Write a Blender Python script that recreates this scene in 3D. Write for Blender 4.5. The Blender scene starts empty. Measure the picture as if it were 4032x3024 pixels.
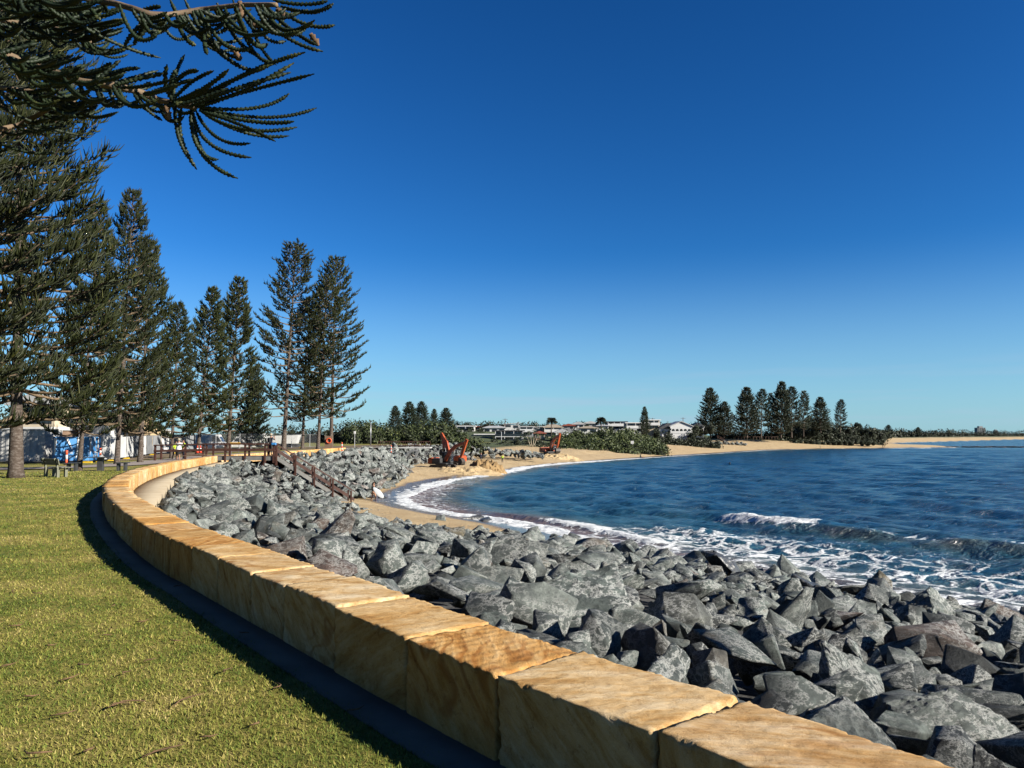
import bpy, bmesh, math, random
import numpy as np
from mathutils import Vector, Matrix, Euler

R = math.radians
scene = bpy.context.scene
COL = scene.collection

# ------------------------------------------------------------------ camera
CAM_Z = 1.65
FPX, HORIZON, CU, CV = 3028.0, 1715.0, 2016.0, 1512.0      # focal length, horizon row (photo pixels)
PITCH = math.atan((HORIZON - CV) / FPX)
cam_data = bpy.data.cameras.new('camera')
cam = bpy.data.objects.new('camera', cam_data)
COL.objects.link(cam)
cam.location = (0, 0, CAM_Z)
cam.rotation_euler = (R(90) + PITCH, 0, 0)
cam_data.sensor_width = 36
cam_data.lens = 36 * FPX / 4032
cam_data.clip_start = 0.05
cam_data.clip_end = 20000
scene.camera = cam

# ------------------------------------------------------------------ sky and sun
SUN_EL, SUN_ROT = R(25), R(115)              # from the right and a little behind
SUN_DIR = Vector((math.sin(SUN_ROT) * math.cos(SUN_EL), math.cos(SUN_ROT) * math.cos(SUN_EL), math.sin(SUN_EL)))
world = bpy.data.worlds.new('World')
scene.world = world
world.use_nodes = True
wn, wl = world.node_tree.nodes, world.node_tree.links
wn.clear()
w_out = wn.new('ShaderNodeOutputWorld')
w_bg = wn.new('ShaderNodeBackground')
SKY_GAIN = 0.30
sky = wn.new('ShaderNodeTexSky')
sky.sky_type = 'NISHITA'
sky.sun_disc = False
sky.sun_elevation = SUN_EL
sky.sun_rotation = SUN_ROT
sky.altitude = 0
sky.air_density = 1.0
sky.dust_density = 0.2
sky.ozone_density = 3.0
# grade the sky channel by channel: deep saturated blue overhead, pale blue at the horizon
SKY_S = 0.085
w_bg.inputs['Strength'].default_value = SKY_S
sep = wn.new('ShaderNodeSeparateColor')
cmb = wn.new('ShaderNodeCombineColor')
wl.new(sky.outputs[0], sep.inputs[0])
for ch, (ga, gg) in enumerate(((1.08, 1.82), (1.54, 1.41), (2.25, 1.365))):
    pw = wn.new('ShaderNodeMath'); pw.operation = 'POWER'; pw.inputs[1].default_value = gg
    ml = wn.new('ShaderNodeMath'); ml.operation = 'MULTIPLY'; ml.inputs[1].default_value = ga * SKY_S ** (gg - 1) * SKY_GAIN
    wl.new(sep.outputs[ch], pw.inputs[0]); wl.new(pw.outputs[0], ml.inputs[0]); wl.new(ml.outputs[0], cmb.inputs[ch])
# a thin veil of cirrus low over the horizon
tc = wn.new('ShaderNodeTexCoord')
mp = wn.new('ShaderNodeMapping')
mp.inputs['Scale'].default_value = (3.0, 3.0, 42.0)
mp.inputs['Location'].default_value = (0.35, 0.2, 0.0)
wl.new(tc.outputs['Generated'], mp.inputs['Vector'])
nz = wn.new('ShaderNodeTexNoise')
nz.inputs['Scale'].default_value = 1.3
nz.inputs['Detail'].default_value = 5
wl.new(mp.outputs[0], nz.inputs['Vector'])
cr = wn.new('ShaderNodeValToRGB')
cr.color_ramp.elements[0].position = 0.50
cr.color_ramp.elements[1].position = 0.78
wl.new(nz.outputs['Fac'], cr.inputs['Fac'])
sp = wn.new('ShaderNodeSeparateXYZ')
wl.new(tc.outputs['Generated'], sp.inputs[0])
er = wn.new('ShaderNodeValToRGB')
e = er.color_ramp.elements
e[0].position = 0.0; e[0].color = (0, 0, 0, 1)
e[1].position = 0.10; e[1].color = (0, 0, 0, 1)
k = er.color_ramp.elements.new(0.025); k.color = (.55, .55, .55, 1)
k = er.color_ramp.elements.new(0.055); k.color = (.45, .45, .45, 1)
wl.new(sp.outputs['Z'], er.inputs['Fac'])
mu = wn.new('ShaderNodeMath'); mu.operation = 'MULTIPLY'
wl.new(cr.outputs[0], mu.inputs[0]); wl.new(er.outputs[0], mu.inputs[1])
hz = wn.new('ShaderNodeValToRGB')                 # pale sea haze all round the horizon
hz.color_ramp.elements[0].position = 0.0; hz.color_ramp.elements[0].color = (.55, .55, .55, 1)
hz.color_ramp.interpolation = 'EASE'
hz.color_ramp.elements[1].position = 0.24; hz.color_ramp.elements[1].color = (0, 0, 0, 1)
wl.new(sp.outputs['Z'], hz.inputs['Fac'])
mh = wn.new('ShaderNodeMixRGB'); mh.inputs['Color2'].default_value = (1.65, 2.75, 3.4, 1)
wl.new(hz.outputs[0], mh.inputs['Fac']); wl.new(cmb.outputs[0], mh.inputs['Color1'])
mx = wn.new('ShaderNodeMixRGB')
mx.inputs['Color2'].default_value = (1.75, 2.2, 2.9, 1)
wl.new(mu.outputs[0], mx.inputs['Fac'])
wl.new(mh.outputs[0], mx.inputs['Color1'])
wl.new(mx.outputs[0], w_bg.inputs['Color'])
wl.new(w_bg.outputs[0], w_out.inputs[0])

sun_data = bpy.data.lights.new('sun', 'SUN')
sun_data.energy = 5.0
sun_data.angle = R(0.5)
sun_data.color = (1.0, 0.93, 0.82)
sun = bpy.data.objects.new('sun', sun_data)
COL.objects.link(sun)
sun.rotation_euler = SUN_DIR.to_track_quat('Z', 'Y').to_euler()
sun.location = (40, -20, 60)

vs = scene.view_settings
vs.view_transform = 'Standard'
vs.look = 'None'
vs.exposure = 1.6
vs.gamma = 1.0
vs.use_curve_mapping = False
scene.cycles.max_bounces = 6
scene.cycles.diffuse_bounces = 2
scene.cycles.glossy_bounces = 2
scene.cycles.transparent_max_bounces = 8
scene.cycles.caustics_reflective = False
scene.cycles.caustics_refractive = False

random.seed(11)
RNG = np.random.default_rng(11)


# ------------------------------------------------------------------ helpers
def px(u, v, y):
    """World point seen at photo pixel (u, v) at depth y metres in front of the camera."""
    dx, dz = (u - CU) / FPX, (CV - v) / FPX
    dy = math.cos(PITCH) - dz * math.sin(PITCH)
    dzz = math.sin(PITCH) + dz * math.cos(PITCH)
    t = y / dy
    return Vector((dx * t, y, CAM_Z + dzz * t))


def ground(y):
    """Height of the park lawn: it falls gently away from the camera."""
    return -0.45 * np.clip((np.asarray(y, float) - 6) / 56, 0, 1) + 0.30 * np.clip((np.asarray(y, float) - 66) / 30, 0, 1)


def gz(y):
    return float(ground(y))


def hash3(ix, iy, iz):
    n = np.sin(ix * 127.1 + iy * 311.7 + iz * 74.7) * 43758.5453
    return n - np.floor(n)


def vnoise(p):
    """Value noise in -1..1 for an (n, 3) array."""
    p = np.asarray(p, float)
    i = np.floor(p); f = p - i
    f = f * f * (3 - 2 * f)
    r = 0
    for a in (0, 1):
        for b in (0, 1):
            for c in (0, 1):
                w = (f[:, 0] if a else 1 - f[:, 0]) * (f[:, 1] if b else 1 - f[:, 1]) * (f[:, 2] if c else 1 - f[:, 2])
                r = r + w * hash3(i[:, 0] + a, i[:, 1] + b, i[:, 2] + c)
    return r * 2 - 1


def fbm(p, octaves=4):
    p = np.asarray(p, float)
    r, a = 0, .5
    for _ in range(octaves):
        r = r + a * vnoise(p); p = p * 2.03 + 17.3; a *= .5
    return r


def smooth(a, b, x):
    t = np.clip((np.asarray(x, float) - a) / (b - a), 0, 1)
    return t * t * (3 - 2 * t)


def set_props(o, label=None, cat=None, group=None, kind=None):
    if label: o['label'] = label
    if cat: o['category'] = cat
    if group: o['group'] = group
    if kind: o['kind'] = kind
    return o


def link(name, me, parent=None, mats=(), **kw):
    o = bpy.data.objects.new(name, me)
    COL.objects.link(o)
    for m in mats:
        me.materials.append(m)
    if parent is not None:
        o.parent = parent
    return set_props(o, **kw)


def empty(name, loc=(0, 0, 0), rz=0.0, label=None, cat=None, group=None, kind=None, scale=1.0):
    o = bpy.data.objects.new(name, None)
    COL.objects.link(o)
    o.location = loc
    o.rotation_euler = (0, 0, rz)
    o.scale = (scale,) * 3
    o.empty_display_size = .2
    return set_props(o, label, cat, group, kind)


def np_mesh(name, V, F, attrs=None, smooth_shade=False):
    """Mesh from arrays: V (n,3), F (m,3) or (m,4)."""
    V = np.asarray(V, np.float32); F = np.asarray(F, np.int32)
    k = F.shape[1]
    me = bpy.data.meshes.new(name)
    me.vertices.add(len(V)); me.vertices.foreach_set('co', V.ravel())
    me.loops.add(F.size); me.loops.foreach_set('vertex_index', F.ravel())
    me.polygons.add(len(F))
    me.polygons.foreach_set('loop_start', np.arange(0, F.size, k, dtype=np.int32))
    me.polygons.foreach_set('loop_total', np.full(len(F), k, np.int32))
    if smooth_shade:
        me.polygons.foreach_set('use_smooth', np.ones(len(F), bool))
    me.update(calc_edges=True)
    for nm, arr in (attrs or {}).items():
        a = me.attributes.new(nm, 'FLOAT', 'POINT')
        a.data.foreach_set('value', np.asarray(arr, np.float32))
    return me


class MB:
    """Collects simple solids; build() links them as one mesh object."""

    def __init__(self):
        self.v, self.f, self.m = [], [], []

    def add(self, v, f, mi=0):
        n = len(self.v)
        self.v += [tuple(p) for p in v]
        self.f += [tuple(i + n for i in q) for q in f]
        self.m += [mi] * len(f)
        return self

    def box(self, lo, hi, mi=0, M=None, bev=0.0):
        x0, y0, z0 = lo; x1, y1, z1 = hi
        if bev > 0:
            bm = bmesh.new()
            bmesh.ops.create_cube(bm, size=1)
            for q in bm.verts:
                q.co = Vector((x0 + (q.co.x + .5) * (x1 - x0), y0 + (q.co.y + .5) * (y1 - y0), z0 + (q.co.z + .5) * (z1 - z0)))
            bmesh.ops.bevel(bm, geom=bm.edges[:], offset=bev, segments=1, affect='EDGES')
            bm.verts.index_update()
            v = [q.co.copy() for q in bm.verts]
            f = [[q.index for q in p.verts] for p in bm.faces]
            bm.free()
        else:
            v = [Vector(q) for q in ((x0, y0, z0), (x1, y0, z0), (x1, y1, z0), (x0, y1, z0), (x0, y0, z1), (x1, y0, z1), (x1, y1, z1), (x0, y1, z1))]
            f = [(0, 3, 2, 1), (4, 5, 6, 7), (0, 1, 5, 4), (1, 2, 6, 5), (2, 3, 7, 6), (3, 0, 4, 7)]
        if M is not None:
            v = [M @ q for q in v]
        return self.add(v, f, mi)

    def bar(self, a, b, w, h=None, mi=0, up=(0, 0, 1)):
        """Rectangular bar from a to b, w wide, h along up."""
        a, b = Vector(a), Vector(b)
        h = w if h is None else h
        d = (b - a).normalized()
        up = Vector(up)
        s = d.cross(up)
        if s.length < 1e-4:
            s = d.cross(Vector((1, 0, 0)))
        s.normalize()
        t = s.cross(d).normalized()
        v = []
        for p in (a, b):
            for i, j in ((-1, -1), (1, -1), (1, 1), (-1, 1)):
                v.append(p + s * (w / 2 * i) + t * (h / 2 * j))
        return self.add(v, [(0, 1, 2, 3), (7, 6, 5, 4), (0, 4, 5, 1), (1, 5, 6, 2), (2, 6, 7, 3), (3, 7, 4, 0)], mi)

    def tube(self, pts, r, n=8, mi=0, caps=True):
        pts = [Vector(p) for p in pts]
        if not isinstance(r, (list, tuple)):
            r = [r] * len(pts)
        v, f = [], []
        prev = None
        for i, p in enumerate(pts):
            d = (pts[min(i + 1, len(pts) - 1)] - pts[max(i - 1, 0)]).normalized()
            if prev is None:
                a = d.cross(Vector((0, 0, 1)))
                if a.length < 1e-3:
                    a = d.cross(Vector((1, 0, 0)))
            else:
                a = prev - d * prev.dot(d)
            a.normalize(); prev = a
            b = d.cross(a)
            for k in range(n):
                t = 2 * math.pi * k / n
                v.append(p + (a * math.cos(t) + b * math.sin(t)) * r[i])
        for i in range(len(pts) - 1):
            for k in range(n):
                f.append((i * n + k, i * n + (k + 1) % n, (i + 1) * n + (k + 1) % n, (i + 1) * n + k))
        if caps:
            f.append(tuple(reversed(range(n))))
            f.append(tuple(range((len(pts) - 1) * n, len(pts) * n)))
        return self.add(v, f, mi)

    def prism(self, poly, y0, y1, mi=0, M=None):
        """Polygon in the XZ plane extruded along Y."""
        n = len(poly)
        v = [Vector((p[0], y0, p[1])) for p in poly] + [Vector((p[0], y1, p[1])) for p in poly]
        f = [tuple(range(n)), tuple(reversed(range(n, 2 * n)))]
        f += [(i, i + n, (i + 1) % n + n, (i + 1) % n) for i in range(n)]
        if M is not None:
            v = [M @ q for q in v]
        return self.add(v, f, mi)

    def mesh(self, name):
        me = bpy.data.meshes.new(name)
        me.from_pydata([tuple(p) for p in self.v], [], self.f)
        me.polygons.foreach_set('material_index', self.m)
        bm = bmesh.new(); bm.from_mesh(me)
        bmesh.ops.recalc_face_normals(bm, faces=bm.faces)
        bm.to_mesh(me); bm.free()
        return me

    def build(self, name, mats, parent=None, smooth_shade=False, **kw):
        me = self.mesh(name)
        if smooth_shade:
            me.polygons.foreach_set('use_smooth', [True] * len(me.polygons))
        if not isinstance(mats, (list, tuple)):
            mats = (mats,)
        return link(name, me, parent, mats, **kw)


def copy_tree(o, parent=None):
    c = o.copy()
    COL.objects.link(c)
    if parent is not None:
        c.parent = parent
    for ch in [q for q in bpy.data.objects if q.parent == o]:
        copy_tree(ch, c)
    return c


# ------------------------------------------------------------------ materials
def new_mat(name):
    m = bpy.data.materials.new(name)
    m.use_nodes = True
    n, l = m.node_tree.nodes, m.node_tree.links
    return m, n, l, n['Principled BSDF']


def nd(n, typ, **kw):
    q = n.new(typ)
    for k_, v_ in kw.items():
        if k_ in q.inputs:
            q.inputs[k_].default_value = v_
        else:
            setattr(q, k_, v_)
    return q


def ramp(n, stops):
    q = n.new('ShaderNodeValToRGB')
    el = q.color_ramp.elements
    while len(el) < len(stops):
        el.new(0.5)
    for e_, (p, c) in zip(el, stops):
        e_.position = p
        e_.color = (*c, 1) if len(c) == 3 else c
    return q


def noisy(name, c1, c2, scale=4.0, rough=.8, bump=.15, bscale=None, spec=.3, metal=0.0, dist=.02, rnd=0.0):
    """Two colours mixed by noise, fine bump; rnd varies the brightness from object to object."""
    c1, c2 = [q * .52 for q in c1], [q * .52 for q in c2]
    m, n, l, b = new_mat(name)
    t = nd(n, 'ShaderNodeTexCoord')
    z = nd(n, 'ShaderNodeTexNoise', Scale=scale, Detail=6.0, Roughness=.62)
    l.new(t.outputs['Object'], z.inputs['Vector'])
    r_ = ramp(n, [(.32, c1), (.68, c2)])
    l.new(z.outputs['Fac'], r_.inputs['Fac'])
    out = r_.outputs[0]
    if rnd > 0:
        oi = nd(n, 'ShaderNodeObjectInfo')
        mr = nd(n, 'ShaderNodeMapRange')
        mr.inputs['To Min'].default_value = 1 - rnd
        mr.inputs['To Max'].default_value = 1 + rnd
        l.new(oi.outputs['Random'], mr.inputs['Value'])
        hs = nd(n, 'ShaderNodeHueSaturation')
        l.new(out, hs.inputs['Color']); l.new(mr.outputs[0], hs.inputs['Value'])
        out = hs.outputs[0]
    l.new(out, b.inputs['Base Color'])
    b.inputs['Roughness'].default_value = rough
    b.inputs['Specular IOR Level'].default_value = spec
    b.inputs['Metallic'].default_value = metal
    if bump > 0:
        z2 = nd(n, 'ShaderNodeTexNoise', Scale=bscale or scale * 6, Detail=5.0)
        l.new(t.outputs['Object'], z2.inputs['Vector'])
        bp = nd(n, 'ShaderNodeBump', Strength=bump, Distance=dist)
        l.new(z2.outputs['Fac'], bp.inputs['Height'])
        l.new(bp.outputs[0], b.inputs['Normal'])
    return m


def foliage_mat(name, dark, light, tip=None, trans=.25):
    m, n, l, b = new_mat(name)
    at = nd(n, 'ShaderNodeAttribute', attribute_name='tint')
    st = [(0.0, dark), (1.0, light)] if tip is None else [(0.0, dark), (.75, light), (1.0, tip)]
    r_ = ramp(n, st)
    oi = nd(n, 'ShaderNodeObjectInfo')
    l.new(at.outputs['Fac'], r_.inputs['Fac'])
    hs = nd(n, 'ShaderNodeHueSaturation')
    mr = nd(n, 'ShaderNodeMapRange'); mr.inputs['To Min'].default_value = .8; mr.inputs['To Max'].default_value = 1.2
    l.new(oi.outputs['Random'], mr.inputs['Value'])
    l.new(mr.outputs[0], hs.inputs['Value']); l.new(r_.outputs[0], hs.inputs['Color'])
    l.new(hs.outputs[0], b.inputs['Base Color'])
    b.inputs['Roughness'].default_value = .6
    b.inputs['Specular IOR Level'].default_value = .25
    return m
M = {}
# --- sandstone: banded cream and ochre, every block its own
def sandstone():
    m, n, l, b = new_mat('sandstone')
    t = nd(n, 'ShaderNodeTexCoord'); oi = nd(n, 'ShaderNodeObjectInfo')
    rot = nd(n, 'ShaderNodeVectorRotate', rotation_type='AXIS_ANGLE'); rot.inputs['Axis'].default_value = (.35, .8, .48)
    an = nd(n, 'ShaderNodeMath', operation='MULTIPLY'); an.inputs[1].default_value = 19.0
    l.new(oi.outputs['Random'], an.inputs[0]); l.new(an.outputs[0], rot.inputs['Angle'])
    cb = nd(n, 'ShaderNodeCombineXYZ')
    for i in range(3): l.new(an.outputs[0], cb.inputs[i])
    ad = nd(n, 'ShaderNodeVectorMath', operation='ADD')
    l.new(t.outputs['Object'], ad.inputs[0]); l.new(cb.outputs[0], ad.inputs[1])
    l.new(ad.outputs[0], rot.inputs['Vector'])
    vec = rot.outputs[0]

    def noise(vector, scale, detail, rough=.6, distortion=0.0, stretch=None):
        v = vector
        if stretch:
            mp_ = nd(n, 'ShaderNodeMapping'); mp_.inputs['Scale'].default_value = stretch
            l.new(v, mp_.inputs['Vector']); v = mp_.outputs[0]
        z = nd(n, 'ShaderNodeTexNoise', Scale=scale, Detail=detail, Roughness=rough, Distortion=distortion)
        l.new(v, z.inputs['Vector'])
        return z.outputs['Fac']
    strata = noise(vec, 2.6, 9.0, .70, .25, (.8, .8, 3.6))
    r1 = ramp(n, [(.30, (0.2080, 0.1040, 0.0320)), (.42, (0.3120, 0.2000, 0.0840)), (.53, (0.3840, 0.2800, 0.1520)), (.66, (0.4480, 0.3680, 0.2480))])
    l.new(strata, r1.inputs['Fac'])
    # iron bands: contour lines of a slow field, broken up by a mask
    slow = noise(vec, .9, 3.0, .5, .3, (.8, .8, 1.8))
    ms = nd(n, 'ShaderNodeMath', operation='MULTIPLY'); ms.inputs[1].default_value = 85.0; l.new(slow, ms.inputs[0])
    sn = nd(n, 'ShaderNodeMath', operation='SINE'); l.new(ms.outputs[0], sn.inputs[0])
    mr = nd(n, 'ShaderNodeMapRange'); mr.inputs['From Min'].default_value = .35; l.new(sn.outputs[0], mr.inputs['Value'])
    mk = ramp(n, [(.45, (0, 0, 0)), (.66, (.75, .75, .75))]); l.new(noise(vec, 1.3, 4.0), mk.inputs['Fac'])
    mf = nd(n, 'ShaderNodeMath', operation='MULTIPLY'); l.new(mr.outputs[0], mf.inputs[0]); l.new(mk.outputs[0], mf.inputs[1])
    m1 = nd(n, 'ShaderNodeMixRGB'); m1.inputs['Color2'].default_value = (.21, .10, .03, 1)
    l.new(mf.outputs[0], m1.inputs['Fac']); l.new(r1.outputs[0], m1.inputs['Color1'])
    # block to block: cream, honey, ochre
    tone = ramp(n, [(0.0, (1.14, 1.17, 1.22)), (.2, (.84, .70, .48)), (.4, (1.16, 1.14, 1.08)), (.55, (.94, .70, .38)), (.7, (1.10, 1.13, 1.20)), (.85, (.82, .60, .34)), (1.0, (1.14, 1.10, 1.0))])
    l.new(oi.outputs['Random'], tone.inputs['Fac'])
    m2 = nd(n, 'ShaderNodeMixRGB', blend_type='MULTIPLY'); m2.inputs['Fac'].default_value = 1.0
    l.new(m1.outputs[0], m2.inputs['Color1']); l.new(tone.outputs[0], m2.inputs['Color2'])
    grain = noise(t.outputs['Object'], 240.0, 4.0, .7)
    gr = ramp(n, [(.3, (.70, .68, .64)), (.68, (1.12, 1.10, 1.08))]); l.new(grain, gr.inputs['Fac'])
    m3 = nd(n, 'ShaderNodeMixRGB', blend_type='MULTIPLY'); m3.inputs['Fac'].default_value = .85
    l.new(m2.outputs[0], m3.inputs['Color1']); l.new(gr.outputs[0], m3.inputs['Color2'])
    pits = noise(vec, 16.0, 8.0, .80)
    stain = ramp(n, [(.38, (1.10, 1.10, 1.10)), (.54, (1, 1, 1)), (.68, (.50, .40, .31))]); l.new(pits, stain.inputs['Fac'])
    m4 = nd(n, 'ShaderNodeMixRGB', blend_type='MULTIPLY'); m4.inputs['Fac'].default_value = .8
    l.new(m3.outputs[0], m4.inputs['Color1']); l.new(stain.outputs[0], m4.inputs['Color2'])
    l.new(m4.outputs[0], b.inputs['Base Color'])
    b.inputs['Roughness'].default_value = .92
    b.inputs['Specular IOR Level'].default_value = .12
    # saw kerfs on some blocks, bedding relief, grain
    sw = nd(n, 'ShaderNodeTexWave', wave_type='BANDS', bands_direction='X', Scale=3.6, Distortion=1.8, Detail=3.0)
    l.new(ad.outputs[0], sw.inputs['Vector'])
    sm = ramp(n, [(.0, (.10, .10, .10)), (.30, (.10, .10, .10)), (.34, (.55, .55, .55)), (.62, (.5, .5, .5)), (.66, (.12, .12, .12)), (.85, (.30, .30, .30)), (1, (.2, .2, .2))]); l.new(oi.outputs['Random'], sm.inputs['Fac'])
    b1 = nd(n, 'ShaderNodeBump', Strength=.8, Distance=.03); l.new(strata, b1.inputs['Height'])
    b2 = nd(n, 'ShaderNodeBump', Distance=.006); l.new(sm.outputs[0], b2.inputs['Strength'])
    l.new(sw.outputs['Fac'], b2.inputs['Height']); l.new(b1.outputs[0], b2.inputs['Normal'])
    b3 = nd(n, 'ShaderNodeBump', Strength=.5, Distance=.004); l.new(grain, b3.inputs['Height']); l.new(b2.outputs[0], b3.inputs['Normal'])
    b4 = nd(n, 'ShaderNodeBump', Strength=.6, Distance=.012); b4.invert = True; l.new(pits, b4.inputs['Height']); l.new(b3.outputs[0], b4.inputs['Normal'])
    l.new(b4.outputs[0], b.inputs['Normal'])
    return m
M['sandstone'] = sandstone()

# --- quarried rock: blue grey with white veins, a few brown or red stones
def rock_mat(name, attr=False):
    m, n, l, b = new_mat(name)
    t = nd(n, 'ShaderNodeTexCoord')
    if attr:
        src = nd(n, 'ShaderNodeAttribute', attribute_name='tint').outputs['Fac']
        vec = t.outputs['Object']
    else:
        oi = nd(n, 'ShaderNodeObjectInfo')
        src = oi.outputs['Random']
        ml = nd(n, 'ShaderNodeMath', operation='MULTIPLY'); ml.inputs[1].default_value = 53.0
        l.new(src, ml.inputs[0])
        cb = nd(n, 'ShaderNodeCombineXYZ'); l.new(ml.outputs[0], cb.inputs[0]); l.new(ml.outputs[0], cb.inputs[2])
        av = nd(n, 'ShaderNodeVectorMath', operation='ADD')
        l.new(t.outputs['Object'], av.inputs[0]); l.new(cb.outputs[0], av.inputs[1])
        vec = av.outputs[0]
    base = ramp(n, [(0.0, (0.0245, 0.0291, 0.0279)), (.16, (0.0489, 0.0580, 0.0547)), (.30, (0.0161, 0.0187, 0.0193)), (.44, (0.0612, 0.0718, 0.0672)), (.58, (0.0315, 0.0397, 0.0362)),
                    (.70, (0.0752, 0.0847, 0.0785)), (.82, (0.0210, 0.0241, 0.0245)), (.92, (0.0437, 0.0508, 0.0483)), (.955, (0.0542, 0.0473, 0.0377)), (.98, (0.0489, 0.0336, 0.0287)), (1.0, (0.0664, 0.0592, 0.0358))])
    l.new(src, base.inputs['Fac'])
    n1 = nd(n, 'ShaderNodeTexNoise', Scale=2.6, Detail=10.0, Roughness=.74, Distortion=.1)
    l.new(vec, n1.inputs['Vector'])
    r1 = ramp(n, [(.32, (.30, .32, .33)), (.48, (.95, .97, .97)), (.58, (1.7, 1.7, 1.66)), (.68, (3.0, 3.0, 2.9))])
    l.new(n1.outputs['Fac'], r1.inputs['Fac'])
    m1 = nd(n, 'ShaderNodeMixRGB', blend_type='MULTIPLY'); m1.inputs['Fac'].default_value = .9
    l.new(base.outputs[0], m1.inputs['Color1']); l.new(r1.outputs[0], m1.inputs['Color2'])
    # pale veins, drawn out along one direction
    mp_ = nd(n, 'ShaderNodeMapping'); mp_.inputs['Scale'].default_value = (1.0, 1.0, 1.7); mp_.inputs['Rotation'].default_value = (.5, .3, .2)
    l.new(vec, mp_.inputs['Vector'])
    n2 = nd(n, 'ShaderNodeTexNoise', Scale=4.0, Detail=10.0, Roughness=.78, Distortion=.15)
    l.new(mp_.outputs[0], n2.inputs['Vector'])
    r2 = ramp(n, [(.0, (0, 0, 0)), (.46, (0, 0, 0)), (.495, (.85, .85, .85)), (.53, (0, 0, 0)), (1, (0, 0, 0))])
    l.new(n2.outputs['Fac'], r2.inputs['Fac'])
    n3 = nd(n, 'ShaderNodeTexNoise', Scale=1.1, Detail=3.0)
    l.new(vec, n3.inputs['Vector'])
    r3 = ramp(n, [(.36, (0, 0, 0)), (.56, (1, 1, 1))])
    l.new(n3.outputs['Fac'], r3.inputs['Fac'])
    mv = nd(n, 'ShaderNodeMath', operation='MULTIPLY'); l.new(r2.outputs[0], mv.inputs[0]); l.new(r3.outputs[0], mv.inputs[1])
    m2 = nd(n, 'ShaderNodeMixRGB'); m2.inputs['Color2'].default_value = (.36, .365, .345, 1)
    l.new(mv.outputs[0], m2.inputs['Fac']); l.new(m1.outputs[0], m2.inputs['Color1'])
    # rust and lichen in patches
    n4 = nd(n, 'ShaderNodeTexNoise', Scale=.9, Detail=6.0, Roughness=.7); l.new(mp_.outputs[0], n4.inputs['Vector'])
    r4 = ramp(n, [(.60, (0, 0, 0)), (.74, (.6, .6, .6))]); l.new(n4.outputs['Fac'], r4.inputs['Fac'])
    m3 = nd(n, 'ShaderNodeMixRGB'); m3.inputs['Color2'].default_value = (.115, .085, .05, 1)
    l.new(r4.outputs[0], m3.inputs['Fac']); l.new(m2.outputs[0], m3.inputs['Color1'])
    l.new(m3.outputs[0], b.inputs['Base Color'])
    b.inputs['Roughness'].default_value = .72
    b.inputs['Specular IOR Level'].default_value = .3
    b1 = nd(n, 'ShaderNodeBump', Strength=1.0, Distance=.10); l.new(n1.outputs['Fac'], b1.inputs['Height'])
    b2 = nd(n, 'ShaderNodeBump', Strength=1.0, Distance=.045); l.new(n2.outputs['Fac'], b2.inputs['Height']); l.new(b1.outputs[0], b2.inputs['Normal'])
    l.new(b2.outputs[0], b.inputs['Normal'])
    return m
M['rock'] = rock_mat('quarried_rock')
M['rock_mass'] = rock_mat('quarried_rock_mass', True)
M['rock_wet'] = noisy('wet_dark_rock', (.030, .031, .033), (.095, .10, .10), 3, .38, .9, 7, dist=.08, spec=.4)
M['rock_dark'] = noisy('wet_reef_rock', (.018, .014, .012), (.06, .045, .035), 1.5, .6, .6, 6, dist=.1)

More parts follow.
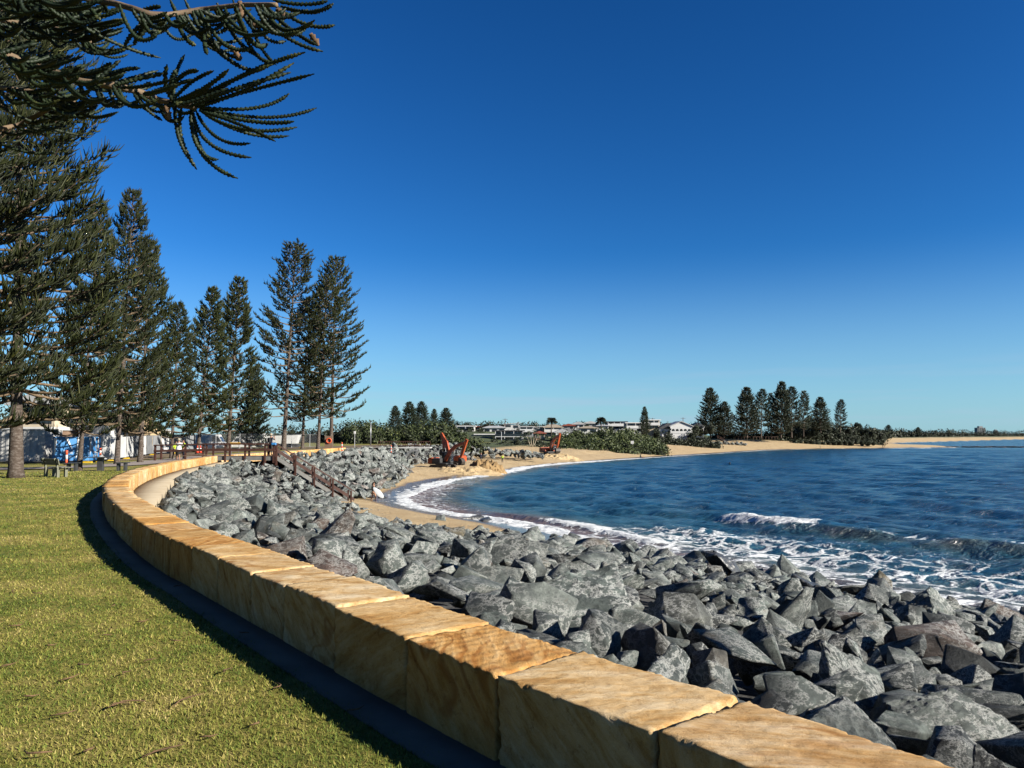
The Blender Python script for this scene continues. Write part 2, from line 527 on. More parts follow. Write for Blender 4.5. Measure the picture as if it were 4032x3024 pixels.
# --- sand with a wet margin along the water
def sand_mat():
    m, n, l, b = new_mat('beach_sand')
    g = nd(n, 'ShaderNodeNewGeometry')
    n1 = nd(n, 'ShaderNodeTexNoise', Scale=.35, Detail=7.0, Roughness=.65); l.new(g.outputs['Position'], n1.inputs['Vector'])
    r1 = ramp(n, [(.3, (0.2412, 0.1692, 0.0828)), (.7, (0.3312, 0.2520, 0.1440))]); l.new(n1.outputs['Fac'], r1.inputs['Fac'])
    at = nd(n, 'ShaderNodeAttribute', attribute_name='wet')
    n2 = nd(n, 'ShaderNodeTexNoise', Scale=.22, Detail=4.0); l.new(g.outputs['Position'], n2.inputs['Vector'])
    ad = nd(n, 'ShaderNodeMath', operation='MULTIPLY_ADD'); ad.inputs[1].default_value = .5; ad.inputs[2].default_value = -.25
    l.new(n2.outputs['Fac'], ad.inputs[0])
    sm = nd(n, 'ShaderNodeMath', operation='ADD'); l.new(at.outputs['Fac'], sm.inputs[0]); l.new(ad.outputs[0], sm.inputs[1])
    rw = ramp(n, [(.35, (0, 0, 0)), (.6, (1, 1, 1))]); l.new(sm.outputs[0], rw.inputs['Fac'])
    mxx = nd(n, 'ShaderNodeMixRGB'); mxx.inputs['Color2'].default_value = (.068, .050, .036, 1)
    l.new(rw.outputs[0], mxx.inputs['Fac']); l.new(r1.outputs[0], mxx.inputs['Color1'])
    vg = nd(n, 'ShaderNodeAttribute', attribute_name='veg')
    n5 = nd(n, 'ShaderNodeTexNoise', Scale=.12, Detail=6.0); l.new(g.outputs['Position'], n5.inputs['Vector'])
    r5 = ramp(n, [(.35, (0.0140, 0.0224, 0.0070)), (.65, (0.0525, 0.0665, 0.0196))]); l.new(n5.outputs['Fac'], r5.inputs['Fac'])
    mg = nd(n, 'ShaderNodeMixRGB'); l.new(vg.outputs['Fac'], mg.inputs['Fac']); l.new(mxx.outputs[0], mg.inputs['Color1']); l.new(r5.outputs[0], mg.inputs['Color2'])
    mxx = mg
    l.new(mxx.outputs[0], b.inputs['Base Color'])
    rr = ramp(n, [(0, (.92, .92, .92)), (1, (.16, .16, .16))]); l.new(rw.outputs[0], rr.inputs['Fac'])
    l.new(rr.outputs[0], b.inputs['Roughness'])
    b.inputs['Specular IOR Level'].default_value = .35
    n3 = nd(n, 'ShaderNodeTexNoise', Scale=2.2, Detail=8.0, Roughness=.7); l.new(g.outputs['Position'], n3.inputs['Vector'])
    inv = nd(n, 'ShaderNodeMath', operation='SUBTRACT'); inv.inputs[0].default_value = 1.02; l.new(rw.outputs[0], inv.inputs[1])
    bp = nd(n, 'ShaderNodeBump', Distance=.22); l.new(inv.outputs[0], bp.inputs['Strength'])
    l.new(n3.outputs['Fac'], bp.inputs['Height']); l.new(bp.outputs[0], b.inputs['Normal'])
    return m
M['sand'] = sand_mat()
M['sand_heap'] = noisy('dug_sand', (.20, .125, .055), (.44, .29, .13), .8, .95, .9, 2.5, dist=.25)

# --- lawn
def lawn_mat(name, blades):
    m, n, l, b = new_mat(name)
    g = nd(n, 'ShaderNodeNewGeometry')
    n1 = nd(n, 'ShaderNodeTexNoise', Scale=.75, Detail=8.0, Roughness=.70); l.new(g.outputs['Position'], n1.inputs['Vector'])
    if blades:
        at = nd(n, 'ShaderNodeAttribute', attribute_name='tint')
        mm = nd(n, 'ShaderNodeMath', operation='MULTIPLY_ADD'); mm.inputs[1].default_value = .75
        l.new(at.outputs['Fac'], mm.inputs[0])
        mm2 = nd(n, 'ShaderNodeMath', operation='MULTIPLY_ADD'); mm2.inputs[1].default_value = 2.0; mm2.inputs[2].default_value = -.86
        l.new(n1.outputs['Fac'], mm2.inputs[0]); l.new(mm2.outputs[0], mm.inputs[2])
        fac = mm.outputs[0]
        st = [(0.0, (0.0251, 0.0490, 0.0059)), (.28, (0.0659, 0.0910, 0.0118)), (.52, (0.1254, 0.1260, 0.0224)), (.76, (0.1935, 0.1645, 0.0441)), (1.0, (0.3011, 0.2450, 0.1000))]
    else:
        n2 = nd(n, 'ShaderNodeTexNoise', Scale=14.0, Detail=6.0, Roughness=.75); l.new(g.outputs['Position'], n2.inputs['Vector'])
        mm = nd(n, 'ShaderNodeMath', operation='ADD'); l.new(n1.outputs['Fac'], mm.inputs[0]); l.new(n2.outputs['Fac'], mm.inputs[1])
        ms = nd(n, 'ShaderNodeMath', operation='MULTIPLY_ADD'); ms.inputs[1].default_value = 1.9; ms.inputs[2].default_value = -1.26
        l.new(mm.outputs[0], ms.inputs[0])
        fac = ms.outputs[0]
        st = [(0.0, (0.0323, 0.0546, 0.0059)), (.35, (0.0753, 0.0910, 0.0124)), (.7, (0.1434, 0.1295, 0.0271)), (1.0, (0.2294, 0.1820, 0.0588))]
    r1 = ramp(n, st); l.new(fac, r1.inputs['Fac'])
    l.new(r1.outputs[0], b.inputs['Base Color'])
    b.inputs['Roughness'].default_value = .75
    b.inputs['Specular IOR Level'].default_value = .2
    if not blades:
        bp = nd(n, 'ShaderNodeBump', Strength=.8, Distance=.05); l.new(n2.outputs['Fac'], bp.inputs['Height']); l.new(bp.outputs[0], b.inputs['Normal'])
    return m
M['lawn'] = lawn_mat('lawn_turf', False)
M['blades'] = lawn_mat('grass_blades', True)

# --- sea
def sea_mat():
    m, n, l, b = new_mat('sea_water')
    g = nd(n, 'ShaderNodeNewGeometry')
    sh = nd(n, 'ShaderNodeAttribute', attribute_name='shallow')
    fo = nd(n, 'ShaderNodeAttribute', attribute_name='foam')
    r0 = ramp(n, [(0.0, (0.0077, 0.0444, 0.0924)), (.35, (0.0154, 0.0595, 0.0862)), (.7, (0.0461, 0.0650, 0.0651)), (1.0, (0.1024, 0.0618, 0.0563))])
    l.new(sh.outputs['Fac'], r0.inputs['Fac'])
    # foam lace: warped cell edges, widened where the foam is thick
    nw = nd(n, 'ShaderNodeTexNoise', Scale=.55, Detail=4.0); l.new(g.outputs['Position'], nw.inputs['Vector'])
    sv = nd(n, 'ShaderNodeVectorMath', operation='SCALE'); sv.inputs['Scale'].default_value = 2.4; l.new(nw.outputs['Color'], sv.inputs[0])
    av = nd(n, 'ShaderNodeVectorMath', operation='ADD'); l.new(g.outputs['Position'], av.inputs[0]); l.new(sv.outputs[0], av.inputs[1])
    vo = nd(n, 'ShaderNodeTexVoronoi', feature='DISTANCE_TO_EDGE', Scale=.62); l.new(av.outputs[0], vo.inputs['Vector'])
    vo2 = nd(n, 'ShaderNodeTexVoronoi', feature='DISTANCE_TO_EDGE', Scale=1.7); l.new(av.outputs[0], vo2.inputs['Vector'])
    mn = nd(n, 'ShaderNodeMath', operation='MULTIPLY_ADD'); mn.inputs[1].default_value = .55
    l.new(vo2.outputs['Distance'], mn.inputs[0]); l.new(vo.outputs['Distance'], mn.inputs[2])
    nf = nd(n, 'ShaderNodeTexNoise', Scale=.30, Detail=5.0, Roughness=.7); l.new(g.outputs['Position'], nf.inputs['Vector'])
    # width = foam * (noise) ; mask = 1 - smoothstep(width)
    nm = nd(n, 'ShaderNodeMapRange'); nm.inputs['From Min'].default_value = .34; nm.inputs['From Max'].default_value = .68
    nm.inputs['To Min'].default_value = 0.0; nm.inputs['To Max'].default_value = 1.0
    l.new(nf.outputs['Fac'], nm.inputs['Value'])
    f2 = nd(n, 'ShaderNodeMath', operation='MULTIPLY'); l.new(fo.outputs['Fac'], f2.inputs[0]); l.new(fo.outputs['Fac'], f2.inputs[1])
    w1 = nd(n, 'ShaderNodeMath', operation='MULTIPLY'); l.new(fo.outputs['Fac'], w1.inputs[0]); l.new(nm.outputs[0], w1.inputs[1])
    w2 = nd(n, 'ShaderNodeMath', operation='MULTIPLY'); w2.inputs[1].default_value = .46; l.new(w1.outputs[0], w2.inputs[0])
    w3 = nd(n, 'ShaderNodeMath', operation='MULTIPLY_ADD'); w3.inputs[1].default_value = .60; l.new(f2.outputs[0], w3.inputs[0]); l.new(w2.outputs[0], w3.inputs[2])
    w4 = nd(n, 'ShaderNodeMath', operation='SUBTRACT'); l.new(w3.outputs[0], w4.inputs[0]); l.new(mn.outputs[0], w4.inputs[1])
    w5 = nd(n, 'ShaderNodeMapRange', interpolation_type='SMOOTHSTEP'); w5.inputs['From Min'].default_value = -.10; w5.inputs['From Max'].default_value = .06
    l.new(w4.outputs[0], w5.inputs['Value'])
    gate = nd(n, 'ShaderNodeMapRange'); gate.inputs['From Min'].default_value = .06; gate.inputs['From Max'].default_value = .2
    l.new(fo.outputs['Fac'], gate.inputs['Value'])
    fm = nd(n, 'ShaderNodeMath', operation='MULTIPLY'); l.new(w5.outputs[0], fm.inputs[0]); l.new(gate.outputs[0], fm.inputs[1])
    mxx = nd(n, 'ShaderNodeMixRGB'); mxx.inputs['Color2'].default_value = (.50, .52, .53, 1)
    l.new(fm.outputs[0], mxx.inputs['Fac']); l.new(r0.outputs[0], mxx.inputs['Color1'])
    l.new(mxx.outputs[0], b.inputs['Base Color'])
    rr = nd(n, 'ShaderNodeMapRange'); rr.inputs['To Min'].default_value = .16; rr.inputs['To Max'].default_value = .9
    l.new(fm.outputs[0], rr.inputs['Value']); l.new(rr.outputs[0], b.inputs['Roughness'])
    b.inputs['IOR'].default_value = 1.33
    # ripples: long low chop and fine ripple
    mp_ = nd(n, 'ShaderNodeMapping'); mp_.inputs['Rotation'].default_value = (0, 0, R(-28)); mp_.inputs['Scale'].default_value = (.55, 1.5, 1)
    l.new(g.outputs['Position'], mp_.inputs['Vector'])
    a1 = nd(n, 'ShaderNodeTexNoise', Scale=.28, Detail=7.0, Roughness=.62, Distortion=.4); l.new(mp_.outputs[0], a1.inputs['Vector'])
    a2 = nd(n, 'ShaderNodeTexNoise', Scale=2.0, Detail=4.0, Roughness=.6); l.new(mp_.outputs[0], a2.inputs['Vector'])
    b1 = nd(n, 'ShaderNodeBump', Strength=1.0, Distance=1.9); l.new(a1.outputs['Fac'], b1.inputs['Height'])
    b2 = nd(n, 'ShaderNodeBump', Strength=1.0, Distance=.22); l.new(a2.outputs['Fac'], b2.inputs['Height']); l.new(b1.outputs[0], b2.inputs['Normal'])
    b3 = nd(n, 'ShaderNodeBump', Strength=.5, Distance=.12); l.new(fm.outputs[0], b3.inputs['Height']); l.new(b2.outputs[0], b3.inputs['Normal'])
    l.new(b3.outputs[0], b.inputs['Normal'])
    return m
M['sea'] = sea_mat()

M['concrete'] = noisy('apron_concrete', (.42, .34, .22), (.56, .47, .33), 1.2, .9, .2, 30, dist=.01)
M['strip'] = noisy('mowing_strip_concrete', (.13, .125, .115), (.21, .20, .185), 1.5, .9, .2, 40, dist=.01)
M['path'] = noisy('path_concrete', (.30, .25, .22), (.40, .34, .30), .8, .9, .1, 20)
M['soil'] = noisy('bare_soil', (.12, .085, .05), (.24, .17, .09), .6, .95, .5, 6, dist=.05)
M['fill'] = noisy('rock_fill', (.03, .03, .03), (.10, .10, .10), 1.2, .95, .8, 4, dist=.15)
def bark_mat():
    m, n, l, b = new_mat('pine_bark')
    t = nd(n, 'ShaderNodeTexCoord')
    mp_ = nd(n, 'ShaderNodeMapping'); mp_.inputs['Scale'].default_value = (1, 1, 2.2); l.new(t.outputs['Object'], mp_.inputs['Vector'])
    n1 = nd(n, 'ShaderNodeTexNoise', Scale=4.5, Detail=9.0, Roughness=.75); l.new(mp_.outputs[0], n1.inputs['Vector'])
    r1 = ramp(n, [(.3, (0.0216, 0.0164, 0.0130)), (.5, (0.0583, 0.0454, 0.0367)), (.68, (0.1296, 0.1145, 0.1015))]); l.new(n1.outputs['Fac'], r1.inputs['Fac'])
    l.new(r1.outputs[0], b.inputs['Base Color']); b.inputs['Roughness'].default_value = .95; b.inputs['Specular IOR Level'].default_value = .1
    bp = nd(n, 'ShaderNodeBump', Strength=1.0, Distance=.06); l.new(n1.outputs['Fac'], bp.inputs['Height']); l.new(bp.outputs[0], b.inputs['Normal'])
    return m
M['bark'] = bark_mat()
M['limb'] = noisy('branch_bark', (.085, .058, .038), (.26, .185, .11), 6, .9, .4, 30, dist=.02)
M['pine'] = foliage_mat('pine_needles', (0.0043, 0.0076, 0.0021), (0.0194, 0.0247, 0.0048), (0.0486, 0.0484, 0.0086))
M['pine_near'] = foliage_mat('pine_branchlets', (0.0031, 0.0076, 0.0027), (0.0114, 0.0209, 0.0058), (0.0415, 0.0451, 0.0116))
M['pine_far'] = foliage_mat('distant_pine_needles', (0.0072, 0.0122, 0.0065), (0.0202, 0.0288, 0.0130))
M['scrub'] = foliage_mat('scrub_leaves', (0.0086, 0.0144, 0.0050), (0.0396, 0.0518, 0.0158), (0.0720, 0.0828, 0.0252))
M['scrub_dark'] = foliage_mat('dark_scrub_leaves', (0.0072, 0.0101, 0.0050), (0.0259, 0.0331, 0.0144))
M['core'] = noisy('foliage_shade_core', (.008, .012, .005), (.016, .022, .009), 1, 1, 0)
M['timber'] = noisy('dark_red_timber', (.045, .016, .010), (.095, .036, .022), 3, .6, .3, 20, dist=.01, spec=.4)
M['tread'] = noisy('stair_tread_timber', (.09, .05, .035), (.17, .10, .075), 3, .8, .3, 20)
M['grey_beam'] = noisy('grey_deck_beam', (.16, .16, .15), (.26, .26, .245), 1.2, .8, .2, 20)
M['bench'] = noisy('bench_grey_green', (.15, .155, .105), (.215, .22, .155), 3, .7, .15, 30)
M['dark_metal'] = noisy('dark_grey_metal', (.035, .037, .038), (.065, .067, .068), 3, .5, .1, 20, spec=.5)
M['galv'] = noisy('galvanised_steel', (.34, .35, .36), (.48, .49, .50), 4, .45, .05, 20, metal=.6)
M['white'] = noisy('white_paint', (.66, .66, .64), (.80, .80, .78), .8, .6, .05, 10, rnd=.05)
M['white_dirty'] = noisy('weathered_white_steel', (.42, .42, .41), (.72, .72, .70), .7, .6, .2, 6)
M['cream'] = noisy('cream_render', (.56, .47, .33), (.66, .57, .42), .6, .85, .1, 10)
M['tan'] = noisy('tan_render', (.50, .37, .21), (.60, .46, .28), .5, .9, .15, 12)
M['grey_wall'] = noisy('grey_render', (.22, .23, .24), (.32, .33, .34), .4, .85, .05, 8, rnd=.12)
M['dark_wall'] = noisy('dark_cladding', (.035, .036, .038), (.07, .07, .072), .5, .7, .05, 8)
M['brick_wall'] = noisy('brown_render', (.20, .13, .085), (.28, .19, .13), .5, .9, .1, 10)
M['roof_grey'] = noisy('pale_metal_roof', (.42, .43, .43), (.58, .58, .57), .5, .5, .05, 6)
M['roof_red'] = noisy('red_tile_roof', (.24, .055, .035), (.36, .10, .06), .8, .8, .3, 6)
M['roof_brown'] = noisy('tan_tile_roof', (.33, .27, .20), (.45, .38, .29), .8, .8, .3, 6)
M['roof_dark'] = noisy('charcoal_roof', (.05, .052, .058), (.085, .088, .095), .8, .6, .1, 6)
M['blue_wall'] = noisy('navy_cladding', (.02, .035, .09), (.035, .06, .14), .8, .7, .05, 6)
def glass_mat():
    m, n, l, b = new_mat('window_glass')
    b.inputs['Base Color'].default_value = (.012, .016, .02, 1); b.inputs['Roughness'].default_value = .08
    t = nd(n, 'ShaderNodeTexCoord'); z = nd(n, 'ShaderNodeTexNoise', Scale=1.5); l.new(t.outputs['Object'], z.inputs['Vector'])
    bp = nd(n, 'ShaderNodeBump', Strength=.05, Distance=.02); l.new(z.outputs['Fac'], bp.inputs['Height']); l.new(bp.outputs[0], b.inputs['Normal'])
    return m
M['glass'] = glass_mat()
M['orange'] = noisy('orange_machine_paint', (.36, .060, .012), (.56, .105, .02), 1.5, .45, .1, 8, spec=.5)
M['machine_grey'] = noisy('grey_machine_paint', (.22, .23, .23), (.36, .37, .37), 1.5, .5, .1, 8)
M['steel_dark'] = noisy('worn_dark_steel', (.03, .026, .022), (.09, .075, .06), 3, .6, .4, 14)
M['rubber'] = noisy('black_rubber', (.012, .012, .012), (.025, .024, .022), 3, .8, .2, 14)
M['safety'] = noisy('orange_plastic', (.75, .10, .03), (.85, .14, .05), 2, .5, 0)
M['cone_white'] = noisy('reflective_white_band', (.72, .72, .72), (.82, .82, .82), 2, .4, 0)
M['yellow'] = noisy('yellow_plastic', (.72, .46, .02), (.82, .55, .04), 2, .5, 0)
M['sign_yellow'] = noisy('amber_sign_sheet', (.75, .40, .02), (.82, .46, .03), 2, .5, 0)
M['banner'] = noisy('blue_banner_vinyl', (.035, .20, .50), (.06, .27, .60), 1.5, .5, .3, 5, dist=.04)
M['banner_white'] = noisy('white_banner_print', (.72, .74, .76), (.82, .83, .84), 1.5, .5, .1, 5)
M['cloth_grey'] = noisy('grey_shade_cloth', (.13, .14, .15), (.24, .25, .26), 1.2, .9, .3, 6, rnd=.3)
M['cloth_pale'] = noisy('pale_shade_cloth', (.42, .43, .43), (.62, .62, .61), .9, .9, .3, 6, rnd=.15)
M['hivis'] = noisy('hi_vis_yellow', (.50, .72, .03), (.60, .82, .05), 4, .7, .1, 20)
M['navy'] = noisy('navy_cloth', (.010, .013, .030), (.020, .024, .05), 6, .9, .2, 30)
M['black_cloth'] = noisy('black_cloth', (.008, .008, .009), (.018, .018, .019), 6, .8, .2, 30)
M['shirt_white'] = noisy('white_cloth', (.70, .70, .71), (.80, .80, .80), 6, .9, .3, 14)
M['hat'] = noisy('straw_hat', (.42, .37, .28), (.55, .49, .38), 12, .9, .2, 40)
M['skin'] = noisy('skin', (.40, .20, .12), (.48, .25, .155), 6, .55, .05, 40)
M['hair'] = noisy('dark_hair', (.012, .008, .006), (.03, .02, .014), 14, .6, .3, 60)
M['board'] = noisy('surfboard_white', (.70, .76, .80), (.78, .82, .84), 2, .25, 0, spec=.5)
M['red'] = noisy('red_plastic', (.62, .05, .02), (.72, .08, .035), 2, .5, 0)
M['timber_pale'] = noisy('raw_timber', (.34, .25, .15), (.48, .36, .22), 3, .85, .2, 20)
M['twig'] = noisy('dry_twig', (.07, .040, .020), (.22, .13, .065), 14, .9, .3, 60)
# ------------------------------------------------------------------ curves of the bay
SEA_Z = -4.6


def resample(pts, step):
    p = np.asarray(pts, float)
    s = np.concatenate([[0], np.cumsum(np.linalg.norm(np.diff(p, axis=0), axis=1))])
    n = max(2, int(s[-1] / step))
    q = np.linspace(0, s[-1], n)
    return np.stack([np.interp(q, s, p[:, i]) for i in range(p.shape[1])], 1)


def smooth_curve(pts, step, passes):
    q = resample(pts, step)
    for _ in range(passes):
        r = q.copy()
        r[1:-1] = .25 * q[:-2] + .5 * q[1:-1] + .25 * q[2:]
        q = r
    return resample(q, step)


def signed_dist(P, C):
    """Distance from points P (n,2) to polyline C, positive on its left; also the arc position."""
    P = np.asarray(P, float)
    best = np.full(len(P), 1e9); sgn = np.ones(len(P)); arc = np.zeros(len(P))
    L = 0.0
    for a, b_ in zip(C[:-1], C[1:]):
        d = b_ - a; ln = np.hypot(*d)
        if ln < 1e-9:
            continue
        t = np.clip(((P - a) @ d) / ln ** 2, 0, 1)
        q = P - a - t[:, None] * d
        ds = np.hypot(q[:, 0], q[:, 1])
        m_ = ds < best - 1e-9
        best = np.where(m_, ds, best)
        cr_ = d[0] * (P[:, 1] - a[1]) - d[1] * (P[:, 0] - a[0])
        sgn = np.where(m_, np.sign(cr_), sgn)
        arc = np.where(m_, L + t * ln, arc)
        L += ln
    return best * np.where(sgn == 0, 1, sgn), arc


SHORE = np.array([(140, -90), (60, -20), (30, 8), (19, 21), (15, 28), (7, 41), (4, 47), (2.2, 53), (-3.0, 60.5), (-7, 65), (-10.4, 73), (-11.2, 77), (-10.2, 86), (-10, 100), (-7, 112),
                  (-3.4, 121), (-.5, 133), (2.5, 152), (14, 178), (34, 212), (66, 262), (112, 338), (165, 374), (215, 396), (240, 405), (232, 418), (205, 450),
                  (225, 530), (315, 640), (426, 770), (840, 1270), (1600, 2100), (3600, 3900)], float)
SHORE_S = np.concatenate([smooth_curve(SHORE[:26], 2.0, 12), SHORE[26:]])


def terrain_height(P):
    d, arc = signed_dist(P, SHORE_S)
    x, y = P[:, 0], P[:, 1]
    far = smooth(190, 330, y)
    s1 = .075 * np.clip(d, -60, 3) + .12 * np.clip(d - 3, 0, 6)
    s2 = (.032 + .075 * far) * np.clip(d - 9, 0, 32)
    hill = 5.2 * smooth(40, 125, d) * smooth(190, 290, y) * (1 - smooth(85, 150, x)) * (.25 + .75 * smooth(-60, 0, x)) + 1.5 * smooth(60, 200, d) * smooth(380, 600, y)
    z = SEA_Z + s1 + s2 + hill
    near = 1 - smooth(150, 185, y)
    z = np.where(near > 0, np.minimum(z, -1.2 * near + z * (1 - near)), z)
    n_ = fbm(np.stack([x * .16, y * .16, 0 * x], 1), 4)
    z = z + n_ * .28 * smooth(3, 9, d)
    # scarp along the top of the far beach
    z = z + .55 * smooth(13, 14.5, d + 3 * n_) * smooth(170, 200, y) * (1 - smooth(230, 300, y))
    return np.maximum(z, -9.0), d


def polar_grid(r0, r1, ratio, a0, a1, na, far=None):
    nr = int(math.log((far or r1) / r0) / math.log(ratio)) + 1
    r = r0 * ratio ** np.arange(nr)
    if far:                                             # coarser rings beyond
        r = np.concatenate([r, r[-1] * 1.035 ** np.arange(1, int(math.log(r1 / r[-1]) / math.log(1.035)) + 2)])
        nr = len(r)
    a = np.radians(np.linspace(a0, a1, na))
    A, RR = np.meshgrid(a, r)
    P = np.stack([RR * np.sin(A), RR * np.cos(A)], -1).reshape(-1, 2)
    i = np.arange((nr - 1) * (na - 1))
    q = (i // (na - 1)) * na + i % (na - 1)
    F = np.stack([q, q + 1, q + 1 + na, q + na], 1)
    return P, F, nr, na


P, F, _, _ = polar_grid(12, 4200, 1.02, -78, 100, 300)
Z, D = terrain_height(P)
wet = 1 - smooth(.3, 6.0, D)
wet = np.where(P[:, 1] > 130, 1 - smooth(-.5, 4.0, D), wet)
veg = smooth(34, 40, D + 6 * fbm(np.stack([P[:, 0] * .05, P[:, 1] * .05, 0 * D], 1), 3)) * smooth(150, 190, P[:, 1])
veg = np.maximum(veg, smooth(60, 66, D))
me = np_mesh('beach', np.column_stack([P, Z]), F, {'wet': wet, 'veg': veg}, True)
link('beach', me, mats=(M['sand'],), kind='structure')

# ------------------------------------------------------------------ sea
WAVE = smooth_curve([(-4, 82), (4, 71), (10, 64), (16, 57.5), (18.6, 51.5), (21, 46), (23.4, 42), (27, 38.5), (36, 33), (60, 24)], .6, 10)
BORE = smooth_curve([(-3, 64), (2.5, 56.5), (5.5, 51), (7.6, 47), (9.5, 43)], .6, 8)
P, F, nr, na = polar_grid(20, 9000, 1.0058, -28, 62, 390, 420)
SHORE_C = np.concatenate([SHORE_S[:130:3], SHORE_S[130:-8:7], SHORE_S[-8:]])
x, y = P[:, 0], P[:, 1]
r_ = np.hypot(x, y)
D, arc = signed_dist(P, SHORE_C)
D = -D                                             # positive out at sea
spacing = r_ * .0062
z = np.full(len(P), SEA_Z)
chop = np.zeros(len(P))
for lam, ang, am in ((1.3, 8, .020), (1.6, -30, .024), (2.1, 20, .034), (2.7, -14, .044), (3.4, 38, .052), (4.4, 3, .065), (5.8, 25, .080), (7.5, -22, .085), (11, 12, .085), (17, 28, .09), (26, 5, .10)):
    a_ = math.radians(205 + ang)
    ph = (x * math.cos(a_) + y * math.sin(a_)) * 2 * math.pi / lam + 3.1 * fbm(np.stack([x / lam * .22, y / lam * .22, np.full_like(x, lam)], 1), 2)
    w_ = smooth(2.5, 5, lam / np.maximum(spacing, 1e-3))
    s_ = np.sin(ph)
    chop += am * w_ * (s_ + .35 * np.cos(2 * ph) * (lam < 12))
z += chop * smooth(.5, 9, D)
# the swell about to break in front of the rocks
sw, wa = signed_dist(P, WAVE[::3])
sw = -sw
# WAVE runs left to right; positive side must be shoreward
wl_ = np.linalg.norm(np.diff(WAVE, axis=0), axis=1).sum()
wt = wa / wl_
sea_side = sw * (-1.0)
wob = .5 * fbm(np.stack([wa * .25, 0 * wa, 0 * wa], 1), 3)
sdist = sw + wob
amp = .12 + .68 * smooth(.18, .55, wt) * (1 - .35 * smooth(.8, 1.0, wt))
prof = np.where(sdist > 0, np.exp(-(sdist / 1.15) ** 2), np.exp(-(sdist / 2.6) ** 2))
ends = smooth(0, .15, wt) * (1 - smooth(.93, 1, wt))
z += amp * prof * ends * (np.abs(sdist) < 12)
bs, ba = signed_dist(P, BORE[::3])
bl = np.linalg.norm(np.diff(BORE, axis=0), axis=1).sum()
bt = ba / bl
bs = -bs + .35 * fbm(np.stack([ba * .5, 0 * ba, 0 * ba + 4], 1), 3)
bprof = np.where(bs > 0, np.exp(-(bs / .35) ** 2), np.exp(-(bs / 1.3) ** 2)) * smooth(0, .2, bt) * (1 - smooth(.85, 1, bt))
z += .22 * bprof
# foam
n1 = fbm(np.stack([x * .11, y * .11, 0 * x], 1), 4)
n2 = fbm(np.stack([x * .6, y * .6, 0 * x + 9], 1), 3)
nearz = 1 - smooth(48, 58, y)
edge = 1 - smooth(.2, 1.05 + .8 * n1, D - .9 * n1)
edge_far = (1 - smooth(.3, 1.6 + 3 * np.clip(n1 + .1, 0, 1), D)) * smooth(-.45, .15, fbm(np.stack([arc * .03, arc * .004, 0 * x + 2], 1), 3))
lace = .37 * (1 - smooth(7, 13.5, D + 5 * n1)) * nearz * smooth(-40, 10, -D + 10)
foam = np.maximum.reduce([edge * smooth(40, 55, y) * (1 - smooth(120, 150, y)), .98 * edge_far * smooth(95, 130, y), lace])
trail = .22 * (1 - smooth(2.5, 6.5, D - 1.5 * n1)) * (1 - smooth(95, 125, y)) * smooth(60, 70, y)
foam = np.maximum(foam, trail)
crest = np.exp(-((sdist + .05) / .95) ** 2) * smooth(.34, .37, wt) * (1 - smooth(.43, .46, wt)) * smooth(-.42, .0, n2 + .2)
foam = np.maximum(foam, crest * 1.25)
crest2 = (.30 + .35 * np.clip(n2 + .2, 0, 1)) * np.exp(-((sdist + .25) / .38) ** 2) * smooth(.44, .5, wt) * (1 - smooth(.9, .98, wt))
foam = np.maximum(foam, crest2)
foam = np.maximum(foam, 1.1 * bprof * smooth(.3, .5, bt))
slick = .16 * smooth(.0, .5, n1) * (1 - smooth(14, 24, D)) * nearz
foam = np.maximum(foam, slick)
# broken swash is higher and rougher than the water round it
rough = fbm(np.stack([x * 2.2, y * 2.2, 0 * x], 1), 3)
z += .16 * np.clip(edge, 0, 1) * smooth(40, 55, y) * (1 - smooth(150, 250, y)) * (.6 + rough) + .20 * crest * (.5 + 1.0 * rough)
face = np.where(sdist > -.3, np.exp(-((sdist - .7) / 1.1) ** 2), 0) * amp
shallow = np.clip(1 - smooth(0, 9, D) * .75 - smooth(6, 30, D) * .30, 0, 1)
shallow = np.maximum(shallow * (1 - .35 * (y > 100)), .80 * face)
me = np_mesh('sea', np.column_stack([x, y, z]), F, {'foam': foam, 'shallow': shallow}, True)
link('sea', me, mats=(M['sea'],), kind='structure')

# ------------------------------------------------------------------ sandstone wall, apron and strip
WALL_PTS = [(4.4, -3.0), (3.3, -.95), (2.3, .7), (1.5, 2.0), (.9, 2.88), (.35, 3.5), (-.1, 4.02), (-.66, 4.73), (-1.24, 5.5), (-1.83, 6.28), (-2.36, 6.97), (-2.93, 7.76),
            (-3.5, 8.54), (-4.08, 9.28), (-4.68, 10.12), (-5.38, 11.17), (-6.36, 12.7), (-7.7, 14.9), (-8.88, 16.9), (-10.95, 20.7), (-12.75, 24.5), (-14.45, 28.5),
            (-16.1, 32.8), (-18.1, 38.6), (-20.5, 46.5), (-23.7, 59.2), (-24.6, 62.9)]
WALL = smooth_curve(WALL_PTS, .1, 25)               # landward top edge
WT = np.gradient(WALL, axis=0); WT /= np.linalg.norm(WT, axis=1)[:, None]
WN = np.stack([WT[:, 1], -WT[:, 0]], 1)              # towards the sea
WS = np.concatenate([[0], np.cumsum(np.linalg.norm(np.diff(WALL, axis=0), axis=1))])


def wall_at(s):
    p = np.array([np.interp(s, WS, WALL[:, 0]), np.interp(s, WS, WALL[:, 1])])
    n_ = np.array([np.interp(s, WS, WN[:, 0]), np.interp(s, WS, WN[:, 1])])
    return p, n_ / np.linalg.norm(n_)


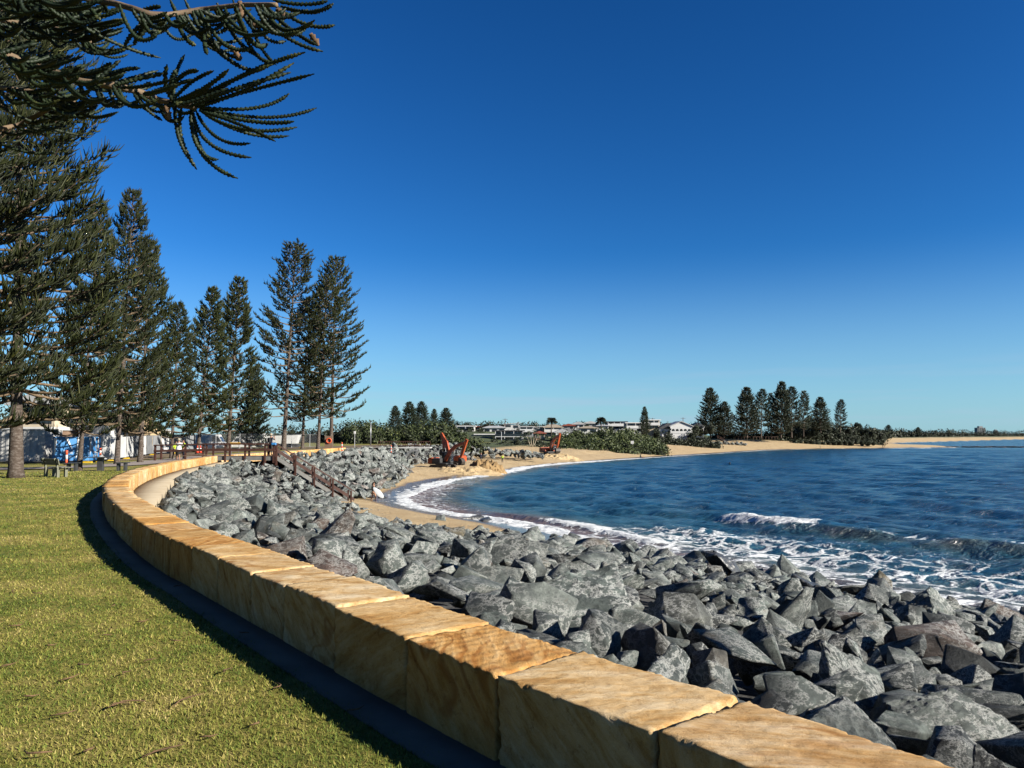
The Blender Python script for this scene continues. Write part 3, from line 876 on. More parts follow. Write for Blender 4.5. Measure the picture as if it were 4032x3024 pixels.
def block_mesh(lx, ly, lz, cell, seed, joint=.0):
    """Sawn block with chipped arrises, origin at the middle of its base."""
    nx, ny, nz_ = max(2, round(lx / cell)), max(2, round(ly / cell)), max(2, round(lz / cell))
    idx, V, Fq = {}, [], []

    def vid(i, j, k_):
        key = (i, j, k_)
        if key not in idx:
            idx[key] = len(V)
            V.append((lx * (i / nx - .5), ly * (j / ny - .5), lz * k_ / nz_))
        return idx[key]
    for i in range(nx):
        for j in range(ny):
            Fq.append((vid(i, j, nz_), vid(i + 1, j, nz_), vid(i + 1, j + 1, nz_), vid(i, j + 1, nz_)))
    for i in range(nx):
        for k_ in range(nz_):
            Fq.append((vid(i, 0, k_), vid(i + 1, 0, k_), vid(i + 1, 0, k_ + 1), vid(i, 0, k_ + 1)))
            Fq.append((vid(i + 1, ny, k_), vid(i, ny, k_), vid(i, ny, k_ + 1), vid(i + 1, ny, k_ + 1)))
    for j in range(ny):
        for k_ in range(nz_):
            Fq.append((vid(0, j + 1, k_), vid(0, j, k_), vid(0, j, k_ + 1), vid(0, j + 1, k_ + 1)))
            Fq.append((vid(nx, j, k_), vid(nx, j + 1, k_), vid(nx, j + 1, k_ + 1), vid(nx, j, k_ + 1)))
    V = np.array(V)
    h = np.array([lx, ly, lz]) / 2
    c = V - np.array([0, 0, lz / 2])
    e_ = h - np.abs(c)                                # distance to each pair of faces
    s_ = np.sort(e_, axis=1)
    edge_d = s_[:, 0] + s_[:, 1]                      # 0 on an arris
    o = seed * 7.31
    n_a = fbm(V * 9 + o, 3); n_b = fbm(V * 30 + o, 2); n_c = fbm(V * 3.2 + o, 2)
    chip = np.exp(-edge_d / .016) * (.002 + .040 * np.clip(n_a - .03, 0, 1) + .065 * np.clip(n_b - .02, 0, 1))
    low = V[:, 2] < 1e-4
    dirn = c / np.maximum(np.linalg.norm(c, axis=1), 1e-6)[:, None]
    dirn = np.where(e_ < .05, np.sign(c), 0) + 1e-9
    dirn /= np.linalg.norm(dirn, axis=1)[:, None]
    face_n = np.where(e_ < 1e-5, np.sign(c), 0)
    V = V - dirn * chip[:, None] * 1.0 + face_n * (.009 * n_c + .006 * n_b)[:, None]
    V[low, 2] = 0
    return V, np.array(Fq)


wall = empty('sandstone_wall', (0, 2.9, 0), label='low curving wall of cut sandstone blocks between lawn and rocks', cat='wall')
joints = [0.0]
anch = [(.60, 3.2), (-.06, 3.97), (-.65, 4.72), (-1.24, 5.5), (-1.83, 6.28), (-2.31, 6.9), (-2.93, 7.76), (-3.5, 8.54), (-4.05, 9.25), (-4.6, 10.0)]
anch_s = [float(WS[np.argmin(np.hypot(WALL[:, 0] - a, WALL[:, 1] - b_))]) for a, b_ in anch]
while joints[-1] < anch_s[0] - 1.35:
    joints.append(joints[-1] + .98)
joints[-1] = anch_s[0] - .98 if anch_s[0] - joints[-1] < 1.5 else joints[-1]
joints += anch_s
rw_ = random.Random(5)
while joints[-1] < WS[-1] - 1.3:
    joints.append(joints[-1] + rw_.uniform(.78, 1.12))
joints.append(WS[-1])
BLOCK_W = .60
for i in range(len(joints) - 1):
    s0, s1 = joints[i], joints[i + 1]
    p0, n0 = wall_at(s0); p1, n1_ = wall_at(s1)
    d = p1 - p0; ln = float(np.hypot(*d)); d /= ln
    nn = np.array([d[1], -d[0]])
    mid = (p0 + p1) / 2 + nn * BLOCK_W / 2
    dist = float(np.hypot(*mid))
    cell = .08 if mid[1] < 2.2 else .020 if dist < 5.5 else .026 if dist < 9 else .05 if dist < 16 else .12
    hgt = .45 + rw_.uniform(-.013, .013) + .12
    V, Fq = block_mesh(ln - rw_.uniform(.012, .024), BLOCK_W + rw_.uniform(-.02, .03), hgt, cell, i + 1)
    o = link('block', np_mesh('block', V, Fq, smooth_shade=False), wall, (M['sandstone'],))
    zb = gz(mid[1]) - .12
    o.location = Vector((mid[0], mid[1], zb)) - wall.location
    o.rotation_euler = (rw_.uniform(-.012, .012), rw_.uniform(-.008, .008), math.atan2(d[1], d[0]) + rw_.uniform(-.008, .008))

# second wall beyond the boardwalk
wall2 = empty('sandstone_wall', (-25.5, 67.2, 0), label='distant low sandstone block wall beyond the timber boardwalk, below the tall pines', cat='wall')
W2 = smooth_curve([(-25.6, 67.2), (-24.3, 74), (-22.4, 84), (-20.6, 94.5)], .2, 10)
S2 = np.concatenate([[0], np.cumsum(np.linalg.norm(np.diff(W2, axis=0), axis=1))])
q = 0.0
while q < S2[-1] - .6:
    ln = rw_.uniform(.85, 1.25)
    a = np.array([np.interp(q, S2, W2[:, 0]), np.interp(q, S2, W2[:, 1])])
    b_ = np.array([np.interp(q + ln, S2, W2[:, 0]), np.interp(q + ln, S2, W2[:, 1])])
    d = b_ - a
    V, Fq = block_mesh(float(np.hypot(*d)) - .02, .6, .75, .2, int(q * 10) + 300)
    o = link('block', np_mesh('block', V, Fq), wall2, (M['sandstone'],))
    m_ = (a + b_) / 2
    o.location = Vector((m_[0], m_[1], gz(m_[1]) - .40)) - wall2.location
    o.rotation_euler = (0, 0, math.atan2(d[1], d[0]))
    q += ln


def ribbon(name, left, right, mat, kind='structure', thick=None, extra=None):
    n_ = len(left)
    V = np.concatenate([left, right])
    i = np.arange(n_ - 1)
    Fq = np.stack([i, i + 1, i + 1 + n_, i + n_], 1)
    if thick:
        V = np.concatenate([V, V - np.array([0, 0, thick])])
        o = 2 * n_
        Fq = np.concatenate([Fq, np.stack([i, i + o, i + 1 + o, i + 1], 1), np.stack([i + n_, i + 1 + n_, i + 1 + n_ + o, i + n_ + o], 1)])
    return link(name, np_mesh(name, V, Fq), mats=(mat,), kind=kind)


# concrete mowing strip along the landward foot of the wall
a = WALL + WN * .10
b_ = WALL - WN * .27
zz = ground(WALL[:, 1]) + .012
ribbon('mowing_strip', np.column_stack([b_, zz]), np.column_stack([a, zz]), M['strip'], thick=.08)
# concrete apron between the wall and the rocks, widening round the bend
apron_w = .25 + .75 * smooth(15, 26, WALL[:, 1]) - .1 * smooth(36, 60, WALL[:, 1])
a = WALL + WN * .5
b_ = WALL + WN * (.6 + apron_w)[:, None]
zz = ground(WALL[:, 1]) - .06
ribbon('concrete_apron', np.column_stack([a, zz]), np.column_stack([b_, zz]), M['concrete'], thick=.25)

# ------------------------------------------------------------------ lawn sheet
edge_pts = np.concatenate([np.array([(5.5, -12.0), (5.2, -8.0), (5.0, -5.0)]), (WALL - WN * .22)[::3], W2[::3] + [-.1, 0], np.array([(-20.6, 106), (-21.4, 122), (-21.0, 138), (-18.5, 152), (-12.5, 166), (-4, 205)])])
ys = np.unique(np.concatenate([np.arange(-12, 30, .5), np.arange(30, 206, 1.5)]))
ex = np.interp(ys, edge_pts[:, 1], edge_pts[:, 0])
fr = 1 - np.linspace(0, 1, 60) ** 1.7
X = -220 + (ex[:, None] + 220) * np.sort(fr)[None, :]
X[:, -1] = ex
Y = np.repeat(ys[:, None], X.shape[1], 1)
hum = fbm(np.stack([X.ravel() * .25, Y.ravel() * .25, 0 * X.ravel()], 1), 3) * .035 * smooth(.3, 3, (ex[:, None] - X).ravel())
V = np.column_stack([X.ravel(), Y.ravel(), ground(Y.ravel()) + hum])
nc = X.shape[1]
i = np.arange((len(ys) - 1) * (nc - 1)); qv = (i // (nc - 1)) * nc + i % (nc - 1)
link('lawn', np_mesh('lawn', V, np.stack([qv, qv + 1, qv + 1 + nc, qv + nc], 1), smooth_shade=True), mats=(M['lawn'],), kind='structure')


def road(name, pts, width, mat, dz):
    c = smooth_curve(pts, 1.0, 6)
    t = np.gradient(c, axis=0); t /= np.linalg.norm(t, axis=1)[:, None]
    nrm = np.stack([t[:, 1], -t[:, 0]], 1)
    L_, R_ = c - nrm * width / 2, c + nrm * width / 2
    rows = [np.column_stack([L_ + (R_ - L_) * f_, ground((L_ + (R_ - L_) * f_)[:, 1]) + dz]) for f_ in (0, .5, 1)]
    n_ = len(c); i = np.arange(n_ - 1)
    V = np.concatenate(rows)
    Fq = np.concatenate([np.stack([i + k_ * n_, i + 1 + k_ * n_, i + 1 + (k_ + 1) * n_, i + (k_ + 1) * n_], 1) for k_ in (0, 1)])
    return link(name, np_mesh(name, V, Fq), mats=(mat,), kind='structure')


road('footpath', [(-120, 38), (-60, 40), (-38, 41.5), (-28, 45), (-26.5, 52), (-28.5, 62), (-29.5, 72), (-27, 84), (-24, 98), (-20, 118)], 3.2, M['path'], .05)
road('work_ground', [(-40, 60), (-36, 66), (-37, 84), (-32, 104), (-26, 124), (-22, 150)], 9, M['soil'], .03)

# grass blades over the near lawn
nb = 420000
rr_ = 2.1 * (48 / 2.1) ** RNG.random(nb)
aa = np.radians(RNG.uniform(-48, 22, nb))
gx, gy = rr_ * np.sin(aa), rr_ * np.cos(aa)
keep = gx < np.interp(gy, WALL[:, 1], (WALL - WN * .25)[:, 0]) + .03 * RNG.standard_normal(nb)
sel = np.where((gx > -16))[0]
dd = np.full(nb, 9.0); dd[sel] = signed_dist(np.stack([gx, gy], 1)[sel], WALL[::10])[0]
keep &= dd > .235 + .03 * RNG.standard_normal(nb)
gx, gy, rr_ = gx[keep], gy[keep], rr_[keep]
n_ = len(gx)
gzv = ground(gy)
ha = RNG.uniform(0, 2 * math.pi, n_)
hh = RNG.uniform(.009, .024, n_) * (1 + .35 * fbm(np.stack([gx, gy, 0 * gx], 1), 2)) * (1 + rr_ * .03)
ww = RNG.uniform(.0013, .0028, n_) * (.75 + rr_ / 5.5)
lean = RNG.uniform(.2, 1.5, n_) * hh
la = ha + RNG.uniform(.6, 2.4, n_)
V = np.empty((n_, 3, 3))
V[:, 0] = np.stack([gx - ww * np.cos(ha), gy - ww * np.sin(ha), gzv], 1)
V[:, 1] = np.stack([gx + ww * np.cos(ha), gy + ww * np.sin(ha), gzv], 1)
V[:, 2] = np.stack([gx + lean * np.cos(la), gy + lean * np.sin(la), gzv + hh], 1)
V[:, :, 2] += (fbm(np.stack([gx * .25, gy * .25, 0 * gx], 1), 3) * .035)[:, None] * smooth(.3, 3, np.interp(gy, edge_pts[:, 1], edge_pts[:, 0]) - gx)[:, None]
tint = np.repeat(RNG.beta(1.6, 2.4, n_), 3)
link('grass', np_mesh('grass', V.reshape(-1, 3), np.arange(n_ * 3).reshape(-1, 3), {'tint': tint}), mats=(M['blades'],),
     label='short green and straw coloured lawn grass blades', cat='grass', kind='stuff')
# ------------------------------------------------------------------ rocks
def rock_proto(seed, cuts, rough=.042):
    rn = random.Random(seed)
    bm = bmesh.new()
    n_ = rn.randint(10, 14)
    ax = (rn.uniform(.95, 1.2), rn.uniform(.68, .92), rn.uniform(.48, .72))
    for _ in range(n_):
        v = Vector((rn.gauss(0, 1), rn.gauss(0, 1), rn.gauss(0, 1)))
        mxa = max(abs(v.x), abs(v.y), abs(v.z))
        v = v / (mxa * .64 + v.length * .36) * rn.uniform(.84, 1.06)
        bm.verts.new((v.x * ax[0] * .5, v.y * ax[1] * .5, v.z * ax[2] * .5))
    r = bmesh.ops.convex_hull(bm, input=bm.verts[:])
    bmesh.ops.delete(bm, geom=[g for g in bm.verts if not g.link_faces], context='VERTS')
    if cuts:
        bmesh.ops.bevel(bm, geom=bm.edges[:], offset=.009, segments=1, affect='EDGES')
        bmesh.ops.triangulate(bm, faces=bm.faces[:])
        for _ in range(cuts):
            es = [e_ for e_ in bm.edges if e_.calc_length() > .55 / (2 ** cuts)]
            bmesh.ops.subdivide_edges(bm, edges=es, cuts=1)
            bmesh.ops.triangulate(bm, faces=bm.faces[:])
        bm.normal_update()
        bm.verts.ensure_lookup_table()
        co = np.array([v.co[:] for v in bm.verts]); no = np.array([v.normal[:] for v in bm.verts])
        a = fbm(co * 2.3 + seed * 3.7, 3)
        rot = Euler((seed, seed * 1.7, seed * .6)).to_matrix()
        bed = co @ np.array(rot)
        b_ = fbm(bed * np.array([2.0, 2.5, 9.0]) + seed * 1.3, 4)          # bedding: ledges along one plane
        c = .5 - 1.6 * np.abs(fbm(co * 11 + seed, 3))                      # sharp fracture ridges
        dsp = rough * (.5 * a + 1.05 * b_ + .75 * c)
        co = co + no * dsp[:, None]
        for v, q in zip(bm.verts, co):
            v.co = q
    bmesh.ops.triangulate(bm, faces=bm.faces[:])
    me = bpy.data.meshes.new('rock')
    bm.to_mesh(me); bm.free()
    me.materials.append(M['rock'])
    return me


ROCK_HI = [rock_proto(s, 4) for s in range(1, 13)]
ROCK_MID = [rock_proto(s, 2) for s in range(20, 34)]
ROCK_LO = [rock_proto(s, 1) for s in range(40, 52)]


def arrays(me):
    v = np.empty(len(me.vertices) * 3, np.float32); me.vertices.foreach_get('co', v)
    f = np.empty(len(me.loops), np.int32); me.loops.foreach_get('vertex_index', f)
    return v.reshape(-1, 3), f.reshape(-1, 3)


LO_ARR = [arrays(m_) for m_ in ROCK_LO]


class RockField:
    """Throws rocks on a ruled slope between a top curve and a toe curve."""

    def __init__(self, pairs, z_top, z_toe, bulge=0.0):
        p = np.array([(*a, *b_) for a, b_ in pairs], float)
        self.p = smooth_curve(p, .6, 6) if len(p) > 2 else resample(p, .6)
        self.s = np.linspace(0, 1, len(self.p))
        self.zt, self.zb, self.bulge = z_top, z_toe, bulge
        ln = np.hypot(self.p[:, 2] - self.p[:, 0], self.p[:, 3] - self.p[:, 1])
        md = (self.p[:, :2] + self.p[:, 2:]) / 2
        st = np.linalg.norm(np.gradient(md, axis=0), axis=1)
        self.wgt = np.cumsum(ln * st); self.wgt /= self.wgt[-1]

    def point(self, t, w):
        q = np.array([np.interp(t, self.s, self.p[:, i]) for i in range(4)]).T
        xy = q[..., :2] + (q[..., 2:] - q[..., :2]) * np.asarray(w)[..., None]
        zt = self.zt(xy[..., 1])
        bg = self.bulge(xy[..., 1]) if callable(self.bulge) else self.bulge
        z_ = zt + (self.zb - zt) * w + bg * np.sin(np.pi * np.clip(w, 0, 1))
        return np.concatenate([xy, z_[..., None]], -1)

    def throw(self, rng, passes, ok=None):
        out, cells = [], {}
        for size, spread, tries, sep in passes:
            t = np.interp(rng.random(tries), self.wgt, self.s); w = rng.random(tries)
            P_ = self.point(t, w).tolist()
            sz = (size * np.exp(rng.normal(0, spread, tries))).tolist()
            for (x_, y_, z_), s_ in zip(P_, sz):
                ci, cj = int(x_ // 2.5), int(y_ // 2.5)
                bad = False
                for a_ in (-1, 0, 1):
                    for b2 in (-1, 0, 1):
                        for q_ in cells.get((ci + a_, cj + b2), ()):
                            if (q_[0] - x_) ** 2 + (q_[1] - y_) ** 2 < (sep * .5 * (q_[3] + s_)) ** 2:
                                bad = True; break
                        if bad: break
                    if bad: break
                if not bad:
                    q_ = (x_, y_, z_, s_)
                    out.append(q_); cells.setdefault((ci, cj), []).append(q_)
        return np.array(out)

    def base(self, name, parent, drop):
        tt = np.linspace(0, 1, 90); w_ = np.linspace(-.03, 1.06, 16)
        T, W_ = np.meshgrid(tt, w_)
        P_ = self.point(T.ravel(), W_.ravel())
        P_[:, 2] -= drop - .2 * fbm(P_ * .9, 3)
        n_ = len(tt); i = np.arange((len(w_) - 1) * (n_ - 1)); q_ = (i // (n_ - 1)) * n_ + i % (n_ - 1)
        P_ -= np.array(parent.location)
        return link(name, np_mesh(name, P_, np.stack([q_, q_ + 1, q_ + 1 + n_, q_ + n_], 1), smooth_shade=True), parent, (M['fill'],))


def lay_rocks(rocks, parent, slope_dir, nmax, rng, sink=.05, tilt=.38, label_kind='stuff'):
    """The rocks that show largest become single parts; the rest one part."""
    vis = rocks[:, 3] / np.maximum(rocks[:, 1], 2)
    order = np.argsort(-vis)
    loc0 = np.array(parent.location)
    VV, FF, TT, off = [], [], [], 0
    for rank, k_ in enumerate(order):
        x_, y_, z_, s_ = rocks[k_]
        e = Euler((rng.normal(0, tilt), rng.normal(0, tilt) + slope_dir, rng.uniform(0, 6.283)))
        sc = np.array([s_ * rng.uniform(.95, 1.25), s_ * rng.uniform(.8, 1.1), s_ * rng.uniform(.75, 1.1)])
        p_ = np.array([x_, y_, z_ + sink * s_])
        if rank < nmax:
            pr = vis[k_] * 769
            me_ = ROCK_HI[rng.integers(len(ROCK_HI))] if pr > 24 else ROCK_MID[rng.integers(len(ROCK_MID))]
            o = bpy.data.objects.new('rock', me_)
            COL.objects.link(o); o.parent = parent
            o.location = p_ - loc0; o.rotation_euler = e; o.scale = sc
        else:
            v, f = LO_ARR[rng.integers(len(LO_ARR))]
            v = (v * sc) @ np.array(e.to_matrix()).T + p_ - loc0
            VV.append(v); FF.append(f + off); off += len(v); TT.append(np.full(len(v), rng.random()))
    if VV:
        link('small_rocks', np_mesh('small_rocks', np.concatenate(VV), np.concatenate(FF), {'tint': np.concatenate(TT)}), parent, (M['rock_mass'],), kind='stuff')


rg = np.random.default_rng(3)
toes = [(-1.5, (30, 2)), (1.0, (25, 11)), (3.0, (20.5, 20.8)), (5.4, (17.2, 27.2)), (8.3, (13.0, 33.5)), (12.3, (8.4, 40.8)), (16.4, (3.8, 47.4)), (21.0, (-2.6, 53)), (27, (-6.4, 57.0)),
        (36, (-9.8, 60.2)), (46, (-12.2, 62.4)), (56, (-13.6, 63.8)), (62.4, (-14.4, 65.4))]
pairs = []
for yy, toe in toes:
    k_ = int(np.argmin(np.abs(WALL[:, 1] - yy)))
    tp = WALL[k_] + WN[k_] * (.6 + apron_w[k_] + .32)
    pairs.append(((tp[0], tp[1]), toe))
pairs += [((-23.4, 65.2), (-14.2, 67.0)), ((-22.8, 67.6), (-14.0, 68.4))]
def top_near(y_):
    return ground(y_) - .12 - .30 * (1 - smooth(8, 18, y_)) - .35 * smooth(60, 63, y_)
field = RockField(pairs, top_near, -4.85, lambda y_: .10 - .55 * smooth(26, 40, y_) + 1.6 * smooth(51, 61, y_))
rev = empty('rock_revetment', (-6, 26, -2.5), label='near slope of loose grey quarried rocks between sandstone wall and water', cat='rocks')
rocks = field.throw(rg, [(1.35, .14, 45, .84), (.95, .2, 1600, .80), (.68, .2, 8000, .80), (.44, .25, 14000, .80)])
# bigger stones on the near side
nearest = 1 + .20 * (1 - smooth(7, 16, rocks[:, 1]))
far_from_wall = -signed_dist(rocks[:, :2], WALL[::8])[0]
nearest = 1 + (nearest - 1) * smooth(2.0, 4.5, far_from_wall)
rocks[:, 3] = np.where(far_from_wall < 3.2, np.minimum(rocks[:, 3], .5 + .22 * far_from_wall), rocks[:, 3])
rocks[:, 3] *= nearest * (1 + .60 * smooth(3.0, 4.4, -rocks[:, 2]) * (1 - smooth(42, 52, rocks[:, 1])))
field.base('fill', rev, .42)
lay_rocks(rocks, rev, 0, 300, rg)

# revetment beyond the stairs
pairs2 = [((-20.6, 68.4), (-13.8, 69.8)), ((-22.6, 74), (-14.1, 77.5)), ((-21.2, 84), (-14.2, 90)), ((-19.8, 94), (-14.3, 103)), ((-20.4, 106), (-14.8, 116)), ((-21.2, 120), (-16.4, 127)), ((-20.6, 138), (-16.0, 142)), ((-18, 152), (-12, 156)), ((-12, 164), (-6.5, 162))]
def top_far(y_):
    return -.30 + 0 * np.asarray(y_, float)
field2 = RockField(pairs2, top_far, -4.1, .1)
rev2 = empty('rock_revetment', (-16, 95, -2), label='far slope of loose grey quarried rocks beyond the timber stairs, above the beach', cat='rocks')
rocks2 = field2.throw(rg, [(1.35, .18, 900, .72), (1.0, .2, 2500, .72), (.7, .2, 3500, .75)])
field2.base('fill', rev2, .40)
lay_rocks(rocks2, rev2, 0, 300, rg, tilt=.5)

# heap of pale rocks at the far end of the works
rev3 = empty('rock_heap', (-4, 172, -2.6), label='heap of pale quarried rocks on the sand beyond the orange excavators', cat='rocks')
hp = []
for _ in range(95):
    a_, b2 = rg.random(), rg.random()
    xx = -9 + 16 * a_
    hp.append((xx, 168 + 8 * b2, -3.2 + 2.6 * (1 - abs(b2 - .55) * 1.6) * (1 - .75 * a_), rg.uniform(.9, 1.7)))
lay_rocks(np.array(hp), rev3, 0, 95, rg, tilt=.6)
# rock toe under the headland stairs
rev4 = empty('rock_heap', (97, 352, -1.6), label='short bank of grey rocks below the scrub on the far headland', cat='rocks')
hp = np.array([(84 + 24 * a_, 345 + 6 * b2 + 8 * a_, 0, rg.uniform(1.1, 2.0)) for a_, b2 in zip(rg.random(70), rg.random(70))])
hp[:, 2] = terrain_height(hp[:, :2])[0] + .3
lay_rocks(np.array(hp), rev4, 0, 70, rg, tilt=.6)


def single_rock(u, v, yd, size, seed, label, sc=(1, 1, 1), rot=(0, 0, 0), hi=True):
    o = bpy.data.objects.new('rock', (ROCK_HI if hi else ROCK_MID)[seed % 12])
    COL.objects.link(o)
    o.location = px(u, v, yd); o.scale = [size * q_ for q_ in sc]; o.rotation_euler = rot
    if 'dark' in label:
        o.material_slots[0].link = 'OBJECT'; o.material_slots[0].material = M['rock_wet']
    return set_props(o, label, 'rock', 'single rocks off the slope')


single_rock(2865, 2243, 29.5, 2.2, 3, 'dark pointed rock leaning left at the edge of the foam', (1.0, .7, .62), (.2, .55, .3))
single_rock(3200, 2330, 25.5, 2.3, 5, 'dark humped rock standing against the white surf, right of the leaning one', (.9, .8, .95), (.1, .35, 1.2))
single_rock(3640, 2420, 19.5, 1.9, 7, 'tall pale triangular rock on the right, pointing up before the surf', (.75, .7, 1.15), (.15, -.25, .4))
single_rock(1865, 2040, 57.5, 2.0, 2, 'low dark wet rock lying alone on the wet sand', (1, .8, .45), (0, .1, .4))
single_rock(1912, 2050, 56.0, 1.5, 8, 'smaller dark wet rock touching the larger one on wet sand', (1, .8, .5), (0, -.1, 1.4))
single_rock(1436, 1948, 72.5, 1.25, 4, 'grey boulder on dry sand just behind the surfer', (1, .8, .55), (0, .1, .3), False)
single_rock(1466, 1956, 72.0, 1.05, 9, 'dark flat boulder on dry sand between the surfer and the grey boulder', (1.2, .8, .42), (0, 0, 1), False)
single_rock(1507, 1957, 72.0, 1.1, 6, 'dark boulder on dry sand to the right of the surfer', (1, .9, .42), (0, -.1, .6), False)
# ------------------------------------------------------------------ trees
def ropes(B, D0, U, L, r, k=3, sides=3, tip=.25):
    """Curved tapering branchlets: base B, direction D0, bend U (all (n,3)), length L (n)."""
    n_ = len(B)
    s_ = np.linspace(0, 1, k)
    C = B[:, None] + D0[:, None] * (L[:, None] * s_)[..., None] + U[:, None] * (L[:, None] * s_ ** 2)[..., None]
    T = D0[:, None] + 2 * U[:, None] * s_[None, :, None]
    T /= np.linalg.norm(T, axis=2)[..., None]
    ref = np.where(np.abs(T[..., 2:3]) > .9, np.array([1., 0, 0]), np.array([0, 0, 1.]))
    A = np.cross(T, ref); A /= np.linalg.norm(A, axis=2)[..., None]
    Bn = np.cross(T, A)
    rad = r[:, None] * (1 - (1 - tip) * s_ ** 3)
    V = []
    for q in range(sides):
        t = 2 * math.pi * q / sides
        V.append(C + (A * math.cos(t) + Bn * math.sin(t)) * rad[..., None])
    V = np.stack(V, 2)                                  # n, k, sides, 3
    base = np.arange(n_)[:, None, None] * (k * sides) + np.arange(k - 1)[None, :, None] * sides + np.arange(sides)[None, None, :]
    nxt = np.arange(n_)[:, None, None] * (k * sides) + np.arange(k - 1)[None, :, None] * sides + (np.arange(sides)[None, None, :] + 1) % sides
    F = np.stack([base, nxt, nxt + sides, base + sides], -1).reshape(-1, 4)
    return V.reshape(-1, 3), F


def araucaria(seed, H, R_, z0, whorl, per, nsec, nrope, rlen, rrad, inner=.35, rise=.12, droop=0.0, power=.75, skip=0.0, sec_len=.55, top_frac=.10, sides=3):
    """Norfolk pine built at true size: returns (trunk, branches, foliage) meshes."""
    rn = np.random.default_rng(seed)
    tr = MB()
    bend = [(rn.normal(0, .012) * H * (i / 10) ** 2, rn.normal(0, .008) * H * (i / 10) ** 2) for i in range(11)]
    pts = [(bend[i][0] * .3, bend[i][1] * .3, H * i / 10) for i in range(11)]
    r0 = .0098 * H + .04
    rad = [r0 * (1 - .93 * (i / 10) ** .9) for i in range(11)]
    pts = [(0, 0, -.3), (0, 0, .25)] + pts[1:]
    rad = [r0 * 1.55, r0 * 1.15] + rad[1:]
    tr.tube(pts, rad, 10)
    cx = np.interp
    zt = np.array([p[2] for p in pts]); xt = np.array([p[0] for p in pts]); yt = np.array([p[1] for p in pts])
    wood = MB()
    RB, RD, RU, RL, RR, TT = [], [], [], [], [], []
    z = z0
    ang = rn.uniform(0, 6.28)
    while z < H * .985:
        t = (z - z0) / (H - z0)
        prof = (1 - t) ** power * (1 - .25 * math.exp(-t * 9)) + top_frac * (1 - t) * .3 + .035
        nb_ = per + rn.integers(-1, 2)
        ang += rn.uniform(.3, .9)
        for b in range(nb_):
            if rn.random() < skip:
                continue
            a = ang + 2 * math.pi * b / nb_ + rn.normal(0, .12)
            L = R_ * prof * rn.uniform(.78, 1.16)
            o = np.array([np.interp(z, zt, xt), np.interp(z, zt, yt), z + rn.normal(0, .06)])
            hd = np.array([math.cos(a), math.sin(a), 0])
            el = rise + .65 * t ** 2 - droop * (1 - t) + rn.normal(0, .06)
            m_ = 6
            ss = np.linspace(0, 1, m_)
            cur = o + hd * (L * ss * math.cos(el))[:, None] + np.array([0, 0, 1.]) * (L * (ss * math.sin(el) - .10 * (1 - t) * np.sin(ss * math.pi) + .13 * ss ** 3))[:, None]
            wr = (.010 * L + .014)
            wood.tube([tuple(p) for p in cur], [wr * (1.25 - q) + .006 for q in ss], 4, caps=False)
            ns = max(3, int(nsec * (L / R_) ** .7 + .5))
            side = np.cross(hd, [0, 0, 1.])
            for s in range(ns):
                u = inner + (1 - inner) * (s + rn.random() * .6) / ns
                sg = 1 if s % 2 else -1
                if s == ns - 1:
                    u, sg = .985, 0
                p = np.array([np.interp(u, ss, cur[:, i]) for i in range(3)])
                sl = sec_len * rn.uniform(.7, 1.25) * min(1, (.35 + L / R_)) * (1.15 - .55 * (u - inner) / (1 - inner))
                sd = hd * rn.uniform(.55, .95) + side * sg * rn.uniform(.5, .95) + np.array([0, 0, rn.uniform(.05, .35)])
                sd /= np.linalg.norm(sd)
                e_ = p + sd * sl
                q_ = rn.random((nrope, 3)) - .5
                fr = rn.uniform(.15, 1.0, nrope)
                RB.append(p + (e_ - p) * fr[:, None])
                dd_ = sd + q_ * np.array([1.7, 1.7, .7]) + np.array([0, 0, .12])
                RD.append(dd_ / np.linalg.norm(dd_, axis=1)[:, None])
                RU.append(np.tile([0, 0, 1.], (nrope, 1)) * rn.uniform(.3, 1.0, nrope)[:, None])
                RL.append(rlen * rn.uniform(.6, 1.2, nrope) * min(1.0, .5 + L / R_))
                RR.append(np.full(nrope, rrad) * rn.uniform(.7, 1.15, nrope))
                TT.append(np.clip(rn.normal(.42 + .12 * (u > .8), .2, nrope), 0, 1))
        z += whorl * rn.uniform(.75, 1.2) * (1 - .45 * t)
    n_ = 22                                             # leader tuft
    RB.append(np.tile([np.interp(H, zt, xt), np.interp(H, zt, yt), H - .25], (n_, 1)))
    d_ = rn.normal(0, .5, (n_, 3)); d_[:, 2] = rn.uniform(.5, 1.3, n_)
    RD.append(d_ / np.linalg.norm(d_, axis=1)[:, None]); RU.append(np.zeros((n_, 3))); RL.append(np.full(n_, rlen * 1.1)); RR.append(np.full(n_, rrad)); TT.append(np.full(n_, .6))
    B, D_, U, L, r, T = (np.concatenate(q) for q in (RB, RD, RU, RL, RR, TT))
    V, F = ropes(B, D_, U, L, r, 3, sides)
    tint = np.repeat(T, 3 * sides)
    fol = np_mesh('crown', V, F, {'tint': tint})
    tme, wme = tr.mesh('trunk'), wood.mesh('branches')
    for m_ in (tme, wme):
        m_.polygons.foreach_set('use_smooth', [True] * len(m_.polygons))
    return tme, wme, fol


def tree_kind(key, mats, *a, **k):
    t, w, f = araucaria(*a, **k)
    for me_, mt in zip((t, w, f), mats):
        me_.materials.append(mt)
    return (t, w, f, a[1])


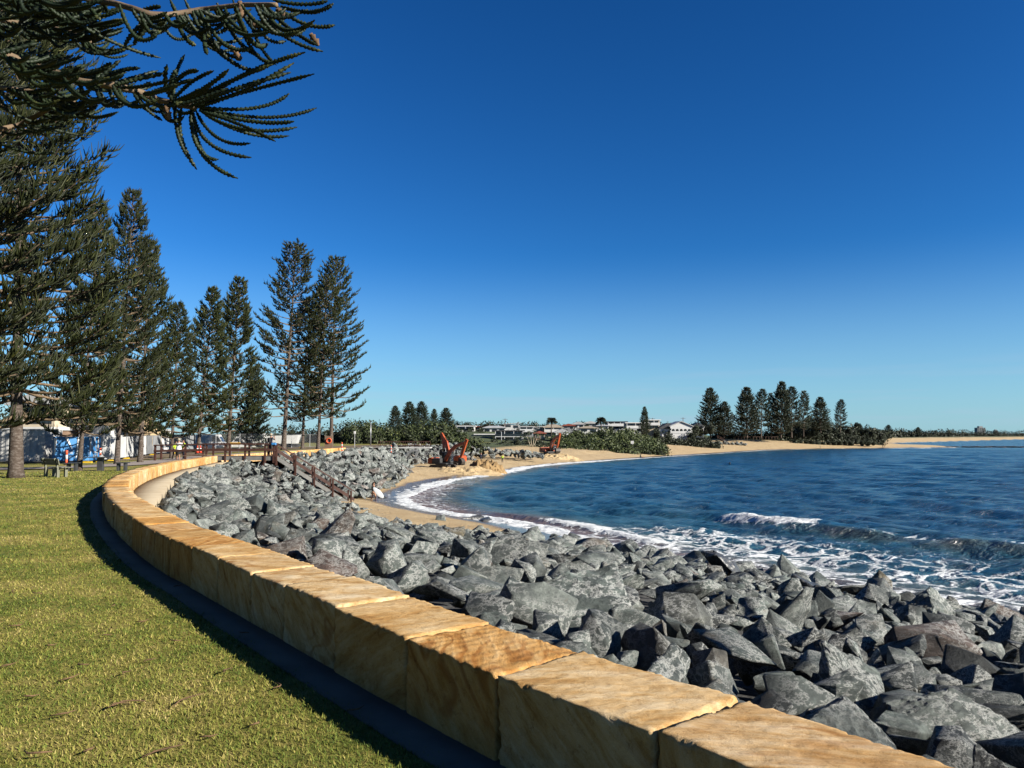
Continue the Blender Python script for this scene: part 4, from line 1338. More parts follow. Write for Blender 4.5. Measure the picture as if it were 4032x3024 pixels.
MATS_N = (M['bark'], M['limb'], M['pine'])
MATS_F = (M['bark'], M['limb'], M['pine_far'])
KINDS = {
    'dense_near': tree_kind('a', MATS_N, 101, 25.0, 5.0, 2.6, .58, 5, 16, 7, .44, .036, inner=.42, rise=.06, droop=.06, power=.62, sec_len=.80, skip=.06, sides=3),
    'dense': tree_kind('b', MATS_N, 102, 19.0, 4.1, 2.7, .60, 5, 13, 7, .40, .040, inner=.48, rise=.12, power=.72, sec_len=.62, skip=.10),
    'dense2': tree_kind('c', MATS_N, 103, 17.0, 3.2, 2.2, .60, 5, 12, 7, .36, .046, inner=.45, rise=.22, power=.70, sec_len=.52, skip=.08),
    'open': tree_kind('d', MATS_N, 104, 26.0, 5.4, 4.2, .95, 5, 13, 7, .38, .058, inner=.48, rise=.12, power=.55, skip=.12, sec_len=.75),
    'open2': tree_kind('e', MATS_N, 105, 24.0, 4.6, 4.6, 1.0, 5, 12, 7, .38, .058, inner=.50, rise=.14, power=.50, skip=.2, sec_len=.75),
    'far': tree_kind('f', MATS_F, 106, 24.0, 5.2, 2.0, .95, 5, 10, 4, .85, .13, inner=.25, rise=.16, power=.70, sec_len=.9),
    'far_open': tree_kind('g', MATS_F, 107, 24.0, 4.4, 4.0, 1.2, 5, 9, 4, .80, .12, inner=.35, rise=.2, power=.55, skip=.12, sec_len=.8),
}


def pine(kind, u, base_v, top_v, top_u, y, label, group, width=1.0, rz=0.0, base_z=None):
    t, w, f, H = KINDS[kind]
    b = px(u, base_v, y)
    if base_z is not None:
        b.z = base_z
    tp = px(top_u, top_v, y)
    h = tp.z - b.z
    s = h / H
    root = empty('pine_tree', b, 0, label, 'pine tree', group)
    sw_ = s * width
    lean = math.atan2(tp.x - b.x, h)
    Mx = Matrix.Rotation(lean, 4, 'Y') @ Matrix.Rotation(rz, 4, 'Z') @ Matrix.Diagonal((sw_, sw_, s, 1))
    root.matrix_world = Matrix.Translation(b) @ Mx
    for nm, me_ in (('trunk', t), ('branches', w), ('crown', f)):
        o = bpy.data.objects.new(nm, me_); COL.objects.link(o); o.parent = root
    return root


G1 = 'pines along the park edge'
pine('dense_near', 62, 1872, -260, 90, 34.5, 'huge pine at the left edge of the lawn with a thick grey trunk', G1, .95, .4)
pine('dense_near', -305, 1990, -900, -305, 21.5, 'pine just outside the left edge whose long fronds reach into the picture', G1, .95, 2.6, base_z=-.15)
pine('dense', 312, 1848, 800, 395, 43, 'pine with a leaning trunk behind the picnic table', G1, .72, 2.0)
pine('dense', 460, 1826, 752, 525, 54, 'tall dense pine, second trunk to the right of the picnic table', G1, .74, 4.1)
pine('dense2', 552, 1818, 948, 592, 59, 'pine with bare wispy right side, left of the end of the boardwalk rail', G1, .92, 1.0)
pine('dense2', 675, 1802, 1192, 705, 69, 'shorter dense pine right behind the man in the white shirt', G1, .95, 3.0)
pine('dense2', 778, 1790, 1130, 840, 80, 'narrow dark pine behind the left half of the boardwalk', G1, .95, 5.0)
pine('dense2', 897, 1786, 1092, 945, 85, 'narrow pointed pine behind the middle of the boardwalk', G1, .92, .6)
pine('far', 985, 1780, 1445, 1010, 112, 'small pine with a bare top between the pointed pine and the tall open one', G1, .9, .9)
pine('open', 1116, 1772, 958, 1166, 96, 'tallest open pine with a bare lower trunk above the stairs', G1, .98, 1.9)
pine('open2', 1190, 1770, 1180, 1218, 104, 'slim open pine partly hidden right behind the tallest one', G1, .95, 3.3)
pine('open2', 1252, 1766, 1085, 1288, 98, 'open pine with a pale upper stem, third trunk of the tall group', G1, .85, 4.4)
pine('open', 1303, 1764, 1015, 1322, 101, 'tall open pine on the right edge of the group, with long side branches', G1, .92, 5.6)

# unseen pines added to carry on the row and block western sky light
for i, (x_, y_, h_, w_) in enumerate(((-14.5, 8.5, 24, 1.15), (-15.5, -3.5, 25, 1.15), (-10.5, -13.5, 23, 1.1), (-24, 12, 24, 1.2), (-25, 1, 24, 1.2))):
    t_, w2_, f_, H = KINDS['dense_near']
    root = empty('pine_tree', (x_, y_, 0), i * 1.7, ('unseen pine added left of the overhanging branch to block sky light', 'unseen pine added behind the overhanging branch to block sky light', 'unseen pine added behind the viewpoint to block sky light',
                 'unseen pine added farther out on the left to block sky light', 'unseen pine added farther out behind on the left to block sky light')[i], 'pine tree', G1)
    root.scale = (h_ / H * w_, h_ / H * w_, h_ / H)
    for nm, me_ in (('trunk', t_), ('branches', w2_), ('crown', f_)):
        o = bpy.data.objects.new(nm, me_); COL.objects.link(o); o.parent = root

G2 = 'pines behind the coastal scrub'
for i, (u, v, w_) in enumerate(((1556, 1600, 1.3), (1612, 1584, 1.5), (1660, 1583, 1.4), (1710, 1612, 1.0), (1756, 1608, 1.6))):
    pine('far', u, 1735, v, u, 205 + 9 * (i % 3), ('first pine from the left above the scrub, with a thin tufted top', 'second pine from the left above the scrub, a full cone', 'third pine from the left above the scrub, a full cone',
         'fourth pine above the scrub, small and slender', 'fifth pine above the scrub, broad with a rounded top')[i], G2, w_, i * 1.3)
G3 = 'pines on the far headland'
far_l = ['leftmost headland pine, a broad cone beside the white arched house', 'short wide pine against the right flank of the leftmost headland pine', 'second tall headland pine, a full dark cone',
         'slim see-through headland pine to the right of the full cone', 'thin short pine peeping out left of the tallest headland pine', 'tallest headland pine, at the middle of the grove',
         'airy headland pine right of the tallest', 'narrow ragged headland pine before the gap', 'dense cone shaped pine standing apart on the headland', 'rightmost lone headland pine with bare trunk below']
for i, (k_, u, v, b_v, y, w_) in enumerate((('far', 2798, 1530, 1722, 352, 1.35), ('far', 2850, 1583, 1722, 350, 1.5), ('far', 2941, 1527, 1722, 372, 1.4), ('far_open', 2997, 1534, 1722, 376, 1.2), ('far_open', 3038, 1550, 1722, 385, .9),
                                          ('far', 3075, 1505, 1722, 380, 1.1), ('far_open', 3117, 1525, 1722, 384, 1.25), ('far_open', 3164, 1541, 1718, 390, 1.0), ('far', 3231, 1565, 1702, 395, 1.5), ('far_open', 3308, 1574, 1702, 398, 1.2))):
    pine(k_, u, b_v, v, u + (3 if i % 2 else -2), y, far_l[i], G3, w_, i * 2.1)
pine('far', 2538, 1720, 1603, 2538, 305, 'lone young pine among the hillside houses', 'pines among the houses', .95, 1.0)
pine('far', 3373, 1712, 1664, 3373, 520, 'larger of a pair of small distant pines beyond the headland', 'distant pines', 2.2, 1.0)
pine('far', 3384, 1712, 1668, 3385, 524, 'smaller of a pair of small distant pines beyond the headland', 'distant pines', 1.9, 2.0)
pine('far', 3498, 1712, 1673, 3498, 800, 'small distant pine standing alone over the far scrub', 'distant pines', 2.2, 3.0)
pine('far', 3614, 1712, 1682, 3615, 1000, 'tiny pointed pine on the skyline left of the far tower', 'distant pines', 2.4, 4.0)

# ------------------------------------------------------------------ scrub and bushy trees
def leaf_blobs(name, blobs, leaf, dens, mat, core=True, parent=None, seed=0, loc=None, **kw):
    """Leafy masses: clusters of small leaf faces over uneven domes. blobs: (x, y, z, rx, ry, rz)."""
    rn = np.random.default_rng(seed + 7)
    VV, TT = [], []
    cb_ = MB()
    for (x_, y_, z_, rx, ry, rz_) in blobs:
        area = 2 * math.pi * ((rx * ry) ** 1.6 / 3 + (rx * rz_) ** 1.6 / 3 + (ry * rz_) ** 1.6 / 3) ** (1 / 1.6)
        n_ = max(30, int(dens * area / leaf ** 2))
        d = rn.normal(0, 1, (n_, 3)); d /= np.linalg.norm(d, axis=1)[:, None]
        d[:, 2] = np.where(d[:, 2] < -.35, -d[:, 2], d[:, 2])
        bump_ = 1 + .30 * fbm(d * 2.2 + np.array([x_, y_, z_]) * .7, 3) + .20 * vnoise(d * 7 + x_)
        rad = (rn.random(n_) ** .22) * bump_
        c = np.array([x_, y_, z_]) + d * np.array([rx, ry, rz_]) * rad[:, None]
        s_ = leaf * rn.uniform(.5, 1.3, n_)
        a = rn.normal(0, 1, (n_, 3)); a /= np.linalg.norm(a, axis=1)[:, None]
        b2 = np.cross(a, d + rn.normal(0, .6, (n_, 3))); b2 /= np.maximum(np.linalg.norm(b2, axis=1), 1e-6)[:, None]
        V = np.stack([c - a * s_[:, None] * .5, c + b2 * s_[:, None] * .45, c + a * s_[:, None] * .5, c - b2 * s_[:, None] * .35], 1)
        VV.append(V.reshape(-1, 3))
        TT.append(np.repeat(np.clip(rn.normal(.35 + .25 * rn.random(), .2, n_) , 0, 1), 4))
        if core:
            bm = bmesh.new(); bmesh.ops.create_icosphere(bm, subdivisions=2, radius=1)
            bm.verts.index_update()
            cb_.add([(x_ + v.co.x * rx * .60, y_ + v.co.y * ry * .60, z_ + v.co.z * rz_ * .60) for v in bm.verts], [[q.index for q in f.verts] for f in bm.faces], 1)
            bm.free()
    V = np.concatenate(VV); T = np.concatenate(TT)
    F = np.arange(len(V)).reshape(-1, 4)
    if loc is not None:
        V = V - np.array(loc)
    me_ = np_mesh(name, V, F, {'tint': T})
    o = link(name, me_, parent, (mat,), **kw)
    if loc is not None and parent is None:
        o.location = loc
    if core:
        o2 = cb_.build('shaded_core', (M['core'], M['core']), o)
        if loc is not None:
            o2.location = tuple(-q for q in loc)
    return o


def blob_at(u, v_top, y, w_px, h, rnd=0):
    """Dome whose crest shows at pixel (u, v_top), w_px wide in the photo, h metres tall."""
    p = px(u, v_top, y)
    rx = w_px / FPX * y / 2
    return (p.x, p.y, p.z - h * .55, rx, rx * 1.0, h * .6)


rb = random.Random(9)
# scrub behind the far revetment
sc = []
for u in range(1372, 1840, 17):
    top = 1668 + 12 * math.sin(u * .021) + rb.uniform(-7, 7)
    if u > 1700: top += (u - 1700) * .16
    sc.append(blob_at(u, top, 176 + rb.uniform(-8, 10), rb.uniform(38, 62), rb.uniform(4, 6)))
    sc.append(blob_at(u + rb.uniform(-8, 8), top + 32 + rb.uniform(-6, 8), 166 + rb.uniform(-4, 4), rb.uniform(40, 60), rb.uniform(4, 5)))
for u in range(1700, 1900, 16):
    sc.append(blob_at(u, 1688 + (u - 1700) * .24 + rb.uniform(-4, 4), 172, rb.uniform(40, 56), 4.5))
leaf_blobs('coastal_scrub', sc, .42, 1.7, M['scrub'], seed=1, label='thick green scrub behind the far rock slope and below the five pines', cat='scrub', kind='stuff')
# dark trees behind, left of the scrub
sc = [blob_at(u, 1670 + rb.uniform(-14, 12) + (12 if u < 1330 else 0), 190 + rb.uniform(-6, 6), rb.uniform(50, 80), 7) for u in range(880, 1560, 34)]
sc += [blob_at(u, 1700 + rb.uniform(-10, 10), 150 + rb.uniform(-6, 6), rb.uniform(60, 90), 6) for u in range(0, 1050, 55)]
sc += [blob_at(u, 1600 + rb.uniform(-30, 30), 130 + rb.uniform(-6, 6), rb.uniform(110, 150), 10) for u in range(-60, 420, 80)]
leaf_blobs('tree_belt', sc, .50, 1.5, M['scrub_dark'], seed=2, label='belt of dark trees behind the park and the work site', cat='trees', kind='stuff')
# mound of scrub in the middle distance
sc = []
for i in range(120):
    a = rb.random()
    u = 2190 + 420 * a
    ridge = 1700 - 26 * math.exp(-((u - 2420) / 130) ** 2) + 40 * max(0, (u - 2480) / 130) ** 1.3
    f_ = rb.random()
    sc.append(blob_at(u, ridge + 6 + f_ * (1762 - ridge), 262 - 34 * f_, rb.uniform(55, 95), rb.uniform(4.5, 6.5)))
leaf_blobs('scrub_mound', sc, .55, 1.6, M['scrub'], seed=3, label='rounded mound of wind-clipped scrub above the middle of the beach', cat='scrub', kind='stuff')
sc = [blob_at(u, 1735 + rb.uniform(-12, 16), 250 + rb.uniform(-6, 10), rb.uniform(36, 60), 4) for u in range(1880, 2260, 22)]
sc += [blob_at(u, 1752 + rb.uniform(-6, 6), 236, rb.uniform(30, 50), 3) for u in range(1990, 2230, 26)]
leaf_blobs('garden_scrub', sc, .5, 1.6, M['scrub_dark'], seed=4, label='low dark garden bushes below the hillside houses', cat='bushes', kind='stuff')
sc = [blob_at(u, 1722 + rb.uniform(-8, 8), 314 + rb.uniform(-3, 3), rb.uniform(36, 52), 5) for u in range(2570, 2800, 13)]
sc += [blob_at(u, 1737 + rb.uniform(-5, 6), 308, rb.uniform(32, 46), 4) for u in range(2560, 2830, 12)]
leaf_blobs('house_scrub', sc, .6, 1.6, M['scrub_dark'], seed=5, label='bushes in front of the white arched house', cat='bushes', kind='stuff')
sc = []
for u in range(3110, 3480, 18):
    top = 1650 + (u - 3110) * .11 + rb.uniform(-8, 8) - (14 if 3180 < u < 3260 else 0)
    sc.append(blob_at(u, top, 412 + rb.uniform(-6, 14), rb.uniform(40, 60), 8))
    sc.append(blob_at(u, top + 34 + rb.uniform(-6, 8), 400, rb.uniform(36, 56), 7))
sc += [blob_at(u, 1696 + rb.uniform(-12, 10), 400, rb.uniform(44, 64), 10) for u in range(2810, 3130, 13)]
sc += [blob_at(u, 1728 + rb.uniform(-4, 5), 388, rb.uniform(30, 44), 3.5) for u in range(3130, 3460, 22)]
leaf_blobs('headland_scrub', sc, .75, 1.5, M['scrub_dark'], seed=6, label='dark scrub covering the far headland under and beside the pines', cat='scrub', kind='stuff')
sc = []
for i, u in enumerate(range(3400, 4300, 11)):
    y_ = 560 + max(0, u - 3400) * 2.3 + rb.uniform(-20, 40)
    sc.append(blob_at(u, 1689 + (u - 3400) * .018 + rb.uniform(-5, 5), y_, rb.uniform(22, 40), .016 * y_))
    sc.append(blob_at(u + 5, 1699 + (u - 3400) * .012 + rb.uniform(-4, 4), y_ * .95, rb.uniform(20, 36), .012 * y_))
leaf_blobs('far_coast_forest', sc, 2.0, 1.3, M['scrub_dark'], seed=8, label='long low dark coastal forest behind the far beach on the right', cat='forest', kind='stuff')
# skyline trees among the houses
sc = [blob_at(u, 1668 + rb.uniform(-8, 8) - (10 if 2050 < u < 2110 or 1900 < u < 1940 else 0), 345 + rb.uniform(-10, 10), rb.uniform(40, 66), 6) for u in range(1790, 2800, 21)]
sc += [blob_at(u, 1690 + rb.uniform(-8, 12), 318 + rb.uniform(-8, 8), rb.uniform(30, 50), 5) for u in range(1850, 2760, 46)]
sc += [blob_at(u, 1706 + rb.uniform(-8, 14), 296 + rb.uniform(-8, 8), rb.uniform(30, 46), 4.5) for u in range(1840, 2300, 38)]
leaf_blobs('hillside_trees', sc, .65, 1.6, M['scrub_dark'], seed=9, label='dark garden trees on the skyline around the hillside houses', cat='trees', kind='stuff')


def palm(u, v_top, v_base, y, label):
    b = px(u, v_base, y); t = px(u, v_top + 14, y)
    root = empty('palm_tree', b, 0, label, 'palm tree', 'palms among the houses')
    h = t.z - b.z
    MB().tube([(0, 0, -.5), (.1, 0, h * .5), (.15, 0, h)], [.28, .2, .16], 8).build('trunk', M['bark'], root, True)
    rn = np.random.default_rng(int(u))
    n_ = 240
    a = rn.uniform(0, 6.28, n_); e_ = rn.uniform(-.5, 1.25, n_)
    D_ = np.stack([np.cos(a) * np.cos(e_), np.sin(a) * np.cos(e_), np.sin(e_)], 1)
    V, F = ropes(np.tile([.15, 0, h], (n_, 1)), D_, np.tile([0, 0, -.45], (n_, 1)), rn.uniform(1.6, 2.6, n_), rn.uniform(.08, .17, n_), 4, 3)
    link('crown', np_mesh('crown', V, F, {'tint': np.repeat(rn.random(n_) * .8, 12)}), root, (M['scrub_dark'],))


palm(2170, 1640, 1712, 300, 'palm with a round mop of fronds above the red-roofed house')
palm(2366, 1640, 1735, 285, 'palm with a ragged crown left of the grey hillside houses')

# pale bare-stemmed tree on the lawn below the houses
b = px(2095, 1760, 240)
root = empty('bushy_tree', b, 0, 'pale grey-leaved tree with thin forked stems below the hillside houses', 'tree')
w_ = MB()
for dx in (-1.6, -.4, .7, 1.8):
    w_.tube([(dx * .2, 0, -.2), (dx * .6, 0, 1.6), (dx, .2, 3.4)], [.11, .08, .04], 5)
w_.build('trunk', M['galv'] if False else M['cream'], root)
leaf_blobs('crown', [(b.x - 2, b.y, b.z + 3.4, 1.8, 1.5, 1.2), (b.x + .3, b.y, b.z + 4, 2, 1.6, 1.3), (b.x + 2.3, b.y, b.z + 3.2, 1.6, 1.5, 1.1)], .5, .9, M['scrub'], core=False, seed=21, loc=tuple(b), parent=root)
# ------------------------------------------------------------------ boardwalk and stairs
def ux(u, y):
    return (u - CU) / FPX * y


DZ = -.05
bw = empty('boardwalk', (-23, 64.7, DZ), label='dark timber boardwalk platform with rails leading to the beach stairs', cat='boardwalk')
o0 = Vector(bw.location)


def loc(p):
    return Vector(p) - o0


MB().box(loc((-25.6, 63.7, DZ - .10)), loc((-19.7, 65.7, DZ))).build('deck', M['tread'], bw)
for yy in (63.62, 65.72):
    MB().box(loc((-25.4, yy, DZ - .34)), loc((-19.75, yy + .07, DZ - .02))).build('beam', M['grey_beam'], bw)
for yy, us, e0, e1 in ((63.6, (616, 804, 891, 969, 1047, 1081), 612, 1086), (65.85, (640, 735, 817, 844, 909, 985, 1060), 636, 1100)):
    def rail_z(x_):
        return DZ + 1.0 - .14 * min(1, max(0, (-25 - x_) / 6))
    for u in us:
        x_ = ux(u, yy)
        foot = DZ - .55 if x_ > -25.2 else gz(66) - .05
        MB().box(loc((x_ - .07, yy - .07, foot)), loc((x_ + .07, yy + .07, rail_z(x_) - .04))).build('post', M['timber'], bw)
    xs = [ux(e0, yy), -25.0, ux(e1, yy)]
    for nm, dz, hh in (('handrail', 0.0, .10), ('midrail', -.48, .17)):
        m_ = MB()
        for a, b_ in zip(xs[:-1], xs[1:]):
            m_.bar(loc((a, yy - .09, rail_z(a) + dz)), loc((b_, yy - .09, rail_z(b_) + dz)), .10 if nm == 'handrail' else .05, hh)
        m_.build(nm, M['timber'], bw)
# bearers under the deck
for x_ in (-24.6, -22.6, -20.6):
    MB().box(loc((x_ - .1, 63.8, DZ - 1.3)), loc((x_ + .1, 64.0, DZ - .12))).build('pile', M['timber'], bw)

st = empty('beach_stairs', (-19.7, 64.4, DZ), label='dark timber stairs with handrails running down the rocks to the sand', cat='stairs')
A = Vector((-19.7, 64.45, DZ)); Bt = Vector((-13.95, 66.6, -4.12))
d = Bt - A
hd = Vector((d.x, d.y, 0)).normalized(); sd = Vector((-hd.y, hd.x, 0))
n_st = 22
tread_me = None
for i in range(n_st):
    p = A + d * ((i + .5) / n_st) - A
    if tread_me is None:
        tread_me = MB().box((-.15, -.68, -.03), (.15, .68, .03)).mesh('tread'); tread_me.materials.append(M['tread'])
    o = bpy.data.objects.new('tread', tread_me); COL.objects.link(o); o.parent = st
    o.location = p; o.rotation_euler = (0, 0, math.atan2(hd.y, hd.x))
for s in (-1, 1):
    q = sd * (.72 * s)
    MB().bar(q + Vector((0, 0, -.12)), d + q + Vector((0, 0, -.12)), .07, .30).build('stringer', M['grey_beam'], st)
    for k_ in range(5):
        p = d * (k_ / 4) + q * 1.12
        MB().box(p + Vector((-.065, -.065, -.75)), p + Vector((.065, .065, 1.06))).build('post', M['timber'], st)
    MB().bar(q * 1.12 + Vector((0, 0, 1.06)) - hd * .1, d + q * 1.12 + Vector((0, 0, 1.06)) + hd * .35 + d.normalized() * .1 - hd * .1, .11, .07).build('handrail', M['timber'], st)
    MB().bar(q * 1.0 + Vector((0, 0, .52)), d + q * 1.0 + Vector((0, 0, .52)) + d.normalized() * .35, .05, .22).build('midrail', M['timber'], st)

# ------------------------------------------------------------------ park furniture
def bench(u, v, y, rz, label):
    p = px(u, v, y); p.z = gz(y)
    t = empty('park_bench', p, rz, label, 'bench')
    for i in range(3):
        MB().box((-.75, -.34 + i * .15, .42), (.75, -.21 + i * .15, .455), bev=.006).build('seat_slat', M['bench'], t)
    for i in range(2):
        Mx = Matrix.Translation((0, .20 + i * .035, .62 + i * .15)) @ Matrix.Rotation(R(-14), 4, 'X')
        MB().box((-.75, -.018, -.066), (.75, .018, .066), M=Mx).build('back_slat', M['bench'], t)
    for x_ in (-.5, .5):
        MB().box((x_ - .06, -.30, -.05), (x_ + .06, -.18, .42)).build('leg', M['bench'], t)
        MB().box((x_ - .06, .06, -.05), (x_ + .06, .18, .42)).build('leg', M['bench'], t)
        MB().bar((x_, .12, .40), (x_, .285, .86), .05, .08).build('back_support', M['bench'], t)
    return t


bench(214, 1876, 35.4, R(148), 'grey-green slatted bench on the lawn between the first two pines')
p = px(395, 1851, 42.8); p.z = gz(42.8)
t = empty('picnic_table', p, R(8), 'dark picnic table with two benches beside the leaning pine', 'picnic table')
for i in range(4):
    MB().box((-.82, -.38 + i * .19, .73), (.82, -.21 + i * .19, .77)).build('top_slat', M['dark_metal'], t)
MB().box((-.14, -.14, -.05), (.14, .14, .73)).build('pedestal', M['dark_metal'], t)
for s in (-1, 1):
    x_ = s * 1.28
    for i in range(2):
        MB().box((x_ - .30, -.6 + i * .0 + (-.16 + i * .3), .43), (x_ + .30, -.34 + i * .3 - .03, .47)).build('bench_slat', M['dark_metal'], t)
    for dx in (-.18, .18):
        MB().box((x_ + dx - .05, -.62, -.05), (x_ + dx + .05, -.28, .43)).build('bench_leg', M['dark_metal'], t)


def bollard(u, v, y, h, label, group='orange and white marker posts', n=3):
    p = px(u, v, y)
    t = empty('marker_post', p, 0, label, 'marker post', group)
    MB().tube([(0, 0, -.05), (0, 0, .04)], .17, 10).build('base', M['rubber'], t)
    for i in range(2 * n + 1):
        a, b_ = .04 + (h - .04) * i / (2 * n + 1), .04 + (h - .04) * (i + 1) / (2 * n + 1)
        MB().tube([(0, 0, a), (0, 0, b_)], .075, 10).build('band', M['safety'] if i % 2 == 0 else M['cone_white'], t, True)
    return t


for u, v, y, h, lb in ((261, 1829, 53.5, .98, 'orange and white post in front of the blue banner, right of the bench'), (394, 1815, 60, 1.0, 'orange and white post behind the picnic table'),
                       (437, 1806, 66, 1.0, 'orange and white post just left of the third pine trunk'), (484, 1800, 72, .9, 'thin orange post at the fence right of the third pine trunk'),
                       (503, 1797, 75, 1.0, 'left orange post of the pair before the white tarpaulin'), (515, 1795, 76, 1.0, 'right orange post of the pair before the white tarpaulin'),
                       (1346, 1780, 92, 1.15, 'tall orange and white post at the top of the far rocks'), (1540, 1783, 112, 1.1, 'thin orange post on the far rock crest, right of the light pole')):
    bollard(u, v, y, h, lb, n=1 if h < 1 else 2)


def cone(u, v, y, label):
    p = px(u, v, y)
    t = empty('traffic_cone', p, 0, label, 'traffic cone', 'cones by the boardwalk')
    MB().box((-.19, -.19, 0), (.19, .19, .03)).build('base', M['rubber'], t)
    MB().tube([(0, 0, .03), (0, 0, .32)], [.15, .10], 10).build('lower_cone', M['red'], t, True)
    MB().tube([(0, 0, .32), (0, 0, .48)], [.10, .075], 10).build('reflective_band', M['cone_white'], t, True)
    MB().tube([(0, 0, .48), (0, 0, .72)], [.075, .03], 10).build('upper_cone', M['red'], t, True)


cone(777, 1785, 70.5, 'left traffic cone standing behind the boardwalk rail')
cone(789, 1785, 70.8, 'right traffic cone standing behind the boardwalk rail')

# pile of timber beside the cones
for i, (u, lb) in enumerate(((770, 'lower plank lying on the end of the sandstone wall'), (800, 'upper plank lying on the end of the sandstone wall'))):
    p = px(u, 1798 - i * 4, 62.6)
    o = MB().box((-.85, -.12, 0), (.85, .12, .05)).build('plank', M['tread'], None, label=lb, cat='plank', group='planks on the wall')
    o.location = Vector((p.x, 62.2, gz(62) + .455 + i * .055)); o.rotation_euler = (0, 0, .25 + i * .3)

# ------------------------------------------------------------------ temporary fence, banners, site
FL = smooth_curve([(-47, 55.0), (-38, 56.0), (-31.8, 57.6), (-33.6, 66), (-36.6, 79), (-35.6, 92), (-32, 106), (-27.5, 122), (-23, 136), (-20, 146)], .3, 20)
FS = np.concatenate([[0], np.cumsum(np.linalg.norm(np.diff(FL, axis=0), axis=1))])
panel_frame = MB()
for x_ in (-1.2, 1.2):
    panel_frame.tube([(x_, 0, .08), (x_, 0, 2.02)], .022, 6)
for z_ in (.18, 1.98):
    panel_frame.tube([(-1.2, 0, z_), (1.2, 0, z_)], .019, 6)
panel_frame = panel_frame.mesh('frame'); panel_frame.materials.append(M['galv'])
wires = MB()
for i in range(1, 24):
    wires.bar((-1.2 + i * .1, 0, .18), (-1.2 + i * .1, 0, 1.98), .006)
for i in range(1, 12):
    wires.bar((-1.2, .006, .18 + i * .15), (1.2, .006, .18 + i * .15), .006)
wires = wires.mesh('wire_mesh'); wires.materials.append(M['galv'])
foot = MB().box((-.32, -.12, 0), (.32, .12, .13), bev=.02).mesh('foot'); foot.materials.append(M['yellow'])


def cloth_mesh(seed, x0=-1.19, x1=1.19, z0=.2, z1=1.97, sag=.05):
    n_, m_ = 14, 8
    X_, Z_ = np.meshgrid(np.linspace(x0, x1, n_), np.linspace(z0, z1, m_))
    w_ = fbm(np.stack([X_.ravel() * 1.7 + seed * 5, Z_.ravel() * 1.2, 0 * X_.ravel() + seed], 1), 3) * sag * 2
    V = np.column_stack([X_.ravel(), -.035 - np.abs(w_), Z_.ravel()])
    i = np.arange((m_ - 1) * (n_ - 1)); q = (i // (n_ - 1)) * n_ + i % (n_ - 1)
    return np_mesh('shade_cloth', V, np.stack([q, q + 1, q + 1 + n_, q + n_], 1), smooth_shade=True)


